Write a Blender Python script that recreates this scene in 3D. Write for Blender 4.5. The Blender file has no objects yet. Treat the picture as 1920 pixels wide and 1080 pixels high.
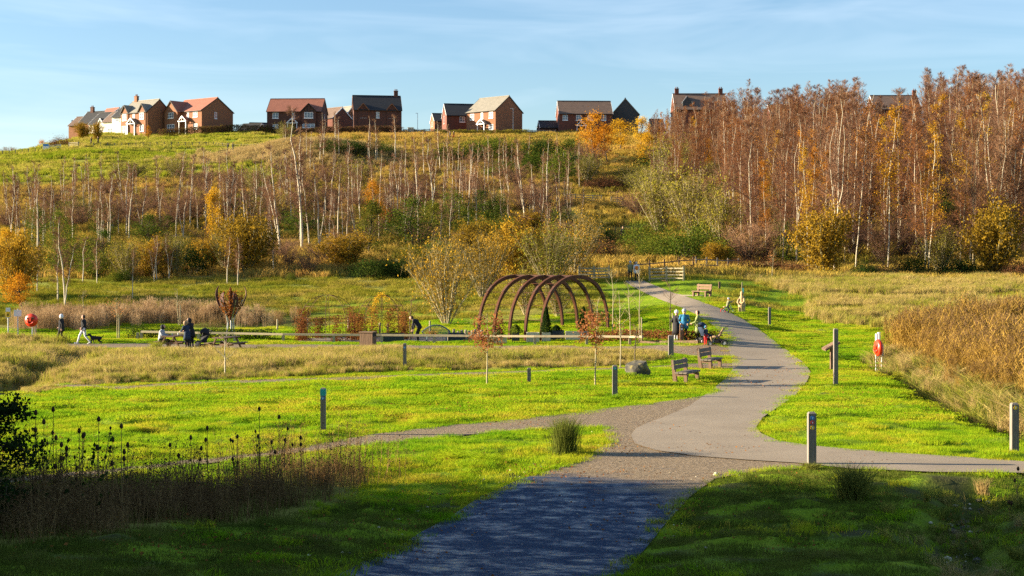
import bpy, bmesh, math, random
import numpy as np
from mathutils import Vector, Matrix
from mathutils.geometry import delaunay_2d_cdt

SC = bpy.context.scene
COL = SC.collection
R = math.radians

# ------------------------------------------------------------------ camera, sky, sun, exposure
CAMZ, F, HOR = 5.5, 2667.0, 470.0
cam_d = bpy.data.cameras.new('camera')
cam = bpy.data.objects.new('camera', cam_d); COL.objects.link(cam)
cam.location = (0, 0, CAMZ); cam.rotation_euler = (R(90), 0, 0)
cam_d.lens = 50.0; cam_d.sensor_width = 36.0
cam_d.shift_y = -(540 - HOR) / 1920.0
cam_d.clip_start = 0.1; cam_d.clip_end = 5000
SC.camera = cam

SUN_EL, SUN_AZ = R(14.5), R(177.0)      # azimuth measured from +X, anticlockwise: the sun stands to the left
sun_vec = Vector((math.cos(SUN_EL)*math.cos(SUN_AZ), math.cos(SUN_EL)*math.sin(SUN_AZ), math.sin(SUN_EL)))
W = bpy.data.worlds.new('World'); SC.world = W; W.use_nodes = True
wn, wl = W.node_tree.nodes, W.node_tree.links
bg = wn['Background']; bg.inputs['Strength'].default_value = 0.058
sky = wn.new('ShaderNodeTexSky'); sky.sky_type = 'NISHITA'; sky.sun_disc = False
sky.sun_elevation = SUN_EL
sky.sun_rotation = math.atan2(sun_vec.x, sun_vec.y)
sky.altitude = 60; sky.air_density = 1.0; sky.dust_density = 0.55; sky.ozone_density = 3.2
# thin high cloud streaks, mixed into the sky by direction
wtc = wn.new('ShaderNodeTexCoord'); wmp = wn.new('ShaderNodeMapping')
wmp.inputs['Scale'].default_value = (2.2, 2.2, 17.0); wmp.inputs['Rotation'].default_value = (0.0, R(7.0), 0.0)
wnz = wn.new('ShaderNodeTexNoise'); wnz.inputs['Scale'].default_value = 1.7; wnz.inputs['Detail'].default_value = 4.0
wnz.inputs['Roughness'].default_value = 0.58; wnz.inputs['Distortion'].default_value = 0.7
wrp = wn.new('ShaderNodeValToRGB'); wrp.color_ramp.elements[0].position = 0.42; wrp.color_ramp.elements[1].position = 0.85
wrp.color_ramp.elements[1].color = (0.2, 0.2, 0.2, 1)
wmx = wn.new('ShaderNodeMixRGB'); wmx.blend_type = 'MIX'; wmx.inputs[2].default_value = (7.2, 7.6, 8.0, 1)
wl.new(wtc.outputs['Generated'], wmp.inputs['Vector']); wl.new(wmp.outputs['Vector'], wnz.inputs['Vector'])
wl.new(wnz.outputs['Fac'], wrp.inputs['Fac']); wl.new(wrp.outputs['Color'], wmx.inputs[0])
wl.new(sky.outputs['Color'], wmx.inputs[1]); wl.new(wmx.outputs['Color'], bg.inputs['Color'])

sun_d = bpy.data.lights.new('sun', 'SUN'); sun_d.energy = 5.0; sun_d.angle = R(0.53); sun_d.color = (1.0, 0.84, 0.60)
sun = bpy.data.objects.new('sun', sun_d); COL.objects.link(sun)
sun.rotation_euler = sun_vec.to_track_quat('Z', 'Y').to_euler(); sun.location = (-60, 0, 60)

SC.view_settings.view_transform = 'Standard'; SC.view_settings.look = 'None'
SC.view_settings.exposure = 1.95; SC.view_settings.gamma = 1.0; SC.view_settings.use_curve_mapping = False
SC.cycles.max_bounces = 5; SC.cycles.diffuse_bounces = 3; SC.cycles.glossy_bounces = 2
SC.cycles.transmission_bounces = 3; SC.cycles.transparent_max_bounces = 4
SC.cycles.use_denoising = False; SC.cycles.caustics_reflective = False; SC.cycles.caustics_refractive = False

# ------------------------------------------------------------------ terrain as a height function
COLS = [
 (-0.60, [(-60,3.8),(0,3.8),(10,2.6),(20,1.4),(30,.3),(40,0),(84,0),(98,.1),(112,1.9),(130,3.4),(165,7.0),(215,14.0),(260,19.5),(300,23.5),(330,24.5),(900,24)]),
 (-0.36, [(-60,3.8),(0,3.8),(10,2.4),(20,1.25),(30,.2),(40,0),(84,0),(98,.1),(112,1.9),(130,3.4),(165,7.0),(215,14.6),(260,21.2),(300,26.3),(330,27.6),(900,27)]),
 (-0.285,[(-60,3.8),(0,3.8),(10,2.3),(20,1.15),(30,.15),(40,0),(84,0),(98,.1),(112,1.9),(130,3.4),(165,7.0),(215,15.0),(260,22.0),(300,28.3),(340,33.0),(380,33.5),(900,33)]),
 (-0.19, [(-60,3.8),(0,3.8),(10,2.2),(20,.95),(28,.1),(40,0),(84,0),(98,.1),(112,1.9),(130,3.4),(165,7.0),(215,15.2),(260,22.3),(300,28.6),(340,33.6),(400,34.5),(900,34.5)]),
 (-0.04, [(-60,3.8),(0,3.8),(10,1.9),(18,.75),(27,.05),(40,0),(86,0),(100,.7),(112,1.9),(130,3.4),(165,6.8),(215,14.6),(260,21.8),(300,28.8),(340,33.6),(400,34.5),(900,34.5)]),
 (0.07,  [(-60,3.8),(0,3.8),(10,1.9),(18,.7),(26,.05),(40,0),(76,0.05),(86,.25),(100,1.1),(112,2.0),(125,3.0),(145,4.5),(165,5.9),(210,12.7),(260,20.6),(300,28.3),(340,33.4),(400,34.5),(900,34.5)]),
 (0.13,  [(-60,3.8),(0,3.8),(10,1.9),(18,.8),(26,.05),(40,0),(70,0.05),(77,.35),(92,1.5),(105,2.2),(125,3.2),(150,4.9),(210,12.0),(260,20.0),(300,27.5),(340,33.2),(400,34.5),(900,34.5)]),
 (0.20,  [(-60,3.8),(0,3.8),(10,1.9),(18,.8),(26,.05),(40,0),(72,0.0),(91,.65),(110,1.8),(130,3.0),(160,5.0),(200,9.8),(250,17.7),(300,25.6),(340,32.5),(400,34.5),(900,34.5)]),
 (0.36,  [(-60,3.8),(0,3.8),(10,1.9),(18,.8),(26,.05),(40,0),(72,0.0),(91,.6),(110,1.7),(130,2.9),(160,5.0),(200,9.8),(250,17.7),(300,25.6),(340,32.5),(400,34.5),(900,34.5)]),
 (0.60,  [(-60,3.8),(0,3.8),(10,1.9),(18,.8),(26,.05),(40,0),(72,0.0),(91,.6),(110,1.7),(130,2.9),(160,5.0),(200,9.8),(250,17.7),(300,25.6),(340,32.5),(400,34.5),(900,34.5)]),
]
_YS = np.arange(-60, 900.5, 0.5)
def _smooth(a, n):
    k = np.ones(n)/n
    p = np.concatenate([np.full(n, a[0]), a, np.full(n, a[-1])])
    return np.convolve(p, k, 'same')[n:-n]
_US = np.array([c[0] for c in COLS])
_TAB = np.array([_smooth(np.interp(_YS, [p[0] for p in c[1]], [p[1] for p in c[1]]), 13) for c in COLS])

def _hash(ix, iy, s):
    n = (ix*374761393 + iy*668265263 + s*1442695041) & 0xffffffff
    n = ((n ^ (n >> 13)) * 1274126177) & 0xffffffff
    return ((n ^ (n >> 16)) & 0xffff) / 65535.0
def vnoise(x, y, s=0):
    x = np.asarray(x, float); y = np.asarray(y, float)
    ix = np.floor(x).astype(np.int64); iy = np.floor(y).astype(np.int64)
    fx = x-ix; fy = y-iy
    fx = fx*fx*(3-2*fx); fy = fy*fy*(3-2*fy)
    a = _hash(ix, iy, s); b = _hash(ix+1, iy, s); c = _hash(ix, iy+1, s); d = _hash(ix+1, iy+1, s)
    return (a*(1-fx)+b*fx)*(1-fy) + (c*(1-fx)+d*fx)*fy
def fbm(x, y, s=0, o=3):
    t = 0; a = .5
    for i in range(o):
        t = t + a*vnoise(np.asarray(x)*2**i, np.asarray(y)*2**i, s+i); a *= .5
    return t/(1-.5**o)
def seg_dist(x, y, pts):
    d = np.full(np.shape(x), 1e9)
    for (ax, ay), (bx, by) in zip(pts[:-1], pts[1:]):
        vx, vy = bx-ax, by-ay
        t = np.clip(((x-ax)*vx + (y-ay)*vy)/(vx*vx+vy*vy+1e-9), 0, 1)
        d = np.minimum(d, np.hypot(x-ax-t*vx, y-ay-t*vy))
    return d
DITCH = []                                # (polyline, width, depth)
FLAT = []                                 # polylines of paths: terrain roughness fades out here
def hz(x, y):
    x = np.asarray(x, float); y = np.asarray(y, float)
    u = np.clip(x/np.maximum(y, 8.0), -0.6, 0.6)
    yi = np.clip((y+60)*2, 0, len(_YS)-1.001); i = yi.astype(int); fy = yi-i
    ui = np.clip(np.searchsorted(_US, u, 'right')-1, 0, len(_US)-2)
    fu = (u-_US[ui])/(_US[ui+1]-_US[ui]); fu = fu*fu*(3-2*fu)
    za = _TAB[ui, i]*(1-fy)+_TAB[ui, i+1]*fy
    zb = _TAB[ui+1, i]*(1-fy)+_TAB[ui+1, i+1]*fy
    z = za*(1-fu)+zb*fu
    rough = np.clip((y-95)/60, 0, 1)
    amp = 0.05 + 1.3*rough
    z = z + amp*(fbm(x/17.0, y/17.0, 3)-.5) + (0.05+0.3*rough)*(fbm(x/3.1, y/3.1, 9)-.5)
    # knoll under the pale grass on the hill
    z = z + 2.6*np.exp(-(((x+36)/13.0)**2 + ((y-262)/13.0)**2))
    for pts, w, dp in DITCH:
        z = z - dp*np.exp(-(seg_dist(x, y, pts)/w)**2)
    return z
def hz1(x, y): return float(hz(np.array([x]), np.array([y]))[0])
def gpix(px, py, y0=14.0, y1=420.0):
    """ground point seen at a place in the photograph: first hit of the ray with the terrain"""
    ys = np.concatenate([np.arange(y0, 140, 0.1), np.arange(140, y1, 0.5)])
    xs = (px-960)/F*ys; zr = CAMZ-(py-HOR)/F*ys
    dz = zr-hz(xs, ys)
    k = np.argmax(dz <= 0)
    if dz[k] > 0: k = len(ys)-1
    if k > 0:
        t = dz[k-1]/(dz[k-1]-dz[k]+1e-9); yy = ys[k-1]+t*(ys[k]-ys[k-1])
    else: yy = ys[0]
    xx = (px-960)/F*yy
    return Vector((xx, yy, hz1(xx, yy)))
def gxy(px, Y):
    x = (px-960)/F*Y
    return Vector((x, Y, hz1(x, Y)))
def topix(x, y, z): return (960+F*x/y, HOR-F*(z-CAMZ)/y)
_d1 = [gpix(*p)[:2] for p in [(1610,672),(1690,700),(1760,738),(1830,775),(1885,815)]]
_d1 = _d1[:-1] + [(_d1[-1][0]+1.2, _d1[-1][1]-2.5), (_d1[-1][0]+6, _d1[-1][1]-5)]
_d2 = [gpix(*p)[:2] for p in [(-60,742),(40,712),(110,685),(200,660)]]
_d3 = [gpix(*p)[:2] for p in [(1830,915),(1790,960),(1800,1010),(1860,1070)]]
_d3 = [(_d3[0][0]+4, _d3[0][1]+1.5)] + _d3 + [(_d3[-1][0]+1.5, _d3[-1][1]-4)]
DITCH += [(_d1, .95, 1.15), (_d2, 1.0, .8), (_d3, 0.75, .55)]

# ------------------------------------------------------------------ materials
def new_mat(name):
    m = bpy.data.materials.new(name); m.use_nodes = True
    n, l = m.node_tree.nodes, m.node_tree.links
    return m, n, l, n['Principled BSDF']
def ramp(n, stops):
    r = n.new('ShaderNodeValToRGB'); e = r.color_ramp.elements
    while len(e) < len(stops): e.new(0.5)
    for k, (p, c) in enumerate(stops):
        e[k].position = p; e[k].color = (c[0], c[1], c[2], 1)
    return r
def noise(n, l, scale, detail=3, rough=.55, coord='pos', sc=(1,1,1)):
    t = n.new('ShaderNodeTexNoise'); t.inputs['Scale'].default_value = scale
    t.inputs['Detail'].default_value = detail; t.inputs['Roughness'].default_value = rough
    if coord == 'pos':
        g = n.new('ShaderNodeNewGeometry'); src = g.outputs['Position']
    else:
        g = n.new('ShaderNodeTexCoord'); src = g.outputs['Object']
    if sc != (1,1,1):
        mp = n.new('ShaderNodeMapping'); mp.inputs['Scale'].default_value = sc
        l.new(src, mp.inputs['Vector']); src = mp.outputs['Vector']
    l.new(src, t.inputs['Vector'])
    return t
def solid(name, c, rough=.7, var=.25, scale=6, metal=0, bump=0, coord='obj', sc=(1,1,1), spec=.3):
    """a paint, wood, stone or cloth: base colour with uneven tone and fine relief"""
    m, n, l, b = new_mat(name)
    t = noise(n, l, scale, 4, .6, coord, sc)
    r = ramp(n, [(.25, [x*(1-var) for x in c]), (.75, [min(1, x*(1+var)) for x in c])])
    l.new(t.outputs['Fac'], r.inputs['Fac']); l.new(r.outputs['Color'], b.inputs['Base Color'])
    b.inputs['Roughness'].default_value = rough; b.inputs['Metallic'].default_value = metal
    b.inputs['Specular IOR Level'].default_value = spec
    if bump:
        bp = n.new('ShaderNodeBump'); bp.inputs['Strength'].default_value = bump; bp.inputs['Distance'].default_value = .02
        l.new(t.outputs['Fac'], bp.inputs['Height']); l.new(bp.outputs['Normal'], b.inputs['Normal'])
    return m
def leafy(name, cols, patch=.25, transl=.35, rnd=.5, mscale=None):
    """leaf, blade or twig: colour differs from plant to plant and from patch to patch of ground; thin faces pass light"""
    m, n, l, b = new_mat(name)
    oi = n.new('ShaderNodeObjectInfo'); t = noise(n, l, patch, 2, .6)
    t2 = noise(n, l, mscale or patch*9, 2, .6)
    k = len(cols)
    r = ramp(n, [((i+.5)/k, c) for i, c in enumerate(cols)])
    mx = n.new('ShaderNodeMath'); mx.operation = 'MULTIPLY_ADD'; mx.inputs[1].default_value = rnd
    l.new(oi.outputs['Random'], mx.inputs[0])
    st = n.new('ShaderNodeMapRange'); st.inputs[1].default_value = .3; st.inputs[2].default_value = .7
    st.inputs[3].default_value = 0; st.inputs[4].default_value = (1-rnd)*.6
    l.new(t.outputs['Fac'], st.inputs[0]); 
    st2 = n.new('ShaderNodeMapRange'); st2.inputs[1].default_value = .3; st2.inputs[2].default_value = .7
    st2.inputs[3].default_value = 0; st2.inputs[4].default_value = (1-rnd)*.4
    l.new(t2.outputs['Fac'], st2.inputs[0])
    ad = n.new('ShaderNodeMath'); l.new(st.outputs[0], ad.inputs[0]); l.new(st2.outputs[0], ad.inputs[1])
    l.new(ad.outputs[0], mx.inputs[2]); l.new(mx.outputs[0], r.inputs['Fac'])
    out = n['Material Output']
    d = n.new('ShaderNodeBsdfDiffuse'); tr = n.new('ShaderNodeBsdfTranslucent'); ms = n.new('ShaderNodeMixShader')
    ms.inputs[0].default_value = transl
    l.new(r.outputs['Color'], d.inputs['Color']); l.new(r.outputs['Color'], tr.inputs['Color'])
    l.new(d.outputs[0], ms.inputs[1]); l.new(tr.outputs[0], ms.inputs[2]); l.new(ms.outputs[0], out.inputs['Surface'])
    n.remove(b)
    return m
M = {}
def brick(name, c1, c2):
    m, n, l, b = new_mat(name)
    tc = n.new('ShaderNodeTexCoord'); t = n.new('ShaderNodeTexNoise'); t.inputs['Scale'].default_value = 1.4; t.inputs['Detail'].default_value = 6
    mp = n.new('ShaderNodeMapping'); mp.inputs['Scale'].default_value = (1,1,5)
    l.new(tc.outputs['Object'], mp.inputs['Vector']); l.new(mp.outputs['Vector'], t.inputs['Vector'])
    w = n.new('ShaderNodeTexWave'); w.wave_type = 'BANDS'; w.bands_direction = 'Z'; w.inputs['Scale'].default_value = 2.1; w.inputs['Distortion'].default_value = .3
    l.new(tc.outputs['Object'], w.inputs['Vector'])
    r = ramp(n, [(.3, c1), (.7, c2)]); l.new(t.outputs['Fac'], r.inputs['Fac'])
    mx = n.new('ShaderNodeMixRGB'); mx.blend_type = 'MULTIPLY'; mx.inputs[0].default_value = .25
    l.new(r.outputs['Color'], mx.inputs[1]); l.new(w.outputs['Color'], mx.inputs[2]); l.new(mx.outputs['Color'], b.inputs['Base Color'])
    b.inputs['Roughness'].default_value = .9
    return m
def tiles(name, c1, c2):
    m, n, l, b = new_mat(name)
    tc = n.new('ShaderNodeTexCoord'); w = n.new('ShaderNodeTexWave'); w.wave_type = 'BANDS'; w.bands_direction = 'Z'; w.wave_profile = 'SAW'
    w.inputs['Scale'].default_value = .75; w.inputs['Distortion'].default_value = .5; w.inputs['Detail'].default_value = 3
    l.new(tc.outputs['Object'], w.inputs['Vector'])
    t = noise(n, l, 1.1, 5, .65, 'obj')
    ad = n.new('ShaderNodeMath'); ad.operation = 'MULTIPLY_ADD'; ad.inputs[1].default_value = .35
    l.new(w.outputs['Fac'], ad.inputs[0]); l.new(t.outputs['Fac'], ad.inputs[2])
    r = ramp(n, [(.35, c1), (.95, c2)]); l.new(ad.outputs[0], r.inputs['Fac'])
    l.new(r.outputs['Color'], b.inputs['Base Color']); b.inputs['Roughness'].default_value = .75
    bp = n.new('ShaderNodeBump'); bp.inputs['Strength'].default_value = .5; bp.inputs['Distance'].default_value = .05
    l.new(w.outputs['Fac'], bp.inputs['Height']); l.new(bp.outputs['Normal'], b.inputs['Normal'])
    return m
M['brick_orange'] = brick('brick_orange', (.22,.09,.042), (.31,.135,.065))
M['brick_dark'] = brick('brick_dark', (.085,.035,.024), (.14,.055,.036))
M['brick_red'] = brick('brick_red', (.13,.042,.027), (.19,.065,.04))
M['render_white'] = solid('render_white', (.75,.70,.60), .8, .08)
M['cladding_dark'] = solid('cladding_dark', (.06,.06,.06), .8, .2)
M['tile_red'] = tiles('tile_red', (.22,.075,.045), (.34,.13,.08))
M['tile_brown'] = tiles('tile_brown', (.11,.07,.05), (.18,.115,.08))
M['tile_grey'] = tiles('tile_grey', (.16,.15,.12), (.26,.235,.19))
M['tile_dark'] = tiles('tile_dark', (.014,.015,.018), (.028,.028,.03))
M['pvc_white'] = solid('pvc_white', (.8,.8,.8), .4, .05)
M['timber_black'] = solid('timber_black', (.03,.025,.02), .7, .2)
mg, n_, l_, b_ = new_mat('window_glass'); b_.inputs['Base Color'].default_value = (.10,.13,.17,1); b_.inputs['Roughness'].default_value = .06; b_.inputs['Specular IOR Level'].default_value = .8
M['glass'] = mg
M['wood_grey'] = solid('wood_grey', (.17,.14,.11), .85, .35, 5, 0, .3, 'obj', (4,4,.6))
M['wood_brown'] = solid('wood_brown', (.17,.105,.065), .85, .3, 5, 0, .3, 'obj', (4,4,.6))
M['wood_pale'] = solid('wood_pale', (.36,.30,.19), .85, .2, 5, 0, .2, 'obj', (1,4,4))
M['wood_post'] = solid('wood_post', (.19,.165,.14), .85, .35, 6, 0, .3, 'obj', (5,5,.5))
M['wood_carved'] = solid('wood_carved', (.42,.30,.15), .8, .35, 5, 0, .4, 'obj', (2,2,1))
M['stone_pale'] = solid('stone_pale', (.55,.48,.34), .9, .2, 4, 0, .3)
M['rust'] = solid('rust', (.095,.032,.014), .8, .4, 3, 0, .15)
M['rust_dark'] = solid('rust_dark', (.09,.04,.025), .8, .4, 3)
M['steel'] = solid('steel', (.45,.46,.47), .35, .1, 3, .8)
M['galv'] = solid('galv', (.50,.52,.53), .5, .12, 4, .3)
M['steel_blue'] = solid('steel_blue', (.12,.17,.19), .5, .15, 3)
M['planter_dark'] = solid('planter_dark', (.03,.045,.055), .6, .2)
M['buoy_red'] = solid('buoy_red', (.72,.045,.012), .35, .06, 3, 0, 0, 'obj', (1,1,1), .5)
M['sign_white'] = solid('sign_white', (.75,.76,.78), .5, .05)
M['sign_yellow'] = solid('sign_yellow', (.80,.52,.02), .5, .05)
M['mark_blue'] = solid('mark_blue', (.04,.22,.55), .5, .05)
M['mark_red'] = solid('mark_red', (.50,.05,.05), .5, .05)
M['mark_green'] = solid('mark_green', (.03,.35,.35), .5, .05)
M['rubber'] = solid('rubber', (.018,.018,.02), .7, .2)
M['cloth_black'] = solid('cloth_black', (.018,.018,.022), .85, .3, 12, 0, .2)
M['cloth_navy'] = solid('cloth_navy', (.02,.035,.07), .85, .3, 12, 0, .2)
M['cloth_white'] = solid('cloth_white', (.72,.72,.74), .85, .1, 12, 0, .2)
M['cloth_grey'] = solid('cloth_grey', (.36,.38,.42), .85, .15, 12, 0, .2)
M['cloth_blue'] = solid('cloth_blue', (.025,.16,.30), .8, .2, 12, 0, .2)
M['cloth_olive'] = solid('cloth_olive', (.20,.24,.085), .85, .2, 12, 0, .2)
M['cloth_khaki'] = solid('cloth_khaki', (.22,.22,.12), .85, .2, 12, 0, .2)
M['cloth_red'] = solid('cloth_red', (.60,.02,.025), .8, .15, 12, 0, .2)
M['cloth_orange'] = solid('cloth_orange', (.75,.22,.02), .8, .15, 12, 0, .2)
M['cloth_tan'] = solid('cloth_tan', (.30,.20,.11), .8, .2, 12, 0, .2)
M['pink'] = solid('pink', (.75,.35,.35), .6, .1)
M['skin'] = solid('skin', (.55,.32,.22), .6, .08)
M['hair_dark'] = solid('hair_dark', (.035,.02,.013), .7, .3, 30)
M['hair_grey'] = solid('hair_grey', (.40,.38,.36), .7, .2, 30)
M['bike_teal'] = solid('bike_teal', (.05,.40,.45), .4, .05)
M['rock'] = None
# plants (albedo under the scene light; the thin verge grass also carries painted shade)
M['bark_birch'] = None
M['bark_wood'] = solid('bark_wood', (.25,.20,.115), .85, .5, 3, 0, .2, 'obj', (1,1,2))
M['bark_brown'] = solid('bark_brown', (.10,.075,.05), .9, .35, 5, 0, .5)
M['bark_olive'] = solid('bark_olive', (.24,.21,.10), .9, .3, 5, 0, .3)
M['bark_pale'] = solid('bark_pale', (.34,.29,.17), .9, .25, 5, 0, .3)
M['twig_purple'] = leafy('twig_purple', [(.15,.078,.048),(.23,.125,.075),(.30,.17,.095)], .05, .15, .7)
M['twig_rust'] = leafy('twig_rust', [(.11,.055,.04),(.16,.08,.05),(.22,.10,.05)], .04, .2, .7)
M['twig_olive'] = leafy('twig_olive', [(.15,.12,.05),(.24,.19,.08),(.30,.24,.11)], .2, .15, .6)
M['leaf_rust'] = leafy('leaf_rust', [(.24,.085,.02),(.34,.13,.025),(.42,.19,.03)], .08, .35, .7)
M['leaf_gold'] = leafy('leaf_gold', [(.42,.22,.015),(.52,.30,.02),(.56,.36,.03)], .1, .4, .7)
M['leaf_orange'] = leafy('leaf_orange', [(.36,.14,.012),(.46,.19,.015),(.52,.25,.02)], .1, .4, .7)
M['leaf_olive'] = leafy('leaf_olive', [(.13,.14,.02),(.20,.19,.022),(.27,.23,.025)], .1, .25, .7)
M['leaf_amber'] = leafy('leaf_amber', [(.22,.14,.015),(.32,.19,.018),(.42,.25,.025)], .1, .25, .6)
M['leaf_green'] = leafy('leaf_green', [(.05,.085,.012),(.085,.12,.015),(.13,.16,.02)], .15, .2, .6)
M['leaf_dark'] = leafy('leaf_dark', [(.018,.035,.01),(.03,.055,.012),(.05,.08,.015)], .15, .3, .6)
M['leaf_beech'] = leafy('leaf_beech', [(.17,.065,.025),(.25,.10,.03),(.32,.15,.04)], .3, .35, .6)
M['leaf_pinkred'] = leafy('leaf_pinkred', [(.28,.10,.04),(.38,.16,.06),(.45,.25,.10)], .3, .35, .6)
M['bramble'] = leafy('bramble', [(.09,.045,.025),(.14,.07,.035),(.17,.10,.04)], .2, .25, .6)
M['grass_lawn'] = leafy('grass_lawn', [(.09,.22,.006),(.18,.33,.012),(.29,.40,.014),(.42,.41,.025),(.46,.34,.05)], .2, .45, .3, 1.6)
M['grass_worn_shade'] = leafy('grass_worn_shade', [(.06,.085,.016),(.09,.12,.018),(.13,.15,.025),(.18,.165,.05)], .5, .4, .4, 2)  # thin turf, its green darkened to paint the foreground shade
M['grass_tan'] = leafy('grass_tan', [(.20,.25,.02),(.30,.29,.04),(.44,.34,.10),(.56,.43,.17)], .12, .4, .45, .7)
M['grass_hill'] = leafy('grass_hill', [(.20,.20,.025),(.34,.25,.045),(.45,.30,.07),(.48,.27,.075)], .05, .25, .35, .35)
M['grass_field'] = leafy('grass_field', [(.18,.25,.012),(.29,.31,.025),(.40,.35,.06),(.46,.36,.10)], .05, .3, .3, .35)
M['grass_foot'] = leafy('grass_foot', [(.14,.17,.015),(.22,.22,.02),(.31,.26,.04),(.36,.27,.07)], .09, .25, .3, .6)
M['grass_dry'] = leafy('grass_dry', [(.32,.235,.08),(.40,.29,.12),(.46,.34,.15)], .15, .4, .5)
M['reed_leaf'] = leafy('reed_leaf', [(.18,.105,.028),(.29,.18,.04),(.42,.27,.06)], .2, .25, .6)
M['reed_plume'] = leafy('reed_plume', [(.12,.075,.04),(.19,.115,.055),(.26,.16,.08)], .2, .3, .6)
M['reed_pink'] = leafy('reed_pink', [(.26,.17,.08),(.38,.25,.13),(.48,.34,.20)], .2, .35, .6)
M['rush'] = leafy('rush', [(.09,.12,.02),(.14,.16,.03),(.20,.19,.04)], .4, .35, .5)
M['dead_stem'] = leafy('dead_stem', [(.12,.07,.03),(.20,.12,.05),(.30,.19,.08)], .3, .15, .6)
M['dead_head'] = leafy('dead_head', [(.05,.03,.018),(.075,.045,.025),(.10,.06,.03)], .3, .05, .6)

m, n, l, b = new_mat('bark_birch')                        # white bark with dark bands, darker and greener low down
t = noise(n, l, 3.0, 4, .7, 'obj', (1, 1, 2.2)); r = ramp(n, [(.30, (.10,.08,.05)), (.38, (.42,.36,.25)), (.7, (.58,.51,.38))])
l.new(t.outputs['Fac'], r.inputs['Fac']); l.new(r.outputs['Color'], b.inputs['Base Color']); b.inputs['Roughness'].default_value = .8
M['bark_birch'] = m
m, n, l, b = new_mat('rock')
t = noise(n, l, 2.2, 7, .65, 'obj'); r = ramp(n, [(.38, (.035,.033,.028)), (.52, (.085,.078,.055)), (.6, (.22,.18,.06))])
l.new(t.outputs['Fac'], r.inputs['Fac']); l.new(r.outputs['Color'], b.inputs['Base Color']); b.inputs['Roughness'].default_value = .9
bp = n.new('ShaderNodeBump'); bp.inputs['Strength'].default_value = .7; bp.inputs['Distance'].default_value = .08
l.new(t.outputs['Fac'], bp.inputs['Height']); l.new(bp.outputs['Normal'], b.inputs['Normal']); M['rock'] = m

# ground: soil and short turf under the blades; zone weights come from the terrain's own attributes
m, n, l, b = new_mat('ground')
at = n.new('ShaderNodeAttribute'); at.attribute_name = 'zone'
t1 = noise(n, l, .35, 5, .6); t2 = noise(n, l, 3.5, 5, .75); 
rl = ramp(n, [(.32, (.09,.16,.01)), (.5, (.18,.27,.012)), (.68, (.30,.33,.025))])
rt = ramp(n, [(.32, (.17,.135,.035)), (.5, (.27,.20,.065)), (.68, (.34,.245,.09))])
mx0 = n.new('ShaderNodeMixRGB'); mx0.inputs[0].default_value = .55; l.new(t1.outputs['Fac'], mx0.inputs[1]); l.new(t2.outputs['Fac'], mx0.inputs[2])
l.new(mx0.outputs['Color'], rl.inputs['Fac']); l.new(mx0.outputs['Color'], rt.inputs['Fac'])
sp = n.new('ShaderNodeSeparateColor'); l.new(at.outputs['Color'], sp.inputs[0])
mx1 = n.new('ShaderNodeMixRGB'); l.new(sp.outputs[0], mx1.inputs[0]); l.new(rl.outputs['Color'], mx1.inputs[1]); l.new(rt.outputs['Color'], mx1.inputs[2])
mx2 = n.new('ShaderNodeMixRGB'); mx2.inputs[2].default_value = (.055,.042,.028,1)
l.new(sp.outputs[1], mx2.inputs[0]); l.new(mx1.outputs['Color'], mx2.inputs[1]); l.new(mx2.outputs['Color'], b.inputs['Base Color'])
b.inputs['Roughness'].default_value = 1.0; b.inputs['Specular IOR Level'].default_value = .05
bp = n.new('ShaderNodeBump'); bp.inputs['Strength'].default_value = .8; bp.inputs['Distance'].default_value = .12
l.new(t2.outputs['Fac'], bp.inputs['Height']); l.new(bp.outputs['Normal'], b.inputs['Normal']); M['ground'] = m

m, n, l, b = new_mat('tarmac')
t = noise(n, l, 38, 4, .9); t2 = noise(n, l, .45, 6, .7); mx0 = n.new('ShaderNodeMixRGB'); mx0.inputs[0].default_value = .5
l.new(t.outputs['Fac'], mx0.inputs[1]); l.new(t2.outputs['Fac'], mx0.inputs[2])
r = ramp(n, [(.3, (.19,.145,.095)), (.7, (.33,.265,.185))]); l.new(mx0.outputs['Color'], r.inputs['Fac']); l.new(r.outputs['Color'], b.inputs['Base Color'])
b.inputs['Roughness'].default_value = .85
bp = n.new('ShaderNodeBump'); bp.inputs['Strength'].default_value = .4; bp.inputs['Distance'].default_value = .012
l.new(t.outputs['Fac'], bp.inputs['Height']); l.new(bp.outputs['Normal'], b.inputs['Normal']); M['tarmac'] = m

m, n, l, b = new_mat('gravel_wet_shade')                        # loose stone, damp and glossy near the camera; blue shade painted into its colour
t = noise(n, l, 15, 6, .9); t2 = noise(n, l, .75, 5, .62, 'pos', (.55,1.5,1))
at = n.new('ShaderNodeAttribute'); at.attribute_name = 'wet_shade'
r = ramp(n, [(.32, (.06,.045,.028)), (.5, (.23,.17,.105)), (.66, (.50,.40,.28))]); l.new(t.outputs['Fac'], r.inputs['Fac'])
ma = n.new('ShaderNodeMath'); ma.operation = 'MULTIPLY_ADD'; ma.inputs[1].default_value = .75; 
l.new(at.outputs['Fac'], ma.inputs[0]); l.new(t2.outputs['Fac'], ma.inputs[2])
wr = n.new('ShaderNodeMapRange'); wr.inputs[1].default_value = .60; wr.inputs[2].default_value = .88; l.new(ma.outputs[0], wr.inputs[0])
dk = n.new('ShaderNodeMixRGB'); dk.inputs[2].default_value = (.012,.036,.085,1)  # dark blue stands in for shade and sky sheen on the stone
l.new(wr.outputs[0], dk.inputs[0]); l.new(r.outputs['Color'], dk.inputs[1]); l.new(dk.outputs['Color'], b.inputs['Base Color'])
rr = n.new('ShaderNodeMapRange'); t3 = noise(n, l, 1.7, 9, .78, 'pos', (.8,1.15,1)); pud = n.new('ShaderNodeMapRange'); pud.inputs[1].default_value = .46; pud.inputs[2].default_value = .64; l.new(t3.outputs['Fac'], pud.inputs[0])
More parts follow.
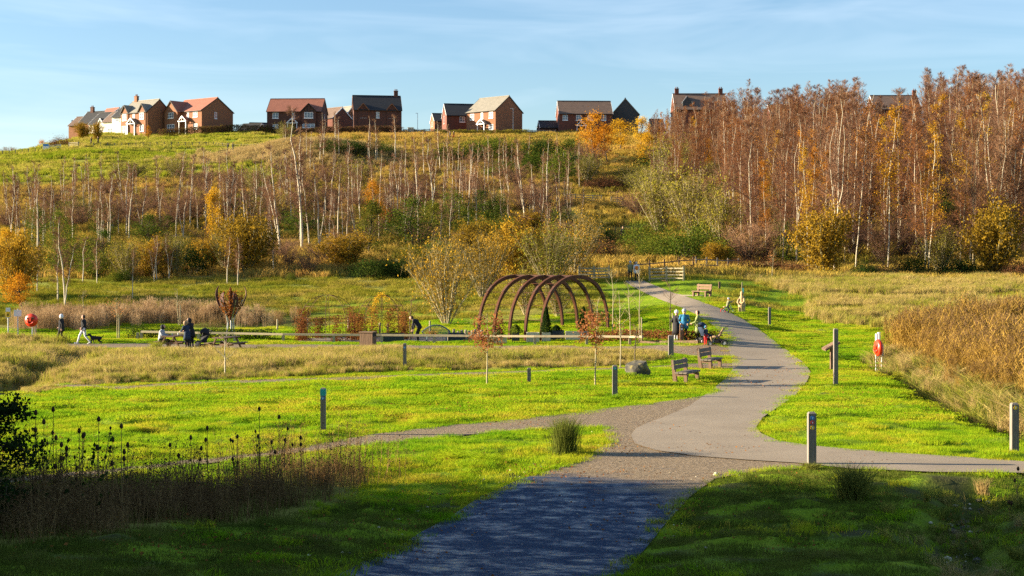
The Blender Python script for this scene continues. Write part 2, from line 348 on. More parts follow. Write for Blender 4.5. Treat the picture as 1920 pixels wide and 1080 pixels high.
pw = n.new('ShaderNodeMath'); pw.operation = 'MULTIPLY'; l.new(pud.outputs[0], pw.inputs[0]); l.new(wr.outputs[0], pw.inputs[1])
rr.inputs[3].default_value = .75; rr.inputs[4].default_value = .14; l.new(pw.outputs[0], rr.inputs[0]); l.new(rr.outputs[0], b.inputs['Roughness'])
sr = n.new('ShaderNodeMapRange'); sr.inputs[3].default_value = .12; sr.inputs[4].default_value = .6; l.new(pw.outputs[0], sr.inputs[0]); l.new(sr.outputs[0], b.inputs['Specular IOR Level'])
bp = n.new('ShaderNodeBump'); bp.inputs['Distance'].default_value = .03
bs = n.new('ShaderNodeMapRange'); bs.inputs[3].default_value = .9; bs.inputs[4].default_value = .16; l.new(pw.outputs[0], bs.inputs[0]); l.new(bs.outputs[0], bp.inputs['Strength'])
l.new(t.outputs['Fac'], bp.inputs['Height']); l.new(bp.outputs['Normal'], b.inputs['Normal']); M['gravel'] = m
# ------------------------------------------------------------------ object helpers
def tag(o, label=None, cat=None, group=None, kind=None):
    if label: o['label'] = label
    if cat: o['category'] = cat
    if group: o['group'] = group
    if kind: o['kind'] = kind
    return o
def link(name, data, parent=None):
    o = bpy.data.objects.new(name, data); COL.objects.link(o)
    if parent is not None: o.parent = parent
    return o
def empty(name, loc, label, cat, rz=0, group=None, s=1.0):
    o = bpy.data.objects.new(name, None); COL.objects.link(o); o.empty_display_size = .2
    o.location = loc; o.rotation_euler = (0, 0, rz); o.scale = (s, s, s)
    return tag(o, label, cat, group)
class MB:
    """collects shapes; build() links them as one mesh object"""
    def __init__(s): s.v = []; s.f = []; s.m = []; s.mats = []
    def mi(s, mat):
        if mat not in s.mats: s.mats.append(mat)
        return s.mats.index(mat)
    def add(s, vs, fs, mat=None):
        k = len(s.v); s.v += [tuple(p) for p in vs]; s.f += [tuple(i+k for i in f) for f in fs]
        s.m += [s.mi(mat)]*len(fs); return s
    def box(s, c, d, mat=None, rz=0, taper=1.0, rx=0, ry=0, bev=0):
        hx, hy, hh = d[0]/2, d[1]/2, d[2]/2
        vs = [(-hx,-hy,-hh),(hx,-hy,-hh),(hx,hy,-hh),(-hx,hy,-hh)] + [(-hx*taper,-hy*taper,hh),(hx*taper,-hy*taper,hh),(hx*taper,hy*taper,hh),(-hx*taper,hy*taper,hh)]
        mt = Matrix.Rotation(rz,3,'Z') @ Matrix.Rotation(ry,3,'Y') @ Matrix.Rotation(rx,3,'X')
        vs = [mt @ Vector(p) + Vector(c) for p in vs]
        return s.add(vs, [(0,3,2,1),(4,5,6,7),(0,1,5,4),(1,2,6,5),(2,3,7,6),(3,0,4,7)], mat)
    def bar(s, a, b, w, h, mat=None, up=(0,0,1)):
        a, b = Vector(a), Vector(b); d = (b-a).normalized(); up = Vector(up)
        if abs(d.dot(up)) > .98: up = Vector((0,1,0))
        x = d.cross(up).normalized(); y = x.cross(d).normalized()
        q = [(-1,-1),(1,-1),(1,1),(-1,1)]
        vs = [a+x*(i*w/2)+y*(j*h/2) for i, j in q] + [b+x*(i*w/2)+y*(j*h/2) for i, j in q]
        return s.add(vs, [(0,1,2,3),(7,6,5,4),(0,4,5,1),(1,5,6,2),(2,6,7,3),(3,7,4,0)], mat)
    def tube(s, pts, rad, n=6, mat=None, cap=True):
        pts = [Vector(p) for p in pts]
        if not hasattr(rad, '__len__'): rad = [rad]*len(pts)
        vs = []; x = None
        for i, p in enumerate(pts):
            d = (pts[min(i+1, len(pts)-1)]-pts[max(i-1, 0)])
            if d.length < 1e-9: d = Vector((0,0,1))
            d.normalize()
            if x is None:
                x = d.cross(Vector((0,0,1))) if abs(d.z) < .95 else d.cross(Vector((0,1,0)))
            x = (x - d*x.dot(d)); 
            if x.length < 1e-6: x = d.orthogonal()
            x.normalize(); y = d.cross(x)
            for k in range(n):
                a = 2*math.pi*k/n; vs.append(p + (x*math.cos(a)+y*math.sin(a))*rad[i])
        fs = [(i*n+k, i*n+(k+1)%n, (i+1)*n+(k+1)%n, (i+1)*n+k) for i in range(len(pts)-1) for k in range(n)]
        if cap: fs += [tuple(range(n-1,-1,-1)), tuple((len(pts)-1)*n+k for k in range(n))]
        return s.add(vs, fs, mat)
    def lathe(s, prof, n=12, c=(0,0,0), mat=None, axis='Z', sx=1, sy=1):
        vs = []
        for r, z in prof:
            for k in range(n):
                a = 2*math.pi*k/n; p = (r*math.cos(a)*sx, r*math.sin(a)*sy, z)
                if axis == 'Y': p = (p[0], p[2], p[1])
                if axis == 'X': p = (p[2], p[0], p[1])
                vs.append((p[0]+c[0], p[1]+c[1], p[2]+c[2]))
        fs = [(i*n+k, i*n+(k+1)%n, (i+1)*n+(k+1)%n, (i+1)*n+k) for i in range(len(prof)-1) for k in range(n)]
        fs += [tuple(range(n-1,-1,-1)), tuple((len(prof)-1)*n+k for k in range(n))]
        return s.add(vs, fs, mat)
    def ball(s, c, r, n=10, mat=None):
        r = r if hasattr(r, '__len__') else (r,r,r)
        k = max(5, n//2)
        prof = [(max(1e-3, math.sin(math.pi*i/k)), -math.cos(math.pi*i/k)) for i in range(k+1)]
        vs = [(c[0]+p*math.cos(2*math.pi*j/n)*r[0], c[1]+p*math.sin(2*math.pi*j/n)*r[1], c[2]+z*r[2]) for p, z in prof for j in range(n)]
        return s.add(vs, [(i*n+j, i*n+(j+1)%n, (i+1)*n+(j+1)%n, (i+1)*n+j) for i in range(k) for j in range(n)], mat)
    def prism(s, poly, a, b, mat=None, axis='Y'):
        """polygon in the plane across the axis, pulled from a to b"""
        n = len(poly)
        def P(p, t): return {'Y': (p[0], t, p[1]), 'X': (t, p[0], p[1]), 'Z': (p[0], p[1], t)}[axis]
        vs = [P(p, a) for p in poly] + [P(p, b) for p in poly]
        fs = [tuple(range(n)), tuple(range(2*n-1, n-1, -1))] + [(i, n+i, n+(i+1)%n, (i+1)%n) for i in range(n)]
        return s.add(vs, fs, mat)
    def mesh(s, name, smooth=False, mat=None, bevel=0):
        me = bpy.data.meshes.new(name); me.from_pydata(s.v, [], s.f)
        for k in s.mats:
            me.materials.append(M[k] if isinstance(k, str) else k)
        if mat: me.materials.clear(); me.materials.append(M[mat] if isinstance(mat, str) else mat)
        else: me.polygons.foreach_set('material_index', s.m)
        bm = bmesh.new(); bm.from_mesh(me); bmesh.ops.recalc_face_normals(bm, faces=bm.faces)
        if bevel: bmesh.ops.bevel(bm, geom=list(bm.edges), offset=bevel, segments=1, affect='EDGES', clamp_overlap=True)
        bm.to_mesh(me); bm.free()
        if smooth: me.polygons.foreach_set('use_smooth', [True]*len(me.polygons))
        me.update(); return me
    def build(s, name, mat=None, parent=None, smooth=False, loc=None, rz=0, bevel=0):
        o = link(name, s.mesh(name, smooth, mat, bevel), parent)
        if loc is not None: o.location = loc
        if rz: o.rotation_euler = (0,0,rz)
        return o
def np_mesh(name, V, Fs, mats, mi=None, smooth=False):
    """mesh from arrays; Fs is a list of (n,3) or (n,4) index arrays, mi one material index per array"""
    me = bpy.data.meshes.new(name); V = np.asarray(V, np.float32)
    me.vertices.add(len(V)); me.vertices.foreach_set('co', V.ravel())
    nl = sum(f.size for f in Fs); npol = sum(len(f) for f in Fs)
    me.loops.add(nl); me.loops.foreach_set('vertex_index', np.concatenate([f.ravel() for f in Fs]).astype(np.int32))
    me.polygons.add(npol)
    tot = np.concatenate([np.full(len(f), f.shape[1]) for f in Fs]); st = np.concatenate([[0], np.cumsum(tot)[:-1]])
    me.polygons.foreach_set('loop_start', st.astype(np.int32))
    if mi is not None: me.polygons.foreach_set('material_index', np.concatenate([np.full(len(f), k) for f, k in zip(Fs, mi)]).astype(np.int32))
    if smooth: me.polygons.foreach_set('use_smooth', np.ones(npol, bool))
    for k in mats: me.materials.append(M[k] if isinstance(k, str) else k)
    me.update(calc_edges=True); me.validate(); return me
class NB:
    """numpy soup of twigs, blades and leaves"""
    def __init__(s): s.V = []; s.F = []; s.k = 0; s.I = []; s.mats = []
    def _add(s, V, nper, F, mat):
        if mat not in s.mats: s.mats.append(mat)
        s.V.append(V); s.F.append(F+s.k); s.I.append(s.mats.index(mat)); s.k += len(V)
    def twigs(s, a, b, w, rng, mat):
        a = np.asarray(a); b = np.asarray(b); n = len(a)
        d = b-a; q = rng.normal(size=(n,3)); p = np.cross(d, q); p /= np.linalg.norm(p, axis=1, keepdims=True)+1e-9
        p *= (np.broadcast_to(w, n)/2)[:, None]
        V = np.stack([a-p, a+p, b], 1).reshape(-1,3); s._add(V, 3, np.arange(3*n).reshape(-1,3), mat)
    def blades(s, base, tip, w, rng, mat, bend=.25):
        """tapered blade of two pieces that bows over"""
        n = len(base); d = tip-base; q = rng.normal(size=(n,3)); q[:,2] *= .1
        p = np.cross(d, q); p /= np.linalg.norm(p, axis=1, keepdims=True)+1e-9; p *= (np.broadcast_to(w, n)/2)[:, None]
        mid = base + d*.55; hd = d.copy(); hd[:,2] = 0; mid = mid - hd*bend; mid[:,2] += np.abs(d[:,2])*.1
        V = np.stack([base-p, base+p, mid+p*.75, mid-p*.75, tip], 1).reshape(-1,3)
        k = np.arange(n)*5
        s._add(V, 5, np.stack([k,k+1,k+2,k+3],1), mat); s.V.append(np.zeros((0,3))); 
        s.F.append(np.stack([k+3,k+2,k+4],1)+s.k-5*n); s.I.append(s.mats.index(mat))
    def leaves(s, c, size, rng, mat, flat=0, asp=.6):
        n = len(c); a = rng.normal(size=(n,3)); a[:,2] *= (1-flat); a /= np.linalg.norm(a, axis=1, keepdims=True)+1e-9
        q = rng.normal(size=(n,3)); b = np.cross(a, q); b /= np.linalg.norm(b, axis=1, keepdims=True)+1e-9
        sz = (np.broadcast_to(size, n)*rng.uniform(.7,1.3,n)/2)[:, None]; a = a*sz; b = b*sz*asp
        V = np.stack([c-a, c+b, c+a, c-b], 1).reshape(-1,3); s._add(V, 4, np.arange(4*n).reshape(-1,4), mat)
    def tubes(s, P, Rd, nseg, mat):
        """many tubes at once: P (n,k,3) points, Rd (n,k) radii"""
        P = np.asarray(P, float); n, k, _ = P.shape
        d = np.gradient(P, axis=1); d /= np.linalg.norm(d, axis=2, keepdims=True)+1e-9
        ref = np.where(np.abs(d[...,2:3]) < .9, np.array([0,0,1.]), np.array([0,1.,0]))
        x = np.cross(d, ref); x /= np.linalg.norm(x, axis=2, keepdims=True)+1e-9; y = np.cross(d, x)
        an = np.arange(nseg)*2*np.pi/nseg
        V = P[:,:,None,:] + (x[:,:,None,:]*np.cos(an)[None,None,:,None] + y[:,:,None,:]*np.sin(an)[None,None,:,None])*np.asarray(Rd)[:,:,None,None]
        idx = np.arange(n*k*nseg).reshape(n,k,nseg); nx = np.roll(idx, -1, axis=2)
        Fq = np.stack([idx[:,:-1], nx[:,:-1], nx[:,1:], idx[:,1:]], -1).reshape(-1,4)
        s._add(V.reshape(-1,3), 0, Fq, mat)
    def mesh(s, name, smooth=False): return np_mesh(name, np.concatenate(s.V), s.F, s.mats, s.I, smooth)

def in_poly(x, y, poly):
    x = np.asarray(x); y = np.asarray(y); c = np.zeros(x.shape, bool); n = len(poly)
    for i in range(n):
        (ax, ay), (bx, by) = poly[i], poly[i-1]
        k = (ay > y) != (by > y)
        c ^= k & (x < (bx-ax)*(y-ay)/(by-ay+1e-12)+ax)
    return c
def wpoly(pix): return [tuple(gpix(*p)[:2]) if len(p) == 2 else (p[0], p[1]) for p in pix]   # third item: already metres
def sheet(name, poly, off, mat, step=.6, attr=None, label=None, thick=0):
    """paving draped on the terrain inside an outline"""
    P = []
    n = len(poly)
    for i in range(n):
        a, b = Vector(poly[i]), Vector(poly[(i+1)%n]); k = max(1, int((b-a).length/step))
        P += [tuple(a.lerp(b, j/k)) for j in range(k)]
    ne = len(P); xs = np.array(P)
    gx, gy = np.meshgrid(np.arange(xs[:,0].min(), xs[:,0].max(), step), np.arange(xs[:,1].min(), xs[:,1].max(), step))
    gx = gx.ravel(); gy = gy.ravel()
    k = in_poly(gx, gy, P); gx, gy = gx[k], gy[k]
    cl = P + [P[0]]; dd = seg_dist(gx, gy, cl); gx, gy = gx[dd > step*.35], gy[dd > step*.35]
    pts = [Vector(p) for p in P] + [Vector((a, b)) for a, b in zip(gx, gy)]
    r = delaunay_2d_cdt(pts, [], [list(range(ne))], 1, 1e-5)
    vv = np.array([(p.x, p.y) for p in r[0]]); z = hz(vv[:,0], vv[:,1])+off
    # a ragged feathered edge settles into the ground
    me = bpy.data.meshes.new(name); me.from_pydata(np.column_stack([vv, z]).tolist(), [], [tuple(f) for f in r[2]])
    me.materials.append(M[mat]); me.polygons.foreach_set('use_smooth', [True]*len(me.polygons)); me.update()
    bm = bmesh.new(); bm.from_mesh(me); bmesh.ops.recalc_face_normals(bm, faces=bm.faces)
    if bm.faces and sum(f.normal.z for f in bm.faces) < 0: bmesh.ops.reverse_faces(bm, faces=bm.faces)
    bm.to_mesh(me); bm.free()
    o = link(name, me); o['kind'] = 'structure'
    if attr is not None:
        co = np.array([v.co[:] for v in me.vertices]); a = me.attributes.new('wet_shade', 'FLOAT', 'POINT'); a.data.foreach_set('value', attr(co[:,0], co[:,1]).astype(np.float32))
    return o

# ------------------------------------------------------------------ the setting: ground, road, paths
rag = random.Random(4)
def jag(pts, a=1.2): return [(x+rag.uniform(-a, a)*2, y+rag.uniform(-a, a)*.5) for x, y in pts]
TAR_L = [(1183,818),(1192,806),(1215,795),(1250,782),(1290,765),(1330,737),(1358,714),(1374,694),(1372,675),(1366,655),(1356,633),(1340,613),(1315,597),(1285,581),(1255,569),(1222,556),(1192,541),(1172,529)]
TAR_R = [(1920,868),(1800,859),(1700,853),(1600,845),(1520,838),(1460,829),(1427,815),(1418,803),(1430,785),(1460,765),(1490,744),(1513,717),(1520,699),(1507,681),(1480,661),(1450,639),(1420,616),(1395,601),(1370,588),(1332,573),(1292,559),(1250,545),(1215,531)]
TAR_B = [(1920,890),(1750,888),(1600,882),(1500,871),(1400,865),(1300,857),(1230,847),(1190,834)]
gate_in = [(1195,519),(1182,512)]
tarmac = wpoly([(1183,818)] + TAR_L[1:] + gate_in[::-1] + TAR_R[::-1] + [(2150,878),(2150,905)] + TAR_B)
GR_UP = [(-220,918),(0,899),(150,886),(300,869),(430,855),(560,838),(700,816),(850,797),(1000,783),(1150,765),(1250,753),(1330,741),(1352,733)]
GR_LO = [(1130,802),(1060,803),(1000,806),(850,819),(700,836),(600,846),(450,863),(250,887),(0,917),(-220,937)]
GR_R = [(1352,733),(1300,775),(1260,800),(1230,830),(1300,850),(1400,860),(1510,868),(1500,880),(1420,885),(1340,899),(1292,935),(1242,990),(1202,1040),(1165,1085)]
GR_L = [(610,1090),(690,1050),(790,1000),(850,965),(900,933),(960,905),(1040,880),(1100,856),(1140,832)]
p_r = gpix(1165,1085); p_l = gpix(610,1090)
gravel = wpoly(jag(GR_UP) + GR_R[1:] + [(p_r.x-.9, 16, 0), (p_r.x-2.2, 6, 0), (-5.2, 6, 0), (p_l.x-.8, 16, 0)] + jag(GR_L) + jag(GR_LO))
thin = wpoly([(-120,752),(0,739),(200,724.5),(400,715),(600,708.5),(900,698),(1100,691.5),(1250,685),(1378,677),(1378,691),(1250,690.5),(1100,697),(900,703.5),(600,714),(400,721),(200,732.5),(0,748),(-120,760)])
terr = wpoly([(120,644),(260,644.5),(400,645),(700,646.5),(1000,648),(1200,647.5),(1300,648.5),(1372,643),(1376,668),(1300,668),(1240,658.5),(1000,657.5),(700,656.5),(470,656),(430,660),(300,659),(280,653),(160,652),(120,652)])
memo = wpoly([(560,641),(560,634),(700,631),(850,631),(905,634),(905,641)])
LANES = [tarmac, gravel, thin, terr, memo]

xs = np.concatenate([-np.geomspace(60, 520, 40)[::-1], np.arange(-59.6, 59.8, .42), np.geomspace(60, 520, 40)])
ys = np.concatenate([np.linspace(-60, 5, 20), np.arange(6, 16, .6), np.arange(16, 64, .3), np.arange(64, 112, .45), np.arange(112, 200, 1.1), np.arange(200, 345, 2), np.geomspace(347, 2500, 36)])
gx, gy = np.meshgrid(xs, ys)
def hzg(x, y):
    """the ground sheet itself: small lumps and tussocks between the paths"""
    x = np.asarray(x, float); y = np.asarray(y, float); a = np.clip((y-18)/8, 0, 1)*np.clip((130-y)/30, 0, 1)
    near = np.zeros(x.shape)
    for p in LANES:
        b = np.array(p); c = (x > b[:,0].min()-2) & (x < b[:,0].max()+2) & (y > b[:,1].min()-2) & (y < b[:,1].max()+2)
        if c.any(): near[c] = np.maximum(near[c], np.where(in_poly(x[c], y[c], p), 1, np.clip(1-seg_dist(x[c], y[c], p+p[:1])/1.0, 0, 1)))
    l = (fbm(x/2.1, y/1.3, 51, 3)-.5)*.28 + np.maximum(fbm(x/.9, y/.7, 61, 2)-.55, 0)*.5
    return hz(x, y) + a*(1-near)*l - near*.004
zz = hzg(gx, np.minimum(gy, 890))
nx, ny = len(xs), len(ys); idx = np.arange(nx*ny).reshape(ny, nx)
quads = np.stack([idx[:-1,:-1], idx[:-1,1:], idx[1:,1:], idx[1:,:-1]], -1).reshape(-1,4)
gme = np_mesh('ground', np.stack([gx, gy, zz], -1).reshape(-1,3), [quads], ['ground'], smooth=True)
bank = wpoly([(-60,735),(30,733),(120,692),(200,668),(290,658),(340,661),(480,659),(1000,659),(1230,660),(1252,676),(1180,687),(1000,692),(760,696),(560,707),(380,713),(200,721),(60,737)])
leftrough = wpoly([(-80,640),(110,643),(180,653),(280,658),(120,690),(30,733),(-80,745)])
meadow = wpoly([(1395,521),(1500,522),(1700,521),(1980,516),(1980,640),(1760,636),(1660,628),(1590,618),(1540,600),(1510,580),(1545,566),(1500,552),(1460,540)])
mgreen2 = wpoly([(1420,585),(1500,598),(1600,612),(1720,628),(1720,634),(1600,622),(1500,610),(1420,600)])
mgreen = wpoly([(1540,552),(1700,556),(1920,551),(1920,560),(1700,566),(1540,562)])
reedzone = wpoly([(1655,652),(1700,640),(1800,622),(1980,618),(1980,840),(1905,812),(1870,790),(1800,752),(1740,724),(1690,690)])
weeds = wpoly([(-150,975),(0,962),(200,945),(400,915),(600,878),(690,880),(700,905),(660,930),(560,968),(380,990),(180,1015),(-150,1045)])
X0, Y0 = gx.ravel(), gy.ravel()
def lane_mask(x, y, grow=0):
    k = np.zeros(x.shape, bool)
    for p in LANES:
        b = np.array(p); c = (x > b[:,0].min()-1) & (x < b[:,0].max()+1) & (y > b[:,1].min()-1) & (y < b[:,1].max()+1)
        kk = np.zeros(x.shape, bool); kk[c] = in_poly(x[c], y[c], p); k |= kk
    return k
def zones(x, y):
    """dry rough grass weight, bare soil weight"""
    nz = fbm(x/2.3, y/2.3, 21); nb = fbm(x/9., y/9., 31)
    dry = np.zeros(x.shape)
    for p, wgt in ((bank, .85), (leftrough, .9), (meadow, .85), (reedzone, .8), (weeds, .6)):
        dry = np.where(in_poly(x, y, p), wgt, dry)
    dry = np.where(in_poly(x, y, mgreen) | in_poly(x, y, mgreen2), .1, dry); dry = np.where((y > 70) & (x/np.maximum(y, 1) > .15) & (y < 135) & (fbm(x/8, y/3.5, 66) > .6), .25, dry)
    hill = np.clip((y-93)/8, 0, 1)*(x/np.maximum(y,1) < .06) 
    hill = np.maximum(hill, np.clip((y-122)/8, 0, 1))
    field = np.clip((y-222-.12*(x+60))/18, 0, 1)*np.clip((-.145-x/np.maximum(y,1))/.03, 0, 1)
    foot = np.clip((y-94)/4, 0, 1)*np.clip((126-y)/8, 0, 1); dry = np.maximum(dry, hill*np.clip(.85+1.2*(nb-.5)-field*.55-foot*(.22+1.2*(fbm(x/7., y/4., 33)-.4)), .12, .97))
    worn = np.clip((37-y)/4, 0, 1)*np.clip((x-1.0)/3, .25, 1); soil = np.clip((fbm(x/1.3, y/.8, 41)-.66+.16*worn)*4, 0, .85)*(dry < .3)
    for pts, w, dp in DITCH: soil = np.maximum(soil, np.exp(-(seg_dist(x, y, pts)/(w*.6))**2)*.9)
    return np.clip(dry+.25*(nz-.5)*(dry > .05), 0, 1), soil
dry, soil = zones(X0, Y0)
ca = gme.color_attributes.new('zone', 'FLOAT_COLOR', 'POINT')
ca.data.foreach_set('color', np.stack([dry, soil, dry*0, dry*0+1], -1).astype(np.float32).ravel())
ground = link('ground', gme); tag(ground, 'grassy valley floor and hillside', None, None, 'structure')
def wet_shade(x, y):
    a = np.clip((36-y)/6, 0, 1)  # mask follows the foreground shade: gloss plus the painted blue
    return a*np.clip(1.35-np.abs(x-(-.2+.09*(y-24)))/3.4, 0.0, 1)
sheet('gravel_track', gravel, .022, 'gravel', .5, wet_shade)
sheet('gravel_path', thin, .02, 'gravel', .6)
sheet('terrace_path', terr, .02, 'gravel', .7)
sheet('memorial_paving', memo, .02, 'tarmac', .7)
sheet('tarmac_path', tarmac, .045, 'tarmac', .5)
# ------------------------------------------------------------------ plants: meshes of each kind
def unit(v): return v/(np.linalg.norm(v, axis=-1, keepdims=True)+1e-9)
def birch_meshes(seed, H=12.0, nb=34, tw=26, stems=1, mat='twig_purple', leaf=None, nleaf=0, spread=.26, low=.28, tww=.017, bark='bark_birch', rbk=.0052):
    rng = np.random.default_rng(seed); tk = NB(); cr = NB(); lf = NB() if leaf else None
    for s in range(stems):
        k = 10; t = np.linspace(0, 1, k); lean = rng.uniform(-.09, .09, 2)*H + (rng.uniform(-.16, .16, 2)*H if s else 0)
        Hs = H*(1 if s == 0 else rng.uniform(.7, .95))
        w = np.cumsum(rng.normal(0, .012*H, (k,2)), 0); w[0] = 0
        P = np.stack([lean[0]*t**1.3+w[:,0]*t, lean[1]*t**1.3+w[:,1]*t, Hs*t], -1); P[0,2] = -.3
        rb = rbk*H*rng.uniform(.8, 1.15)*(1 if s == 0 else .75)
        tk.tubes(P[None], (rb*(1-t)**.8+.012)[None], 6, bark)
        n = nb if s == 0 else nb//2
        h = np.sort(low+(.985-low)*rng.uniform(0, 1, n)**1.12); az = rng.uniform(0, 6.283, n); el = rng.uniform(.62, 1.15, n)
        st = np.stack([np.interp(h, t, P[:,i]) for i in range(3)], -1)
        L = (spread*H*(1-h)**.75*np.clip(.55+2*(h-low), .4, 1)+.35)*rng.uniform(.7, 1.2, n)
        d = np.stack([np.cos(az)*np.cos(el), np.sin(az)*np.cos(el), np.sin(el)], -1)
        q = np.linspace(0, 1, 4)[None,:,None]
        B = st[:,None,:] + d[:,None,:]*L[:,None,None]*q + np.array([0,0,-1.])*(L[:,None,None]*.12*q**2) + rng.normal(0, .05, (n,4,3))*q
        cr.tubes(B, np.linspace(1, .25, 4)[None]*(.006+.010*L[:,None]), 3, mat)
        f = rng.uniform(.12, 1, (n, tw)); bi = np.arange(n)[:,None].repeat(tw, 1)
        a0 = st[bi] + d[bi]*L[bi][...,None]*f[...,None] - np.array([0,0,1.])*(L[bi]*.12*f**2)[...,None]
        dd = unit(d[bi]*.9 + rng.normal(0, .62, (n,tw,3)) + np.array([0,0,-.05])); ln = rng.uniform(.35, 1.0, (n,tw))*(.35+.07*H*.6)*(1.1-.75*h[bi])
        a0 = a0.reshape(-1,3); a1 = a0 + dd.reshape(-1,3)*ln.reshape(-1,1)
        cr.twigs(a0, a1, tww, rng, mat)
        g = rng.uniform(.3, .9, (len(a0), 2)); b0 = (a0[:,None]+(a1-a0)[:,None]*g[...,None]).reshape(-1,3)
        b1 = b0 + unit(np.repeat(unit(a1-a0), 2, 0)*.6 + rng.normal(0, .5, b0.shape) + np.array([0,0,-.22]))*rng.uniform(.25, .6, (len(b0),1))*np.repeat(np.repeat(1.15-.6*h, tw), 2)[:,None]
        cr.twigs(b0, b1, tww*.7, rng, mat)
        if leaf:
            c = np.concatenate([a1, b1, b0]); c = c[rng.integers(0, len(c), nleaf)] + rng.normal(0, .07, (nleaf,3)); lf.leaves(c, .11, rng, leaf, 0, .75)
    return tk.mesh('trunk', True), cr.mesh('crown'), (lf.mesh('foliage') if leaf else None)
def shrub_meshes(seed, w=3.0, h=2.6, stems=22, tw=26, mat='twig_olive', bark='bark_olive', leaf=None, nleaf=0, lsize=.10, tww=.016, up=1.0):
    """many stems from one foot, fanning out"""
    rng = np.random.default_rng(seed); tk = NB(); cr = NB(); lf = NB() if leaf else None
    az = rng.uniform(0, 6.283, stems); rr = rng.uniform(.05, 1, stems)**.7
    L = h*rng.uniform(.75, 1.08, stems)*(1-.25*rr)
    q = np.linspace(0, 1, 5)[None,:]
    hx = np.cos(az)[:,None]*(w/2*rr)[:,None]*q**(.8*up); hy = np.sin(az)[:,None]*(w/2*rr)[:,None]*q**(.8*up)
    P = np.stack([hx, hy, L[:,None]*np.sqrt(q)*q**.35-.15*(q == 0)], -1) + rng.normal(0, .03*w, (stems,5,3))*q[...,None]*.5
    tk.tubes(P, np.linspace(1, .25, 5)[None]*(.010*h*rng.uniform(.6, 1.2, stems))[:,None], 4, bark)
    f = rng.uniform(.10, 1, (stems, tw)); fi = f*4; i0 = np.minimum(fi.astype(int), 3); fr = (fi-i0)[...,None]
    bi = np.arange(stems)[:,None].repeat(tw, 1)
    a0 = P[bi,i0]*(1-fr)+P[bi,i0+1]*fr; d = unit(P[bi,i0+1]-P[bi,i0])
    a0 = a0.reshape(-1,3); d = d.reshape(-1,3)
    a1 = a0 + unit(d*.7+rng.normal(0, .5, a0.shape)+np.array([0,0,.15]))*rng.uniform(.16, .36, (len(a0),1))*h**.7
    cr.twigs(a0, a1, tww, rng, mat)
    g = rng.uniform(.25, .9, (len(a0),2)); b0 = (a0[:,None]+(a1-a0)[:,None]*g[...,None]).reshape(-1,3)
    b1 = b0 + unit(np.repeat(unit(a1-a0), 2, 0)*.7+rng.normal(0, .5, b0.shape))*rng.uniform(.12, .3, (len(b0),1))*h**.6
    cr.twigs(b0, b1, tww*.7, rng, mat)
    if leaf:
        c = np.concatenate([a1, b1, b0]); c = c[rng.integers(0, len(c), nleaf)] + rng.normal(0, .06, (nleaf,3)); lf.leaves(c, lsize, rng, leaf, 0, .7)
    return tk.mesh('stems', True), cr.mesh('crown'), (lf.mesh('foliage') if leaf else None)
def bush_meshes(seed, w=2.4, h=1.8, clumps=46, per=75, leaf='leaf_green', lsize=.11, bark='bark_brown', base=.12, dead=None):
    """leafy bush: ragged clumps of small leaves round short stems"""
    rng = np.random.default_rng(seed); tk = NB(); lf = NB()
    v = unit(rng.normal(size=(clumps,3))); v[:,2] = np.abs(v[:,2]); r = rng.uniform(.35, 1, (clumps,1))**.6
    C = v*r*np.array([w/2, w/2, h*.86])*rng.uniform(.8, 1.12, (clumps,1)); C[:,2] += base*h
    s = rng.uniform(.09, .2, clumps)*min(w, h*1.4)
    pts = np.repeat(C, per, 0) + rng.normal(size=(clumps*per,3))*np.repeat(s, per)[:,None]*.75
    pts[:,2] = np.maximum(pts[:,2], .04)
    lf.leaves(pts, lsize, rng, leaf, 0, .6)
    if dead: lf.leaves(pts[rng.integers(0, len(pts), len(pts)//5)]+rng.normal(0, .05, (len(pts)//5,3)), lsize, rng, dead, 0, .6)
    k = min(clumps, 16); q = np.linspace(0, 1, 4)[None,:,None]
    tk.tubes(np.array([0,0,-.1])*(1-q)+C[:k,None]*q+rng.normal(0,.04,(k,4,3))*q*(1-q), np.linspace(1,.3,4)[None].repeat(k,0)*.018*h, 4, bark)
    return tk.mesh('stems', True), lf.mesh('crown'), None
def tree_meshes(seed, H=6.0, w=3.2, leaf='leaf_orange', clumps=60, per=60, lsize=.12, bark='bark_brown', low=.25, slim=1.0):
    rng = np.random.default_rng(seed); tk = NB(); lf = NB()
    k = 7; t = np.linspace(0, 1, k); wv = np.cumsum(rng.normal(0, .02*H, (k,2)), 0); wv[0] = 0
    P = np.stack([wv[:,0], wv[:,1], H*.92*t], -1); P[0,2] = -.3
    tk.tubes(P[None], (.014*H*(1-t)**.9+.015)[None], 7, bark)
    h = rng.uniform(low, 1, clumps); az = rng.uniform(0, 6.283, clumps)
    rad = w/2*np.sin(np.clip((h-low)/(1-low)*.9+.12, 0, 1)*np.pi)**.7*rng.uniform(.25, 1.05, clumps)
    C = np.stack([np.interp(h, t, P[:,0])+np.cos(az)*rad, np.interp(h, t, P[:,1])+np.sin(az)*rad, h*H], -1)
    st = np.stack([np.interp(h*.8, t, P[:,i]) for i in range(3)], -1); q = np.linspace(0, 1, 4)[None,:,None]
    tk.tubes(st[:,None]*(1-q)+C[:,None]*q+rng.normal(0, .05, (clumps,4,3))*q*(1-q)*2, np.linspace(1,.25,4)[None].repeat(clumps,0)*.0045*H, 4, bark)
    s = rng.uniform(.06, .14, clumps)*w
    pts = np.repeat(C, per, 0)+rng.normal(size=(clumps*per,3))*np.repeat(s, per)[:,None]*.8
    lf.leaves(pts, lsize, rng, leaf, 0, .7)
    return tk.mesh('trunk', True), lf.mesh('crown'), None
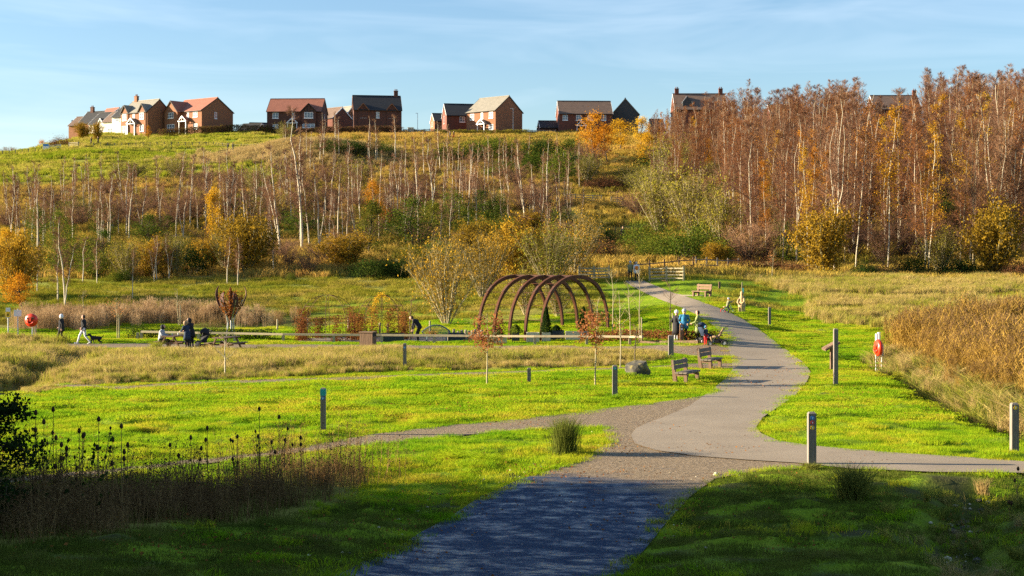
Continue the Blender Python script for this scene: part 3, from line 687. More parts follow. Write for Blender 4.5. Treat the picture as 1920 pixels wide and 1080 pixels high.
def place(name, meshes, loc, label, cat, s=1.0, rz=0.0, group=None, sx=1.0):
    e = empty(name, loc, label, cat, rz, group); e.scale = (s*sx, s*sx, s)
    nm = [m.name.split('.')[0] for m in meshes if m]
    for m, nn in zip([m for m in meshes if m], nm): link(nn, m, e)
    return e

# patches of low growth, scattered as one mass each
def patch_lawn(seed, mat, n=300, size=.8, h=(.05,.11), w=.012):
    rng = np.random.default_rng(seed); nb = NB(); b = np.column_stack([rng.uniform(-size/2, size/2, (n,2)), np.full(n, -.01)])
    t = b + np.column_stack([rng.normal(0, .035, (n,2)), rng.uniform(*h, n)]); nb.twigs(b, t, w, rng, mat); return nb.mesh('tuft')
def patch_tall(seed, mats, n=150, size=1.0, h=(.3,.75), w=.014, lean=.16, clump=7):
    rng = np.random.default_rng(seed); nb = NB(); cc = rng.uniform(-size/2, size/2, (clump,2))
    for i, mt in enumerate(mats):
        k = n//len(mats); c = cc[rng.integers(0, clump, k)]+rng.normal(0, .11*size, (k,2)); b = np.column_stack([c, np.full(k, -.02)])
        L = rng.uniform(*h, k); t = b+np.column_stack([rng.normal(0, lean, (k,2))*L[:,None]*2+np.array([.06,0]), L]); nb.blades(b, t, w, rng, mt, .3)
    return nb.mesh('tuft')
def patch_reed(seed, leaf, plume, n=34, size=.9, h=(1.7,2.4), pl=.24, lw=.03, k=8):
    rng = np.random.default_rng(seed); nb = NB(); b = np.column_stack([rng.uniform(-size/2, size/2, (n,2)), np.full(n, -.05)]); L = rng.uniform(*h, n)
    t = b+np.column_stack([rng.normal(0, .09, (n,2))*L[:,None], L]); nb.twigs(b, t, .02, rng, leaf)
    f = rng.uniform(.1, .9, (n,k,1)); a = (b[:,None]+(t-b)[:,None]*f).reshape(-1,3); az = rng.uniform(0, 6.283, len(a)); ll = rng.uniform(.3, .65, len(a))
    nb.blades(a, a+np.column_stack([np.cos(az)*ll*.42, np.sin(az)*ll*.42, ll*rng.uniform(.2, .95, len(a))]), lw, rng, leaf, -.2)
    p = np.repeat(t, 8, 0)-np.column_stack([np.zeros((n*8,2)), rng.uniform(0, pl, n*8)])+rng.normal(0, .022, (n*8,3)); nb.leaves(p, .08, rng, plume, 0, .35)
    return nb.mesh('reeds')
def patch_weed(seed, n=30, size=1.1, h=(.4,1.3)):
    rng = np.random.default_rng(seed); nb = NB(); b = np.column_stack([rng.uniform(-size/2, size/2, (n,2)), np.full(n, -.03)]); L = h[0]+(h[1]-h[0])*rng.uniform(0, 1, n)**1.6
    t = b+np.column_stack([rng.normal(0, .13, (n,2))*L[:,None], L]); nb.twigs(b, t, .02, rng, 'dead_stem'); q = np.column_stack([rng.uniform(-size/2, size/2, (40,2)), np.full(40, -.02)]); nb.blades(q, q+np.column_stack([rng.normal(0, .1, (40,2)), rng.uniform(.15, .5, 40)]), .016, rng, 'grass_worn_shade', .2)
    k = 6; f = rng.uniform(.35, .95, (n,k,1)); a = (b[:,None]+(t-b)[:,None]*f).reshape(-1,3); e = a+unit(rng.normal(size=a.shape)*[1,1,.3]+[0,0,.8])*rng.uniform(.12, .3, (len(a),1))
    nb.twigs(a, e, .009, rng, 'dead_stem'); nb.leaves(np.concatenate([t, e[::2]]), .035, rng, 'dead_head', 0, .8)
    nb.leaves(a+rng.normal(0, .04, a.shape), .06, rng, 'dead_stem', .3, .35)
    return nb.mesh('weeds')
def scatter(name, label, cat, protos, x, y, sc, rng, zoff=0.0):
    """one mass of plants: copies of a few patch meshes set on points of the ground"""
    pc = bpy.data.collections.new(name+'_kinds')
    for k, p in enumerate(protos): pc.objects.link(bpy.data.objects.new('%s_kind' % name, p))
    n = len(x); me = bpy.data.meshes.new(name); me.vertices.add(n)
    me.vertices.foreach_set('co', np.column_stack([x, y, hzg(x, y)+zoff]).astype(np.float32).ravel())
    for an, ty, val in (('rz','FLOAT',rng.uniform(0, 6.283, n)), ('sc','FLOAT',np.broadcast_to(sc, n)), ('pi','INT',rng.integers(0, len(protos), n))):
        a = me.attributes.new(an, ty, 'POINT'); a.data.foreach_set('value', np.ascontiguousarray(val).astype(np.float32 if ty == 'FLOAT' else np.int32))
    o = link(name, me); tag(o, label, cat, None, 'stuff')
    g = bpy.data.node_groups.new(name, 'GeometryNodeTree'); g.interface.new_socket('Geometry', in_out='INPUT', socket_type='NodeSocketGeometry'); g.interface.new_socket('Geometry', in_out='OUTPUT', socket_type='NodeSocketGeometry')
    n_, l_ = g.nodes, g.links; gi = n_.new('NodeGroupInput'); go = n_.new('NodeGroupOutput')
    ci = n_.new('GeometryNodeCollectionInfo'); ci.inputs['Collection'].default_value = pc; ci.inputs['Separate Children'].default_value = True; ci.inputs['Reset Children'].default_value = True
    ip = n_.new('GeometryNodeInstanceOnPoints'); ip.inputs['Pick Instance'].default_value = True
    def attr(nm, ty):
        q = n_.new('GeometryNodeInputNamedAttribute'); q.data_type = ty; q.inputs['Name'].default_value = nm; return q.outputs['Attribute']
    cx = n_.new('ShaderNodeCombineXYZ'); l_.new(attr('rz','FLOAT'), cx.inputs[2])
    l_.new(gi.outputs[0], ip.inputs['Points']); l_.new(ci.outputs[0], ip.inputs['Instance']); l_.new(attr('pi','INT'), ip.inputs['Instance Index'])
    l_.new(cx.outputs[0], ip.inputs['Rotation']); l_.new(attr('sc','FLOAT'), ip.inputs['Scale']); l_.new(ip.outputs[0], go.inputs[0])
    md = o.modifiers.new('scatter', 'NODES'); md.node_group = g
    return o
def fan(rng, n, y0, y1, u0=-.40, u1=.40, power=2.0):
    """points over the wedge of ground in view"""
    y = (rng.uniform(y0**power, y1**power, n))**(1/power); u = rng.uniform(u0, u1, n); return u*y, y
def polypts(rng, poly, n):
    b = np.array(poly); x = rng.uniform(b[:,0].min(), b[:,0].max(), n); y = rng.uniform(b[:,1].min(), b[:,1].max(), n); k = in_poly(x, y, poly); return x[k], y[k]

rg = np.random.default_rng(11)
# --- lawn
x, y = fan(rg, 26000, 16, 100)
d_, s_ = zones(x, y); edge = rg.uniform(0, 1, len(x))
k = ~lane_mask(x, y) & (d_ < .3) & (s_ < .5); x, y = x[k], y[k]
worn = (y < 37+2*(fbm(x/2, y/2, 15)-.5)) & ((x > 1.5) | (y < 31)); near = (y < 46) & ~worn; far = y >= 46  # first mask: thin turf in the tree shade, given the shade-dark blades
scatter('worn_shade_grass', 'thin worn grass on the shaded verge right of the gravel track', 'grass', [patch_lawn(10+i, 'grass_worn_shade', 220) for i in range(4)], x[worn], y[worn], rg.uniform(.6, 1.1, worn.sum()), rg)
scatter('lawn_grass', 'short bright green grass of the near lawns beside the tracks', 'grass', [patch_lawn(i, 'grass_lawn') for i in range(6)], x[near], y[near], rg.uniform(.6, 1.2, near.sum()), rg)
scatter('far_lawn_grass', 'close green grass of the lawns around the thin path and pergola', 'grass', [patch_lawn(20+i, 'grass_lawn', 330, 1.5, (.03,.075), .022) for i in range(6)], x[far], y[far], rg.uniform(.7, 1.2, far.sum()), rg)
# --- longer wisps of green dotted through the lawn and along the path edges
x, y = fan(rg, 5200, 18, 95); d_, s_ = zones(x, y); k = ~lane_mask(x, y) & (d_ < .3) & (fbm(x/3, y/3, 5) > .52); x, y = x[k], y[k]
scatter('lawn_tussocks', 'slightly longer green tussocks dotted over the lawns', 'grass', [patch_tall(60+i, ['grass_lawn'], 90, .7, (.07,.17), .014, .2) for i in range(4)], x, y, rg.uniform(.6, 1.2, len(x))*np.clip(1.3-y/90, .5, 1), rg)
# --- grass creeping over the path edges
ex_, ey_ = [], []
for pl, n in ((tarmac, 900), (gravel, 900), (thin, 500)):
    q = np.array(pl+pl[:1]); d = np.concatenate([[0], np.cumsum(np.hypot(*np.diff(q, axis=0).T))]); t = rg.uniform(0, d[-1], n); ex_.append(np.interp(t, d, q[:,0])+rg.normal(0, .16, n)); ey_.append(np.interp(t, d, q[:,1])+rg.normal(0, .12, n))
x = np.concatenate(ex_); y = np.concatenate(ey_); k = (y > 16) & (y < 90) & (fbm(x/1.2, y/1.2, 27) > .45) & ~(in_poly(x, y, gravel) & in_poly(x, y, tarmac)); x, y = x[k], y[k]
inner = np.zeros(len(x), bool)
for pl in (tarmac, gravel, thin): inner |= in_poly(x, y, pl) & (seg_dist(x, y, pl+pl[:1]) > .22)
inner |= in_poly(x, y, gravel) & (seg_dist(x, y, tarmac+tarmac[:1]) < .5); x, y = x[~inner], y[~inner]
scatter('edge_grass', 'ragged grass creeping over the edges of the paths', 'grass', [patch_lawn(30+i, 'grass_lawn', 90, .45, (.04,.13), .014) for i in range(4)], x, y, rg.uniform(.6, 1.3, len(x)), rg)
# --- dry rough grass of the bank, the left slope and the meadow
bx, by = [], []
for pl, n in ((bank, 9000), (leftrough, 3000), (meadow, 16000)):
    a, b = polypts(rg, pl, n); k = ~in_poly(a, b, mgreen) & ~lane_mask(a, b) & (zones(a, b)[0] > .3); bx.append(a[k]); by.append(b[k])
x = np.concatenate(bx); y = np.concatenate(by); k = rg.uniform(0, 1, len(x)) < .55+.8*(fbm(x/4, y/4, 8)-.4); x, y = x[k], y[k]
edge = np.minimum(seg_dist(x, y, thin), seg_dist(x, y, terr)); short = np.where((x < 12) & (y < 84), np.clip(.30+.12*edge, .3, .85), 1.0)*(.6+.8*fbm(x/1.7, y/1.7, 18))
scatter('meadow_grass', 'dry tan and olive rough grass of the bank and meadow', 'grass', [patch_tall(80+i, [['grass_tan'],['grass_tan','grass_dry']][i % 2], 130, 1.1, (.22,.6), .02) for i in range(6)], x, y, rg.uniform(.7, 1.3, len(x))*short, rg)
# --- hillside grass
x, y = fan(rg, 15000, 100, 345, -.42, .42, 1.6); d_, s_ = zones(x, y); k = (d_ > .05) & ~lane_mask(x, y); x, y = x[k], y[k]
foot = (y < 126)
scatter('slope_foot_grass', 'olive green grass at the foot of the hill behind the reeds', 'grass', [patch_tall(115+i, ['grass_foot'], 260, 1.3, (.08,.28), .016, .2, 14) for i in range(5)], np.repeat(x[foot], 2)+rg.normal(0, .7, 2*foot.sum()), np.repeat(y[foot], 2)+rg.normal(0, .7, 2*foot.sum()), rg.uniform(.9, 1.5, 2*foot.sum()), rg)
x, y = x[~foot], y[~foot]
fld = (y > 222+.12*(x+60)) & (x/y < -.15)
scatter('field_grass', 'green and straw coloured grass of the open field below the crest houses', 'grass', [patch_tall(110+i, ['grass_field'], 150, 1.2, (.12,.35), .035) for i in range(4)], x[fld], y[fld], rg.uniform(1.3, 2.4, fld.sum()), rg)
x, y = x[~fld], y[~fld]
scatter('hillside_grass', 'rough olive and straw grass covering the hillside', 'grass', [patch_tall(100+i, ['grass_hill'], 150, 1.2, (.15,.45), .03) for i in range(5)], x, y, rg.uniform(1.3, 2.4, len(x)), rg)
# --- the pale tall grass knoll on the hill, behind the hillside birches
kx = rg.normal(-38, 8, 900); ky = rg.normal(259, 6.5, 900)
scatter('knoll_grass', 'tall pale straw grass on the knoll below the red roofed house', 'grass', [patch_tall(120+i, ['grass_dry'], 160, 1.2, (.5,1.0), .035) for i in range(3)], kx, ky, rg.uniform(1.0, 1.7, 900), rg)
# --- leaves blown over the lawns
def patch_fallen(seed):
    rng = np.random.default_rng(seed); nb = NB(); nb.leaves(np.column_stack([rng.uniform(-.8, .8, (14,2)), rng.uniform(.03, .09, 14)]), .055, rng, 'leaf_beech', .8, .7); return nb.mesh('leaves')
x, y = fan(rg, 1500, 20, 80); d_, s_ = zones(x, y); k = (d_ < .5) & (fbm(x/6, y/6, 44) > .45); x, y = x[k], y[k]
scatter('fallen_leaves', 'brown fallen leaves scattered over lawns and tracks', 'leaves', [patch_fallen(700+i) for i in range(4)], x, y, rg.uniform(.7, 1.2, len(x)), rg)
# --- reeds
a, b = polypts(rg, reedzone, 1700)
u_ = a/b; k = (seg_dist(a, b, _d1) > .75); a, b = a[k], b[k]
hgt = .88*np.clip(.30+.17*(seg_dist(a, b, _d1)), .35, 1.05)*rg.uniform(.7, 1.1, len(a))*(.45+1.0*fbm(a/1.8, b/1.8, 91)); k = rg.uniform(0, 1, len(a)) < np.clip(seg_dist(a, b, reedzone+reedzone[:1])/2.0+.15, 0, 1); a, b, hgt = a[k], b[k], hgt[k]
scatter('reed_bed', 'tall golden brown reeds beside the ditch with dark feathery heads', 'reeds', [patch_reed(140+i, 'reed_leaf', 'reed_plume', 30, 1.1) for i in range(5)], a, b, hgt, rg)
lb = wpoly([(20,628),(230,615),(560,612),(560,603),(420,590),(300,585),(180,590),(20,590)])
a, b = polypts(rg, lb, 2200); k = rg.uniform(0, 1, len(a)) < np.clip(seg_dist(a, b, lb+lb[:1])/3.0, 0, 1)*(.25+1.0*fbm(a/4, b/4, 93)); a, b = a[k], b[k]
scatter('pink_reed_bed', 'pinkish tan reeds behind the low hedge and rail', 'reeds', [patch_reed(150+i, 'reed_pink', 'reed_pink', 44, 1.1, (1.1,1.8), .34, .018, 3) for i in range(4)], a, b, rg.uniform(.5, .95, len(a))*(.45+.75*fbm(a/3, b/3, 95)), rg)
# --- dead weeds in the shade and ditch-side rushes
a, b = polypts(rg, weeds, 1500); k = ~lane_mask(a, b) & (rg.uniform(0, 1, len(a)) < np.clip(seg_dist(a, b, weeds+weeds[:1])/2.2, 0, 1)*(.35+1.1*fbm(a/1.6, b/1.6, 77))); a, b = a[k], b[k]
scatter('dead_weeds', 'dark brown dead weeds in the shaded strip before the gravel path', 'weeds', [patch_weed(160+i) for i in range(6)], a, b, rg.uniform(.5, .95, len(a))*np.clip(.55+seg_dist(a, b, weeds+weeds[:1])/4, .5, 1), rg)
a, b = polypts(rg, wpoly([(-100,955),(200,925),(420,885),(600,855),(720,862),(740,900),(640,940),(300,1000),(-100,1030)]), 420); k = ~lane_mask(a, b); a, b = a[k], b[k]
def patch_stalk(seed):
    rng = np.random.default_rng(seed); nb = NB(); n = 7; q = np.column_stack([rng.uniform(-.5, .5, (n,2)), np.full(n, -.03)]); L = rng.uniform(.5, 1.35, n); t = q+np.column_stack([rng.normal(0, .14, (n,2))*L[:,None], L]); nb.twigs(q, t, .018, rng, 'dead_stem')
    f = rng.uniform(.4, .97, (n,7,1)); s = (q[:,None]+(t-q)[:,None]*f).reshape(-1,3); e = s+unit(rng.normal(size=s.shape)*[1,1,.3]+[0,0,.9])*rng.uniform(.1, .28, (len(s),1)); nb.twigs(s, e, .009, rng, 'dead_stem'); nb.leaves(np.concatenate([t, e[::2]]), .04, rng, 'dead_head', 0, .8); return nb.mesh('stalks')
scatter('weed_stalks', 'loose tall brown weed stalks rising over the shaded verge and path edge', 'weeds', [patch_stalk(180+i) for i in range(6)], a, b, rg.uniform(.6, 1.1, len(a)), rg)
tx = np.zeros(320)
t_ = rg.uniform(0, 1, 260); tx[:260] = np.interp(t_, np.linspace(0, 1, len(_d1)), [p[0] for p in _d1])+rg.uniform(.45, 1.8, 260); ty = np.interp(t_, np.linspace(0, 1, len(_d1)), [p[1] for p in _d1])+rg.uniform(.2, .9, 260)
t_ = rg.uniform(0, 1, 60); tx[260:] = np.interp(t_, np.linspace(0, 1, len(_d3)), [p[0] for p in _d3])+rg.normal(0, .9, 60); ty = np.concatenate([ty, np.interp(t_, np.linspace(0, 1, len(_d3)), [p[1] for p in _d3])+rg.normal(0, .4, 60)])
scatter('ditch_grass', 'long arching green and straw grass hanging over the ditch edges', 'grass', [patch_tall(170+i, [['grass_tan','rush'],['grass_dry']][i == 2], 130, .8, (.35,.8), .016, .28) for i in range(3)], tx, ty, np.where(ty < 42, .42, 1)*rg.uniform(.7, 1.2, len(tx)), rg)

# ------------------------------------------------------------------ trees and shrubs, each its own thing
ORD = ['first','second','third','fourth','fifth','sixth','seventh','eighth','ninth','tenth','eleventh','twelfth','thirteenth','fourteenth','fifteenth','sixteenth','seventeenth','eighteenth','nineteenth','twentieth','twenty-first','twenty-second','twenty-third','twenty-fourth','twenty-fifth','twenty-sixth','twenty-seventh','twenty-eighth','twenty-ninth','thirtieth']
BH = [birch_meshes(200+i, 12, 34, 22, 1, 'twig_purple', spread=.22, low=.3, tww=.028, rbk=.0085) for i in range(4)] + \
     [birch_meshes(204+i, 12, 34, 22, 2, 'twig_purple', spread=.22, low=.3, tww=.028, rbk=.008) for i in range(2)]
BW = [birch_meshes(210+i, 15, 48, 36, 1, ['twig_rust','twig_purple','twig_purple'][i], ['leaf_rust',None,None][i], 260, spread=.24, low=.2, tww=.021, rbk=[.0030,.0042,.0034][i], bark=['bark_wood','bark_birch','bark_wood'][i]) for i in range(3)] + \
     [birch_meshes(213+i, 15, 46, 32, 2, ['twig_purple','twig_rust'][i], spread=.24, low=.2, tww=.021, rbk=.0032, bark=['bark_wood','bark_birch'][i]) for i in range(2)] + \
     [birch_meshes(215+i, 15, 46, 34, 1+i, 'twig_rust', 'leaf_rust', 1000, spread=.24, low=.22, tww=.021, rbk=.0034) for i in range(2)] + \
     [birch_meshes(217, 15, 42, 28, 3, 'twig_purple', spread=.24, low=.18, tww=.021, rbk=.0034)]
BG = [birch_meshes(230+i, 13, 34, 20, 1, 'twig_rust', 'leaf_gold', 2300, spread=.17, low=.3, rbk=.0034) for i in range(2)]
BO = [birch_meshes(233+i, 12, 34, 20, 1, 'twig_rust', 'leaf_orange', 2300, spread=.17, low=.25, rbk=.0036) for i in range(2)]
tr = random.Random(77)
HILL = [(21,452,352),(60,458,368),(70,478,360),(105,420,345),(122,578,438),(108,568,470),(70,548,480),(155,530,460),(182,533,468),(205,465,345),(237,450,328),(242,455,338),(289,531,458),(294,528,466),(300,430,335),(317,525,480),(331,430,308),(356,432,322),(385,430,318),(425,426,308),(432,430,330),(446,537,470),(426,533,480),(460,450,350),(472,440,368),(248,562,520),(212,430,340),(265,440,350),(343,450,360),(170,420,350),(136,450,372),(410,440,345),
 (513,512,430),(526,477,310),(566,472,250),(580,470,335),(599,470,328),(615,465,380),(633,460,335),(629,505,430),(650,460,370),(606,302,238),(600,305,245),(636,300,233),(690,303,233),(705,305,238),(742,303,230),(745,400,308),(783,408,285),(811,425,288),(825,322,243),(840,340,275),(877,437,318),(905,430,358),(941,382,298),(930,415,340),(955,370,298),(843,452,368),(860,415,318),(893,415,328),(726,410,348),(666,440,345),(500,415,348),(546,422,330),(984,415,290),(1001,420,328),(1025,390,283),(1045,420,340),(575,300,240),(655,350,280),(675,420,320),(760,350,275),(795,330,262),(712,380,300),(765,430,340),(490,470,370),(540,390,300),(560,420,330),(690,360,290),(620,400,310),(915,345,270),(870,350,290),(970,340,275),(480,400,320)]
hr_ = random.Random(12); HILL += [(int(x_), int(y_), int(y_-hr_.uniform(55, 95))) for x_, y_ in [(hr_.uniform(20, 1040), hr_.uniform(372, 470)) for _ in range(46)]]
ZN = [(0,160,'above the lifebuoy'),(160,330,'below the orange brick houses'),(330,500,'above the flame sculpture'),(500,620,'below the long red roof'),(620,740,'below the steep black roof'),(740,860,'above the bending man'),(860,1060,'above the steel pergola')]
for a, b, zn in ZN:
    for up_, w_ in ((True, 'upper'), (False, 'lower')):
        g = sorted([p for p in HILL if a <= p[0] < b and (p[1] < 440) == up_])
        for i, (px, by_, ty_) in enumerate(g):
            c = gpix(px, by_, 90); h = max(4.0, (by_-ty_)*c.y/F*1.22); mm = tr.choice(BH)
            place('birch_tree', mm, c, '%s bare birch from left, %s row %s' % (ORD[i], w_, zn), 'tree', h/12, tr.uniform(0, 6.28), 'birches on the open hillside', tr.uniform(1.0, 1.35))
# right-hand wood
wood = []
rw = np.random.default_rng(5)
for i in range(520):
    px = rw.uniform(1215, 1960); yb = rw.uniform(0, 1)**.75*(292-131)+131
    if px < 1420 and yb < 140+(1420-px)*.6: continue
    if px < 1260 and yb < 215: continue
    wood.append((px, yb))
wood.sort(key=lambda p: p[1]); 
k_, keep = 0, []
for p in wood:
    if all(abs((p[0]-q[0])/F*p[1]) > .9 or abs(p[1]-q[1]) > 1.6 for q in keep[-40:]): keep.append(p)
front, deep = keep[:140]+[(rw.uniform(1218, 1415), rw.uniform(208, 292)) for _ in range(30)]+[(rw.uniform(1240, 1300), rw.uniform(255, 300)) for _ in range(9)], keep[140:]
WZ = [(1200,1330,'left of the rust oak'),(1330,1420,'behind the olive shrubs'),(1420,1560,'above the round amber bush'),(1560,1700,'above the red bramble'),(1700,1830,'above the olive bush'),(1830,2000,'by the tall amber bush')]
def wh(px): return np.interp(px, [1200,1300,1400,1550,1750,1960], [7.0,10.5,14.0,15.5,17.0,18.5])
for a, b, zn in WZ:
    for r0, r1, rn in ((0,143,'front'),(143,158,'second'),(158,180,'third'),(180,400,'back')):
        g = sorted([p for p in front if a <= p[0] < b and r0 <= p[1] < r1])
        for i, (px, yy) in enumerate(g):
            c = gxy(px, yy); h = wh(px)*tr.uniform(.82, 1.12)*(.7 if 1615 < px < 1735 and yy > 205 else 1); q = tr.random()
            mm = tr.choice(BG) if q < .08 else tr.choice(BO) if q < .16 else tr.choice(BW)
            if i < 30: lab = '%s birch from left, %s rank of the wood, %s' % (ORD[i], rn, zn)
            else: lab = 'last rust twigged birches at the right, %s rank, %s' % (rn, zn)
            place('birch_tree', mm, c, lab, 'tree', h/15*(1 if mm not in BG+BO else 1.05), tr.uniform(0, 6.28), 'birches of the rust coloured wood', tr.uniform(.9, 1.15))
dx = np.array([(p[0]-960)/F*p[1] for p in deep]); dy = np.array([p[1] for p in deep])
ex, ey = fan(rw, 170, 255, 312, .105, .40, 1.0); dx = np.concatenate([dx, ex]); dy = np.concatenate([dy, ey])
px_ = 960+F*dx/dy
def joined(mm):
    me = [m for m in mm if m]; bm = bmesh.new(); mats = []; 
    for m in me:
        base = len(mats); mats += list(m.materials); k0 = len(bm.faces); bm.from_mesh(m)
        bm.faces.ensure_lookup_table()
        for f in bm.faces[k0:]: f.material_index += base
    o = bpy.data.meshes.new('far_birch'); bm.to_mesh(o); bm.free(); [o.materials.append(m) for m in mats]; return o
scatter('distant_birches', 'mass of rust twigged birches filling the back of the wood', 'trees', [joined(m) for m in (BW[0], BW[1], BW[3], BW[5])], dx, dy, wh(px_)/15*rw.uniform(.85, 1.1, len(dx))*np.where((px_ > 1615) & (px_ < 1735) & (dy > 205), .70, 1), rw, -.1)

sx_, sy_ = fan(rw, 190, 152, 262, -.37, .05, 1.3); k = ~((sy_ > 215+.12*(sx_+60)) & (sx_/sy_ < -.16)); sx_, sy_ = sx_[k], sy_[k]
scatter('hillside_saplings', 'thin bare birch saplings filling the slope between the larger birches', 'trees', [joined(BH[0]), joined(BH[2]), joined(BH[3])], sx_, sy_, rw.uniform(.36, .58, len(sx_)), rw, -.1)
# shrubs and small trees by photograph: kind, px, foot row, width px, height px, label
SH = {
 'amber': [shrub_meshes(300+i, 3, 2.6, 26, 26, 'twig_olive', 'bark_olive', 'leaf_amber', 9500, .095) for i in range(2)],
 'olive': [shrub_meshes(303+i, 3, 2.8, 26, 28, 'twig_olive', 'bark_pale', 'leaf_olive', 2600, .08) for i in range(3)],
 'willow': [shrub_meshes(306+i, 3.2, 2.6, 26, 34, 'twig_olive', 'bark_pale', 'leaf_amber', 2600, .07, .014) for i in range(2)],
 'oak': [tree_meshes(309+i, 3, 2.2, 'leaf_orange', 46, 60, .085) for i in range(2)],
 'gold': [tree_meshes(312, 3, 2.0, 'leaf_gold', 46, 60, .085)],
 'greentree': [tree_meshes(314+i, 3, 2.6, 'leaf_olive', 60, 70, .075, low=.15) for i in range(2)],
 'darktree': [tree_meshes(317+i, 3, 2.6, 'leaf_green', 60, 70, .075, low=.1) for i in range(2)],
 'gorse': [bush_meshes(320+i, 3, 2.0, 60, 80, 'leaf_green', .09, dead='leaf_olive') for i in range(3)],
 'gorse_dark': [bush_meshes(324+i, 3, 1.8, 60, 80, 'leaf_dark', .09, dead='leaf_green') for i in range(2)],
 'bramble': [bush_meshes(328+i, 3, 1.4, 50, 60, 'bramble', .09, dead='leaf_beech') for i in range(2)],
 'red': [bush_meshes(331, 3, 1.7, 40, 40, 'leaf_pinkred', .09, dead='bramble')],
 'purple': [shrub_meshes(333+i, 3, 2.4, 26, 30, 'twig_purple', 'bark_brown') for i in range(2)],
}
DIM = {'amber':(3,2.6),'olive':(3,2.8),'willow':(3.2,2.6),'oak':(2.2,3),'gold':(2,3),'greentree':(2.6,3),'darktree':(2.6,3),'gorse':(3,2),'gorse_dark':(3,1.8),'bramble':(3,1.4),'red':(3,1.7),'purple':(3,2.4)}
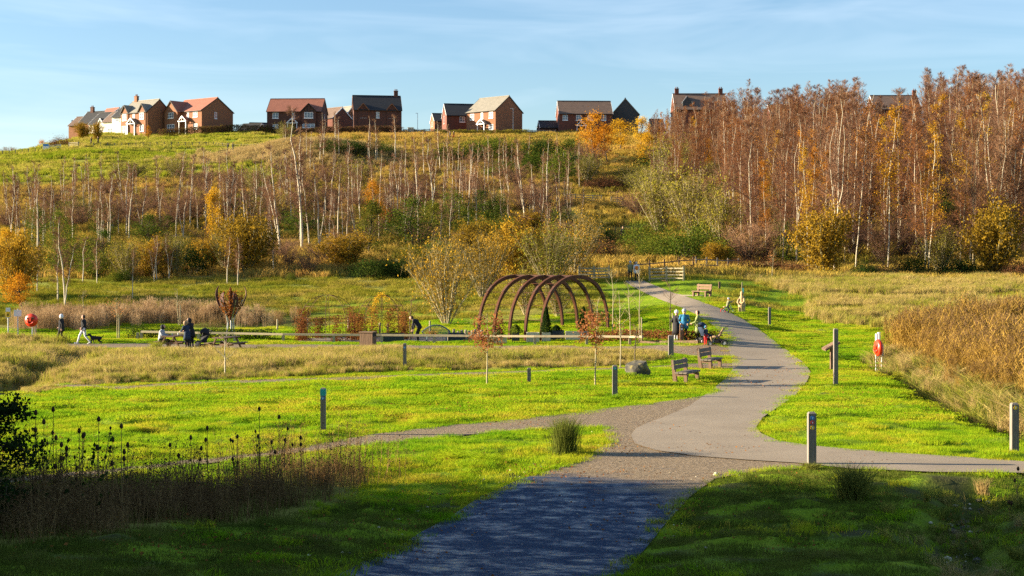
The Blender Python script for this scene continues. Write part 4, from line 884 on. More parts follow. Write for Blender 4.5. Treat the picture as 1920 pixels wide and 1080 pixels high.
LST = [
 ('amber',28,560,100,120,'large golden amber bush above the lifebuoy'),('gold',18,505,60,75,'yellow leaved tree at the left edge of the hill'),
 ('oak',45,585,70,70,'rusty bush right behind the lifebuoy'),
 ('darktree',75,470,55,80,'dark green tree on the left slope, nearest the left edge'),('darktree',112,485,70,85,'wide dark green tree left of the olive scrub'),('darktree',195,450,60,70,'dark green tree below the white rendered houses'),
 ('greentree',160,500,60,55,'olive green small tree among the left birches'),
 ('olive',235,525,90,75,'tall olive scrub bush on the lower slope left of the dark gorse'),('amber',285,520,80,70,'amber olive bush in the lower scrub'),('olive',330,520,70,80,'pale stemmed olive bush beside the dark gorse'),('gorse_dark',360,515,70,60,'dark round gorse in the lower scrub'),('gorse',235,528,40,25,'small bright green gorse at the scrub foot'),('gorse',215,528,30,20,'tiny green gorse left in the scrub foot'),
 ('amber',458,515,120,105,'big rounded golden bush above the flame sculpture'),('olive',420,505,60,80,'thin olive bush left of the big golden bush'),
 ('gold',398,470,46,115,'upright bright orange tree on the slope above the flame sculpture'),
 ('purple',330,420,110,60,'purple twig thicket below the crest path'),('purple',245,420,110,55,'purple twig thicket below the orange brick houses'),('purple',420,415,110,60,'purple twig thicket at the top of the birch slope'),('purple',140,430,90,45,'purple twig thicket at the left of the slope'),
 ('darktree',280,465,80,60,'dark shrub tree in the middle of the left slope'),('purple',520,420,90,60,'purple thicket below the pale knoll'),('darktree',560,455,90,65,'dark shrub at the foot of the tallest birch'),
 ('greentree',693,480,85,95,'bright olive tree with drooping crown above the rose arches'),('oak',702,400,36,60,'small orange tree on the mid slope above the olive tree'),('oak',715,440,50,60,'rust coloured tree beside the olive tree'),
 ('darktree',775,470,110,95,'wide dark green tree right of the olive tree'),('greentree',805,455,90,70,'olive green tree behind the dark tree'),('gorse_dark',745,520,90,40,'dark green gorse at the slope foot behind the bending man'),('gorse_dark',690,522,90,40,'dark green gorse at the slope foot left of the other'),('purple',580,515,70,40,'dark brown thicket at the slope foot'),('purple',540,505,60,50,'brown thicket right of the big golden bush'),('gorse',545,528,22,16,'little bright gorse on the grass slope'),
 ('darktree',850,440,100,80,'dark shrub tree on the mid slope above the willows'),('darktree',900,430,80,70,'dark shrub tree left of the green spire'),('gorse',943,420,40,50,'bright green bush standing like a spire above the willows'),
 ('willow',838,610,165,165,'large pale willow with bare arching stems left of the pergola'),('willow',905,560,120,125,'amber willow behind the pergola, left of its middle'),('amber',965,530,120,110,'amber willow bush above the pergola top'),('olive',1030,545,130,125,'olive bare willow behind the pergola'),('willow',1075,520,120,120,'brown stemmed willow right above the pergola'),('amber',890,500,80,80,'orange amber bush over the big willow'),('olive',985,590,90,90,'bare bush seen through the pergola'),('olive',1045,595,80,70,'bare bush seen through the pergola on its right side'),
 ('bramble',1120,485,90,40,'brown bramble left of the dark hill path'),('purple',1060,465,60,50,'brown thicket beside the hill path'),('gorse_dark',1128,470,60,50,'dark gorse shading the hill path'),('bramble',1130,358,95,26,'dark russet bramble mound above the upper rail fence'),('bramble',1150,352,60,22,'smaller russet bramble mound above the upper rail fence'),
 ('olive',1235,440,120,130,'tall grey olive scrub right of the hill path'),('olive',1300,450,130,130,'wide grey olive scrub in front of the wood'),('olive',1215,380,80,70,'olive scrub above the hill path bend'),('olive',1350,470,110,110,'olive scrub below the rust oak'),('olive',1260,350,100,90,'olive scrub at the top of the path'),
 ('gorse',1222,488,70,36,'green gorse beside the wooden gate'),('gorse',1285,490,100,55,'large green gorse right of the wooden gate'),('gorse',1345,495,70,45,'green gorse at the wood edge'),('amber',1340,498,50,40,'yellowing bush at the wood edge beyond the bench'),
 ('oak',1415,425,60,85,'rusty orange oak standing in front of the birches'),('oak',1320,330,55,65,'red orange tree in the scrub'),('gold',1212,320,45,70,'dark gold columnar tree beside the orange oaks'),('oak',1110,300,75,85,'orange oak at the crest right of the brown roofed house'),('oak',1140,305,60,70,'second orange oak at the crest below the black gable'),('gold',1165,285,55,60,'yellow oak at the crest below the black gable'),('gold',1200,275,45,55,'yellow oak at the crest right of the black gable'),
 ('amber',1548,520,125,120,'large round amber bush at the edge of the wood'),('amber',1868,520,130,135,'tall amber bush at the right end of the wood edge'),('olive',1765,515,90,90,'olive bush with pale stems on the wood edge'),('red',1655,520,80,42,'reddish bramble mound on the wood edge'),
 ('bramble',1490,520,70,28,'low brown bramble left of the round amber bush'),('gorse_dark',1620,522,60,30,'dark low bush right of the round amber bush'),('gorse_dark',1715,520,80,40,'dark low bush under the olive bush'),('gorse_dark',1800,522,90,40,'dark low bush left of the tall amber bush'),('bramble',1440,512,80,26,'brown bramble below the birches by the bench'),('bramble',1385,508,80,24,'brown bramble behind the carved statue'),('bramble',1910,523,80,36,'brown bramble at the right edge'),
 ('gorse',920,300,90,42,'wide green gorse on the crest left of the others'),('gorse_dark',880,305,70,40,'dark gorse on the crest behind white birches'),('gorse',970,300,80,38,'green gorse on the crest in the middle'),('gorse_dark',1020,300,70,46,'dark tall gorse on the crest'),('gorse',1065,302,60,44,'bright green gorse near the orange oak'),('gorse_dark',1060,335,90,50,'dark gorse lower on the slope'),('gorse',1000,325,80,40,'green gorse lower on the slope'),('gorse',935,335,70,34,'yellow green gorse lower on the slope'),('gorse_dark',830,305,60,34,'dark bush on the crest under the far houses'),
 ('gorse_dark',620,292,60,34,'dark ivy clad bush on the crest below the red roofed house'),('gorse_dark',665,292,60,32,'dark ivy clad bush on the crest below the black roofed house'),('gorse',715,290,50,26,'dim green bush on the crest below the black roofed house'),('olive',535,272,44,42,'bare olive tree in front of the red roofed house'),
 ('amber',155,262,36,30,'yellow bush hiding the farthest left houses'),('amber',182,264,26,34,'yellow bush before the white rendered house'),('oak',278,263,12,26,'small orange tree before the grey roofed house'),('oak',52,275,26,22,'rusty bush on the left skyline'),('oak',80,272,26,32,'orange tree on the left skyline'),('bramble',115,276,50,20,'brown hedge plant on the left skyline by the gate'),('purple',20,285,60,16,'bare bush on the far left skyline'),
]
tk_ = random.Random(31)
POS = ['above the lifebuoy','above the walkers','below the white houses','below the orange brick houses','above the picnic tables','above the flame sculpture','below the knoll','below the long red roof','above the left rose arch','above the right rose arch','below the black roof','above the bending man','above the curved bench','above the big willow','above the left hoops','above the pergola top','below the grey lit roof','left of the hill path']
HT = {'high':'high','mid':'halfway','low':'low'}
for bi_, (nm_, r0_, r1_, cnt) in enumerate((('high',330,380,18),('mid',385,430,18),('low',435,500,18))):
    for k in range(18):
        px = 1060*(k+.5)/18+tk_.uniform(-22,22); py = tk_.uniform(r0_, r1_)
        if nm_ == 'high' and px < 190: continue
        kd = tk_.choice(['purple','purple','purple','olive','darktree'] if nm_ != 'high' else ['purple','purple','purple','olive'])
        LST.append((kd, px, py, tk_.uniform(70,120), tk_.uniform(34,62), '%s %s on the slope %s' % (HT[nm_], {'purple':'purple brown thicket','olive':'grey olive bush','darktree':'dark green shrub tree'}[kd], POS[k])))
UN = ['behind the far bench','above the far bench','behind the statue','left of the round amber bush','behind the round amber bush','right of the round amber bush','behind the red bramble mound','left of the olive bush','behind the olive bush','right of the olive bush','left of the tall amber bush','behind the tall amber bush','at the right picture edge']
for k in range(13):
    px = 1395+43*k+tk_.uniform(-12,12)
    LST.append((tk_.choice(['purple','darktree','purple']), px, tk_.uniform(478,500), tk_.uniform(80,120), tk_.uniform(60,95), 'shady undergrowth bush inside the wood '+UN[k]))
    LST.append((tk_.choice(['purple','olive','purple','gorse_dark']), px+20, tk_.uniform(440,466), tk_.uniform(80,120), tk_.uniform(60,90), 'deeper undergrowth thicket in the wood '+UN[k]))
SC2 = [(1070,330),(1100,345),(1075,470),(1050,450),(1200,360),(1235,330),(1275,320),(1200,410),(1210,470),(1250,400),(1290,385),(1330,390),(1365,405),(1390,440),(1240,480),(1310,480),(1375,485),(1030,475),(990,450),(950,470),(910,465),(870,480),(820,500),(770,500),(650,505),(610,495),(1180,345),(1340,340),(1380,360),(1105,320),(1045,345),(480,495),(390,500),(180,520),(140,510)]
NEAR = ['brown bramble mound','bright gorse','olive scrub','hill path','dark gorse','upper rail fence','amber willow','grey scrub']
for k, (px, py) in enumerate(SC2):
    kd = tk_.choice(['olive','amber','gorse','bramble','olive','purple','gorse_dark']) if px > 1000 else tk_.choice(['amber','olive','purple','gorse','greentree'])
    LST.append((kd, px, py, tk_.uniform(70,115), tk_.uniform(32,64), '%s, %s clump from left in the scrub %s the hill path' % ({'olive':'grey olive bush','amber':'golden bush','gorse':'green gorse','bramble':'russet bramble','purple':'brown thicket','gorse_dark':'dark gorse','greentree':'olive tree'}[kd], ORD[sorted(p_ for p_ in SC2 if (p_[0] < 1165) == (px < 1165)).index((px, py))], 'left of' if px < 1165 else 'right of')))
gi = 0
for kd, px, by_, wp, hp, lab in LST:
    c = gpix(px, by_, 60); mw, mh = DIM[kd]; m = SH[kd][gi % len(SH[kd])]; gi += 1
    hm, wm = hp*c.y/F, wp*c.y/F; s = hm/mh
    e = place({'oak':'orange_tree','gold':'golden_tree','greentree':'olive_tree','darktree':'green_tree','gorse':'gorse_bush','gorse_dark':'gorse_bush','bramble':'bramble_bush','red':'bramble_bush','willow':'willow_bush','amber':'amber_bush','olive':'olive_bush','purple':'brown_thicket'}[kd], m, c, lab, 'tree' if kd in ('oak','gold','greentree','darktree') else 'bush', s, tr.uniform(0, 6.28), None, min(2.2, max(.6, (wm/mw)/s)))
# ------------------------------------------------------------------ houses on the crest
def window(root, x, z, w, h, y=0.0, side='front', bars=1, rows=2, sill=True, name='window', W2=0):
    """a white frame with bars, a pane of glass and a sill, set proud of the wall; side picks the wall"""
    fr = MB(); gl = MB()
    def T(a, d, b):                        # a along the wall, d out of the wall, b up
        return {'front': (x+a, y-d, z+b), 'left': (y-d, -x-a, z+b), 'right': (y+d, x+a, z+b)}[side]
    def bx(m, a0, a1, b0, b1, d0, d1, mat):
        p = [T(a, d, b) for d in (d0, d1) for a, b in ((a0,b0),(a1,b0),(a1,b1),(a0,b1))]
        m.add(p, [(0,1,2,3),(7,6,5,4),(0,4,5,1),(1,5,6,2),(2,6,7,3),(3,7,4,0)], mat)
    t = .085
    bx(fr, -w/2, -w/2+t, -h/2, h/2, -.02, .07, 'pvc_white'); bx(fr, w/2-t, w/2, -h/2, h/2, -.02, .07, 'pvc_white')
    bx(fr, -w/2+t, w/2-t, h/2-t, h/2, -.02, .07, 'pvc_white'); bx(fr, -w/2+t, w/2-t, -h/2, -h/2+t, -.02, .07, 'pvc_white')
    for k in range(1, bars+1):
        a = -w/2+w*k/(bars+1); bx(fr, a-.05, a+.05, -h/2+t, h/2-t, .0, .065, 'pvc_white')
    for k in range(1, rows): 
        b = -h/2+h*k/rows; bx(fr, -w/2+t, w/2-t, b-.03, b+.03, .0, .06, 'pvc_white')
    bx(gl, -w/2+t*.5, w/2-t*.5, -h/2+t*.5, h/2-t*.5, -.015, .03, 'glass')
    f = fr.build(name, None, root); gl.build('pane', None, f)
    if sill:
        s = MB(); bx(s, -w/2-.08, w/2+.08, -h/2-.13, -h/2-.01, 0, .12, 'pvc_white'); s.build('sill', None, f)
    return f
def gable_roof(m, x0, x1, y0, y1, ze, zr, oh=.3, th=.16, mat=None, verge=.12):
    """two slabs meeting at a ridge along x"""
    ym = (y0+y1)/2; sl = (zr-ze)/(ym-y0); ye0, ye1 = y0-oh, y1+oh; zo = ze-oh*sl
    for ya, s in ((ye0, 1), (ye1, -1)):
        p = [(x0-verge, ya, zo), (x1+verge, ya, zo), (x1+verge, ym, zr), (x0-verge, ym, zr)]
        m.add(p+[(a, b, c+th) for a, b, c in p], [(0,1,2,3),(7,6,5,4),(0,4,5,1),(1,5,6,2),(2,6,7,3),(3,7,4,0)], mat)
def house(name, label, loc, rot, L, Wd, ze, zr, wall, roof, wins=(), sidewins=(), gables=(), chimneys=(), porch=None, door=None, base=-3.0, verge='pvc_white', group='houses along the hill crest'):
    e = empty(name, loc, label, 'house', rot, group)
    w = MB(); y0, y1 = -Wd/2, Wd/2
    w.prism([(y0, base), (y1, base), (y1, ze), (0, zr), (y0, ze)], -L/2, L/2, wall, 'X'); w.build('wall', None, e)
    r = MB(); gable_roof(r, -L/2, L/2, y0, y1, ze, zr, mat=roof); ro = r.build('roof', None, e)
    rd = MB(); rd.bar((-L/2-.1, 0, zr+.2), (L/2+.1, 0, zr+.2), .28, .16, roof); rd.build('ridge_tiles', None, ro)
    g = MB(); g.bar((-L/2-.1, y0-.36, ze-.18), (L/2+.1, y0-.36, ze-.18), .12, .12, 'timber_black'); g.build('gutter', None, ro)
    for s in (-1, 1):
        b = MB(); sl = (zr-ze)/(Wd/2)
        for q in (-1, 1): b.bar((s*(L/2+.135), q*(Wd/2+.3), ze-.3*sl+.05), (s*(L/2+.135), 0, zr+.05), .05, .2, verge if verge else roof)
        b.build('bargeboard', None, ro)
    for x, mat in chimneys:
        c = MB(); c.box((x, 0, zr+.35), (.95, .65, 1.9), mat); c.box((x, 0, zr+1.34), (1.1, .8, .14), mat); cc = c.build('chimney', None, ro)
        p = MB(); p.lathe([(.13,0),(.15,.05),(.11,.12),(.11,.45)], 8, (x-.2, 0, zr+1.38), 'brick_red'); p.lathe([(.13,0),(.15,.05),(.11,.12),(.11,.45)], 8, (x+.22, 0, zr+1.38), 'brick_red'); p.build('chimney_pot', None, cc)
    for gx_, gw, gd, gze, gzr, gmat, style in gables:          # gable that stands out of the front (or breaks the eaves)
        gm = MB(); yf = y0-gd
        gm.prism([(gx_-gw/2, base if style != 'dormer' else ze-.9), (gx_+gw/2, base if style != 'dormer' else ze-.9), (gx_+gw/2, gze), (gx_, gzr), (gx_-gw/2, gze)], yf, y0+.6, gmat, 'Y'); go = gm.build('gable', None, e)
        rm = MB(); back = -max(0.2, (zr-gzr)/(zr-ze)*Wd/2-.1); sl = (gzr-gze)/(gw/2); o = .25
        for s in (-1, 1):
            p = [(gx_+s*(gw/2+o), yf-.2, gze-o*sl), (gx_, yf-.2, gzr), (gx_, back, gzr), (gx_+s*(gw/2+o), back-(gzr-gze)*.0, gze-o*sl)]
            rm.add(p+[(a, b, c+.14) for a, b, c in p], [(0,1,2,3),(7,6,5,4),(0,4,5,1),(1,5,6,2),(2,6,7,3),(3,7,4,0)], roof)
        rm.build('gable_roof', None, go)
        bm_ = MB()
        for s in (-1, 1): bm_.bar((gx_+s*(gw/2+o), yf-.24, gze-o*sl+.05), (gx_, yf-.24, gzr+.05), .06, .18, verge)
        bm_.build('bargeboard', None, go)
        if style == 'timber':
            t = MB()
            for q in (-.6, -.2, .2, .6): t.box((gx_+q*gw/2, yf-.04, gze+(gzr-gze)*(1-abs(q))*.5-.1), (.12, .06, (gzr-gze)*(1-abs(q))*.95+.2), 'timber_black')
            t.box((gx_, yf-.035, gze), (gw*.98, .05, .14), 'timber_black'); t.build('half_timbering', None, go)
    for q in wins:
        x, z, ww, hh = q[:4]; yy = y0-(q[4] if len(q) > 4 else 0); window(e, x, z, ww, hh, yy, 'front', 1 if ww < 1.6 else 2)
    for side, x, z, ww, hh in sidewins: window(e, x, z, ww, hh, -L/2 if side == 'left' else L/2, side, 0 if ww < .9 else 1)
    if porch:
        px_, pw, pz = porch[:3]; yf = y0-1.1; pm = MB()
        for s in (-1, 1): pm.box((px_+s*(pw/2-.1), yf, (pz+base)/2), (.16, .16, pz-base), 'pvc_white')
        po = pm.build('porch', None, e); rm = MB(); h_ = pw*.45
        for s in (-1, 1):
            p = [(px_+s*(pw/2+.2), yf-.15, pz-.1), (px_, yf-.15, pz+h_), (px_, y0, pz+h_), (px_+s*(pw/2+.2), y0, pz-.1)]
            rm.add(p+[(a, b, c+.12) for a, b, c in p], [(0,1,2,3),(7,6,5,4),(0,4,5,1),(1,5,6,2),(2,6,7,3),(3,7,4,0)], roof)
        rm.build('porch_roof', None, po); t = MB()
        for s in (-1, 1): t.bar((px_+s*(pw/2+.15), yf-.2, pz), (px_, yf-.2, pz+h_+.08), .07, .2, 'pvc_white')
        t.bar((px_-pw/2, yf-.19, pz+.02), (px_+pw/2, yf-.19, pz+.02), .07, .16, 'pvc_white'); t.bar((px_, yf-.19, pz+.1), (px_, yf-.19, pz+h_), .07, .1, 'pvc_white'); t.build('porch_truss', None, po)
        d = MB(); d.box((px_, y0-.03, 1.0), (1.0, .1, 2.1), 'timber_black'); d.build('door', None, e)
    return e
def hl(px, Y, base_py=None):
    x = (px-960)/F*Y; z = CAMZ-(base_py-HOR)/F*Y if base_py else hz1(x, Y); return Vector((x, Y, z))
two = lambda xs, z0=1.5, z1=4.2, w=1.5: [(x, z, w, 1.25 if z > 3 else 1.4) for x in xs for z in (z0, z1)]
HG = 'houses along the hill crest'
house('brick_house', 'orange brick house with red brown roof, broad front gable and white porch', hl(377,338,250), R(-37), 11.6, 9.6, 4.9, 8.0, 'brick_orange', 'tile_red',
      [(-3.7,4.0,1.9,1.3,1.2),(-3.7,1.1,2.6,1.6,1.2),(1.0,4.0,.7,1.3),(3.6,4.0,1.5,1.3),(3.6,1.1,1.5,1.3)], [('right',-.6,3.9,.7,1.5)], [(-3.7,4.6,1.2,4.9,7.4,'brick_orange','plain')], [], (.3,2.6,2.4), verge='timber_black')
house('brick_house', 'orange brick house with grey roof, tall chimney and two small gables', hl(274,340,253), R(-37), 9.8, 7.2, 5.1, 8.1, 'brick_orange', 'tile_grey',
      [(-3.2,4.1,1.5,1.5,.25),(0,4.1,.8,1.4),(3.2,4.1,1.5,1.5,.25),(-3.0,1.0,2.2,2.0,.25),(3.2,1.2,1.4,1.5,.25)], [], [(-3.2,2.6,.2,5.2,6.9,'brick_orange','plain'),(3.2,2.6,.2,5.2,6.9,'brick_orange','plain')], [(-3.6,'brick_orange')], (.3,2.8,2.3), verge='timber_black')
house('rendered_house', 'narrow white rendered house touching the grey roofed house', hl(240,352,256), R(-28), 3.4, 7.5, 4.6, 7.4, 'render_white', 'tile_dark', [(0,4,1.2,1.2)], [('left',0,4.0,1.2,1.3)])
house('rendered_house', 'small white gabled house with dark brown roof beside a dark red doorway', hl(225,362,258), R(-28), 5.2, 7.0, 3.8, 6.4, 'render_white', 'tile_brown', [(0,1.4,1.6,1.6)], [('left',0,3.6,1.2,1.2)])
house('rendered_house', 'white house with a broad black roof behind the yellow bushes', hl(205,372,259), R(-28), 6.6, 8.0, 3.4, 6.6, 'render_white', 'tile_dark', [(-1,1.4,1.6,1.6)], [('left',0,3.0,1.2,1.2)], [(1.6,2.8,.8,2.6,4.6,'render_white','plain')])
house('brick_house', 'brick house with black roof and short chimney behind yellow bushes', hl(180,384,259), R(-24), 5.6, 7.5, 3.8, 7.0, 'brick_orange', 'tile_dark', [], [('left',0,3.2,1.2,1.3)], [], [(-1.2,'brick_dark')])
house('brick_house', 'brown roofed house second from the left end of the crest', hl(160,392,260), R(-20), 5.4, 7.5, 3.4, 5.9, 'brick_orange', 'tile_brown', [], [('left',0,3.0,1.1,1.2)])
house('brick_house', 'dark little house at the left end of the crest', hl(146,400,262), R(14), 3.2, 6.0, 3.0, 5.2, 'brick_dark', 'tile_dark', [], [('left',0,2.4,1.0,1.1)])
house('brick_house', 'red roofed house just visible behind the black roof', hl(212,405,258), R(-40), 6, 7.5, 5.6, 8.2, 'brick_red', 'tile_red')
house('brick_house', 'dark brick house with a long red roof and half timbered gable', hl(558,340,247), R(-3), 12.9, 8.5, 4.5, 7.7, 'brick_dark', 'tile_red',
      [(-4.4,3.5,1.4,1.3),(-.1,3.5,.75,1.3),(3.6,3.5,2.1,1.4,.5),(-4.4,.9,1.3,1.0),(3.6,1.0,2.9,.9,.5)], [('right',0,3.4,.7,1.3)], [(3.6,3.4,.5,4.5,6.2,'brick_dark','timber')], [], (-.2,2.4,1.6), verge='timber_black')
house('garage', 'plain brick gabled building right behind the red roofed house', hl(626,352,249), R(-42), 6.2, 6.2, 3.4, 6.0, 'brick_red', 'tile_brown')
house('garage', 'small lit building with grey brown roof left of the black roofed house', hl(645,356,250), R(-48), 7.0, 5.4, 3.4, 6.4, 'brick_orange', 'tile_grey', [(-1,2.6,1.2,1.6),(1.5,2.6,1.2,1.6)])
house('brick_house', 'dark brick house with steep black roof and chimney at its right end', hl(706,338,248), R(9), 11.2, 9.0, 4.9, 8.5, 'brick_dark', 'tile_dark',
      [(-3.4,3.8,1.4,1.6),(0,3.7,.75,1.4),(3.3,3.8,1.4,1.6),(-3.4,1.0,1.9,1.3),(3.3,1.0,1.9,1.3)], [('left',0,3.4,.6,.6)], [(-3.4,2.4,.12,4.9,6.3,'brick_dark','plain'),(3.3,2.4,.12,4.9,6.3,'brick_dark','plain')], [(4.6,'brick_dark')], verge='brick_orange')
house('brick_house', 'black roofed house left of the grey roofed lit house', hl(862,348,250), R(10), 7.6, 9.0, 4.0, 7.0, 'brick_red', 'tile_dark', [(0,3.0,1.3,1.3)], [('left',0,3.2,.8,1.8)])
house('brick_house', 'little dark roofed house at the left of the middle group', hl(826,362,251), R(12), 4.2, 7, 3.0, 5.0, 'brick_orange', 'tile_dark', [], [('left',0,2.4,.8,1.2)])
house('brick_house', 'brick house with pale grey roof and large dark right gable', hl(927,338,249), R(-42), 9.4, 9.4, 4.8, 8.3, 'brick_orange', 'tile_grey',
      [(-2.8,3.6,1.3,1.4),(.4,3.7,.75,1.4),(3.3,3.7,1.3,1.4),(3.3,.9,1.4,1.2)], [], [], [], (1.0,2.3,1.6), verge='timber_black')
house('brick_house', 'brick house with wide brown roof above the orange oaks', hl(1095,340,249), R(3), 12.6, 8.6, 4.2, 7.4, 'brick_red', 'tile_brown', [(-4.9,3.2,1.2,1.2),(-1.7,3.2,1.2,1.2),(1.0,3.2,1.2,1.2),(4.2,3.2,1.2,1.2)], [], [], [], (-1.2,2.2,1.2))
house('garage', 'low dark roofed garage left of the brown roofed house', hl(1028,342,249), R(6), 4.6, 6.0, 1.0, 2.7, 'brick_red', 'tile_dark')
house('gabled_house', 'house end with black cladding and a pointed gable behind yellow oaks', hl(1171,346,250), R(88), 9.0, 6.2, 4.4, 7.9, 'cladding_dark', 'tile_dark', verge='wood_grey')
house('garage', 'small dark roof peeping over the oaks', hl(1230,350,266), R(4), 3.2, 5, 3.5, 5.4, 'brick_red', 'tile_brown')
house('brick_house', 'brown roofed house with two chimneys rising out of the birch tops', hl(1310,344,250), R(0), 12.4, 9, 5.4, 9.4, 'brick_red', 'tile_brown', [(-3.2,6.9,1.4,1.6,-1.8)], [], [(-3.2,2.2,-1.7,7.2,8.6,'cladding_dark','dormer')], [(-5.3,'brick_red'),(5.3,'brick_red')])
house('brick_house', 'brown roofed house with one chimney almost hidden by the right wood', hl(1675,352,250), R(0), 11.4, 9, 5.6, 9.2, 'brick_red', 'tile_brown', [], [], [], [(5.2,'brick_red')])
house('brick_house', 'low brown roof half hidden among the left birches of the wood', hl(1470,356,250), R(0), 8.0, 8, 4.2, 7.0, 'brick_red', 'tile_brown')
house('garage', 'low dark garage roof right of the orange brick house', hl(474,348,247), R(-20), 5.0, 5.0, .2, 1.8, 'brick_red', 'tile_dark')
house('garage', 'black shed roof left of the long red roofed house', hl(489,350,247), R(10), 5.4, 5.5, .3, 2.0, 'brick_dark', 'tile_dark')

# ------------------------------------------------------------------ fences, gates, hedges
def hedge(label, pix, h, w, leaf, dead, seed, name='hedge'):
    pts = [gpix(*p, 60) if len(p) == 2 else gxy(p[0], p[2]) for p in pix]; c = pts[len(pts)//2].copy(); rng = np.random.default_rng(seed); lf = NB(); st = NB()
    L = sum((b-a).length for a, b in zip(pts[:-1], pts[1:])); n = int(L*h*(900 if pts[0].y < 130 else 330)); d = np.concatenate([[0], np.cumsum([(b-a).length for a, b in zip(pts[:-1], pts[1:])])])
    t = rng.uniform(0, L, n); P = np.stack([np.interp(t, d, [p[k] for p in pts]) for k in range(3)], -1)
    hh = h*(.85+.3*vnoise(t*1.3, t*0, seed)); P[:,2] += hh*rng.uniform(.02, 1, n)**.8; P[:,:2] += rng.uniform(-w/2, w/2, (n,2))
    lf.leaves(P-np.array(c), .085 if P[0,1] < 130 else .16, rng, leaf, 0, .65); k = rng.integers(0, n, n//4); lf.leaves(P[k]-np.array(c)+rng.normal(0, .05, (len(k),3)), .085 if P[0,1] < 130 else .16, rng, dead, 0, .65)
    m = int(L*7)+4; t = rng.uniform(0, L, m); b = np.stack([np.interp(t, d, [p[k] for p in pts]) for k in range(3)], -1)-np.array(c); st.twigs(b, b+np.column_stack([rng.normal(0, .1, (m,2)), np.full(m, h*1.05)]), .03, rng, 'bark_brown')
    e = empty(name, c, label, 'hedge'); link('stems', st.mesh('stems'), e); link('foliage', lf.mesh('foliage'), e); return e
hedge('dark clipped box hedge behind the knee rail and picnic tables', [(240,635),(300,635),(400,636),(512,637.5)], .66, .7, 'leaf_dark', 'leaf_green', 1)
hedge('low russet beech hedge behind the right end of the rail', [(1118,640),(1200,640),(1290,641),(1345,640)], .6, .8, 'leaf_beech', 'leaf_pinkred', 2)
hedge('brown garden hedge in front of the orange brick houses', [(300,0,326),(370,0,328),(440,0,332),(505,0,334)], 1.9, 1.6, 'bramble', 'leaf_olive', 3)
hedge('brown and dark green hedge in front of the black roofed house', [(595,0,330),(650,0,330),(700,0,329),(752,0,330)], 2.0, 1.6, 'bramble', 'leaf_dark', 4)
hedge('thin brown hedge left of the red roofed house', [(495,0,331),(530,0,331),(590,0,331)], 1.7, 1.4, 'bramble', 'leaf_olive', 5)
hedge('mixed hedge below the grey roofed lit house', [(820,0,328),(880,0,328),(940,0,328),(990,0,329)], 1.3, 1.6, 'leaf_olive', 'bramble', 6)
hedge('brown rough hedge along the foot of the wood', [(1395,512),(1450,513),(1520,514)], .9, 1.2, 'bramble', 'grass_dry', 7)
def rail_fence(name, label, a, b, npost, h, rails, mat='wood_pale', pw=.12, rw=.1, cat='fence'):
    a, b = Vector(a), Vector(b); e = empty(name, (a+b)/2, label, cat); c = (a+b)/2; P = []
    for i in range(npost):
        p = a.lerp(b, i/(npost-1)) if npost > 1 else a; p = Vector((p.x, p.y, hz1(p.x, p.y))); P.append(p)
        m = MB(); m.box((0,0,(h+.06-.2)/2), (pw, pw, h+.06+.2), mat); m.build('post', None, e, False, p-c)
    for p, q in zip(P[:-1], P[1:]):
        for z in rails:
            m = MB(); f = Vector((0, -.07, 0)); m.bar(p-c+f+Vector((0,0,z)), q-c+f+Vector((0,0,z)), .05, rw, mat); m.build('rail', None, e)
    return e
rail_fence('rail_fence', 'pale four rail fence on the left of the wooden gate opening', gpix(1086,526), gpix(1142,526), 3, 1.25, (.3,.55,.82,1.1), 'wood_pale', .14, .11)
rail_fence('field_gate', 'pale four bar wooden gate on the right of the path opening', gpix(1218,527), gpix(1282,526.5), 3, 1.2, (.22,.5,.78,1.06), 'wood_pale', .15, .11, 'gate')
rail_fence('rail_fence', 'dark weathered rail fence behind the four bar gate', gxy(1190,129), gxy(1300,133), 5, 1.25, (.5,1.0), 'wood_brown')
rail_fence('rail_fence', 'pale rail fence running up beside the hill path', gxy(1062,206), gxy(1128,206), 5, 1.15, (.4,.75,1.08), 'wood_pale', .14, .12)
rail_fence('field_gate', 'short pale gate at the top of the hill path', gxy(1146,203), gxy(1168,203), 3, 1.25, (.35,.65,.95,1.2), 'wood_pale', .14, .1, 'gate')
rail_fence('rail_fence', 'dim rail fence at the wood edge right of the gorse', gxy(1305,134), gxy(1385,136), 5, 1.2, (.5,1.0), 'wood_post')
rail_fence('wire_fence', 'thin post fence along the left skyline', gxy(-20,288), gxy(78,290), 9, 1.1, (.6,1.0), 'wood_post', .12, .03)
rail_fence('wire_fence', 'thin post fence on the crest field below the orange brick houses', gxy(175,288), gxy(400,290), 18, 1.0, (.5,.95), 'wood_post', .12, .025)
rail_fence('wire_fence', 'thin post fence beside the crest path near the two walkers', gxy(405,288), gxy(476,282), 7, 1.0, (.5,.95), 'wood_post', .12, .025)
rail_fence('field_gate', 'pale wooden field gate on the left skyline', gxy(129,291), gxy(147,290), 2, 1.3, (.3,.6,.9,1.2), 'wood_pale', .18, .12, 'gate')
rail_fence('field_gate', 'grey metal gate beside the blue and white sign on the skyline', gxy(92,290), gxy(114,290), 2, 1.2, (.3,.6,.9,1.15), 'galv', .1, .08, 'gate')
rail_fence('field_gate', 'dark little gate on the upper slope below the crest path', gxy(410,262), gxy(427,262), 2, 1.25, (.3,.6,.9,1.2), 'wood_brown', .14, .1, 'gate')
rail_fence('rail_fence', 'dark rail fence on the crest right of the black roofed house', gxy(756,330), gxy(835,330), 9, 1.3, (.4,.8,1.2), 'wood_post', .14, .12)
rail_fence('rail_fence', 'grey rail fence on the crest right of the lamp post', gxy(965,330), gxy(1042,330), 8, 1.2, (.4,.8,1.1), 'wood_post', .14, .12)
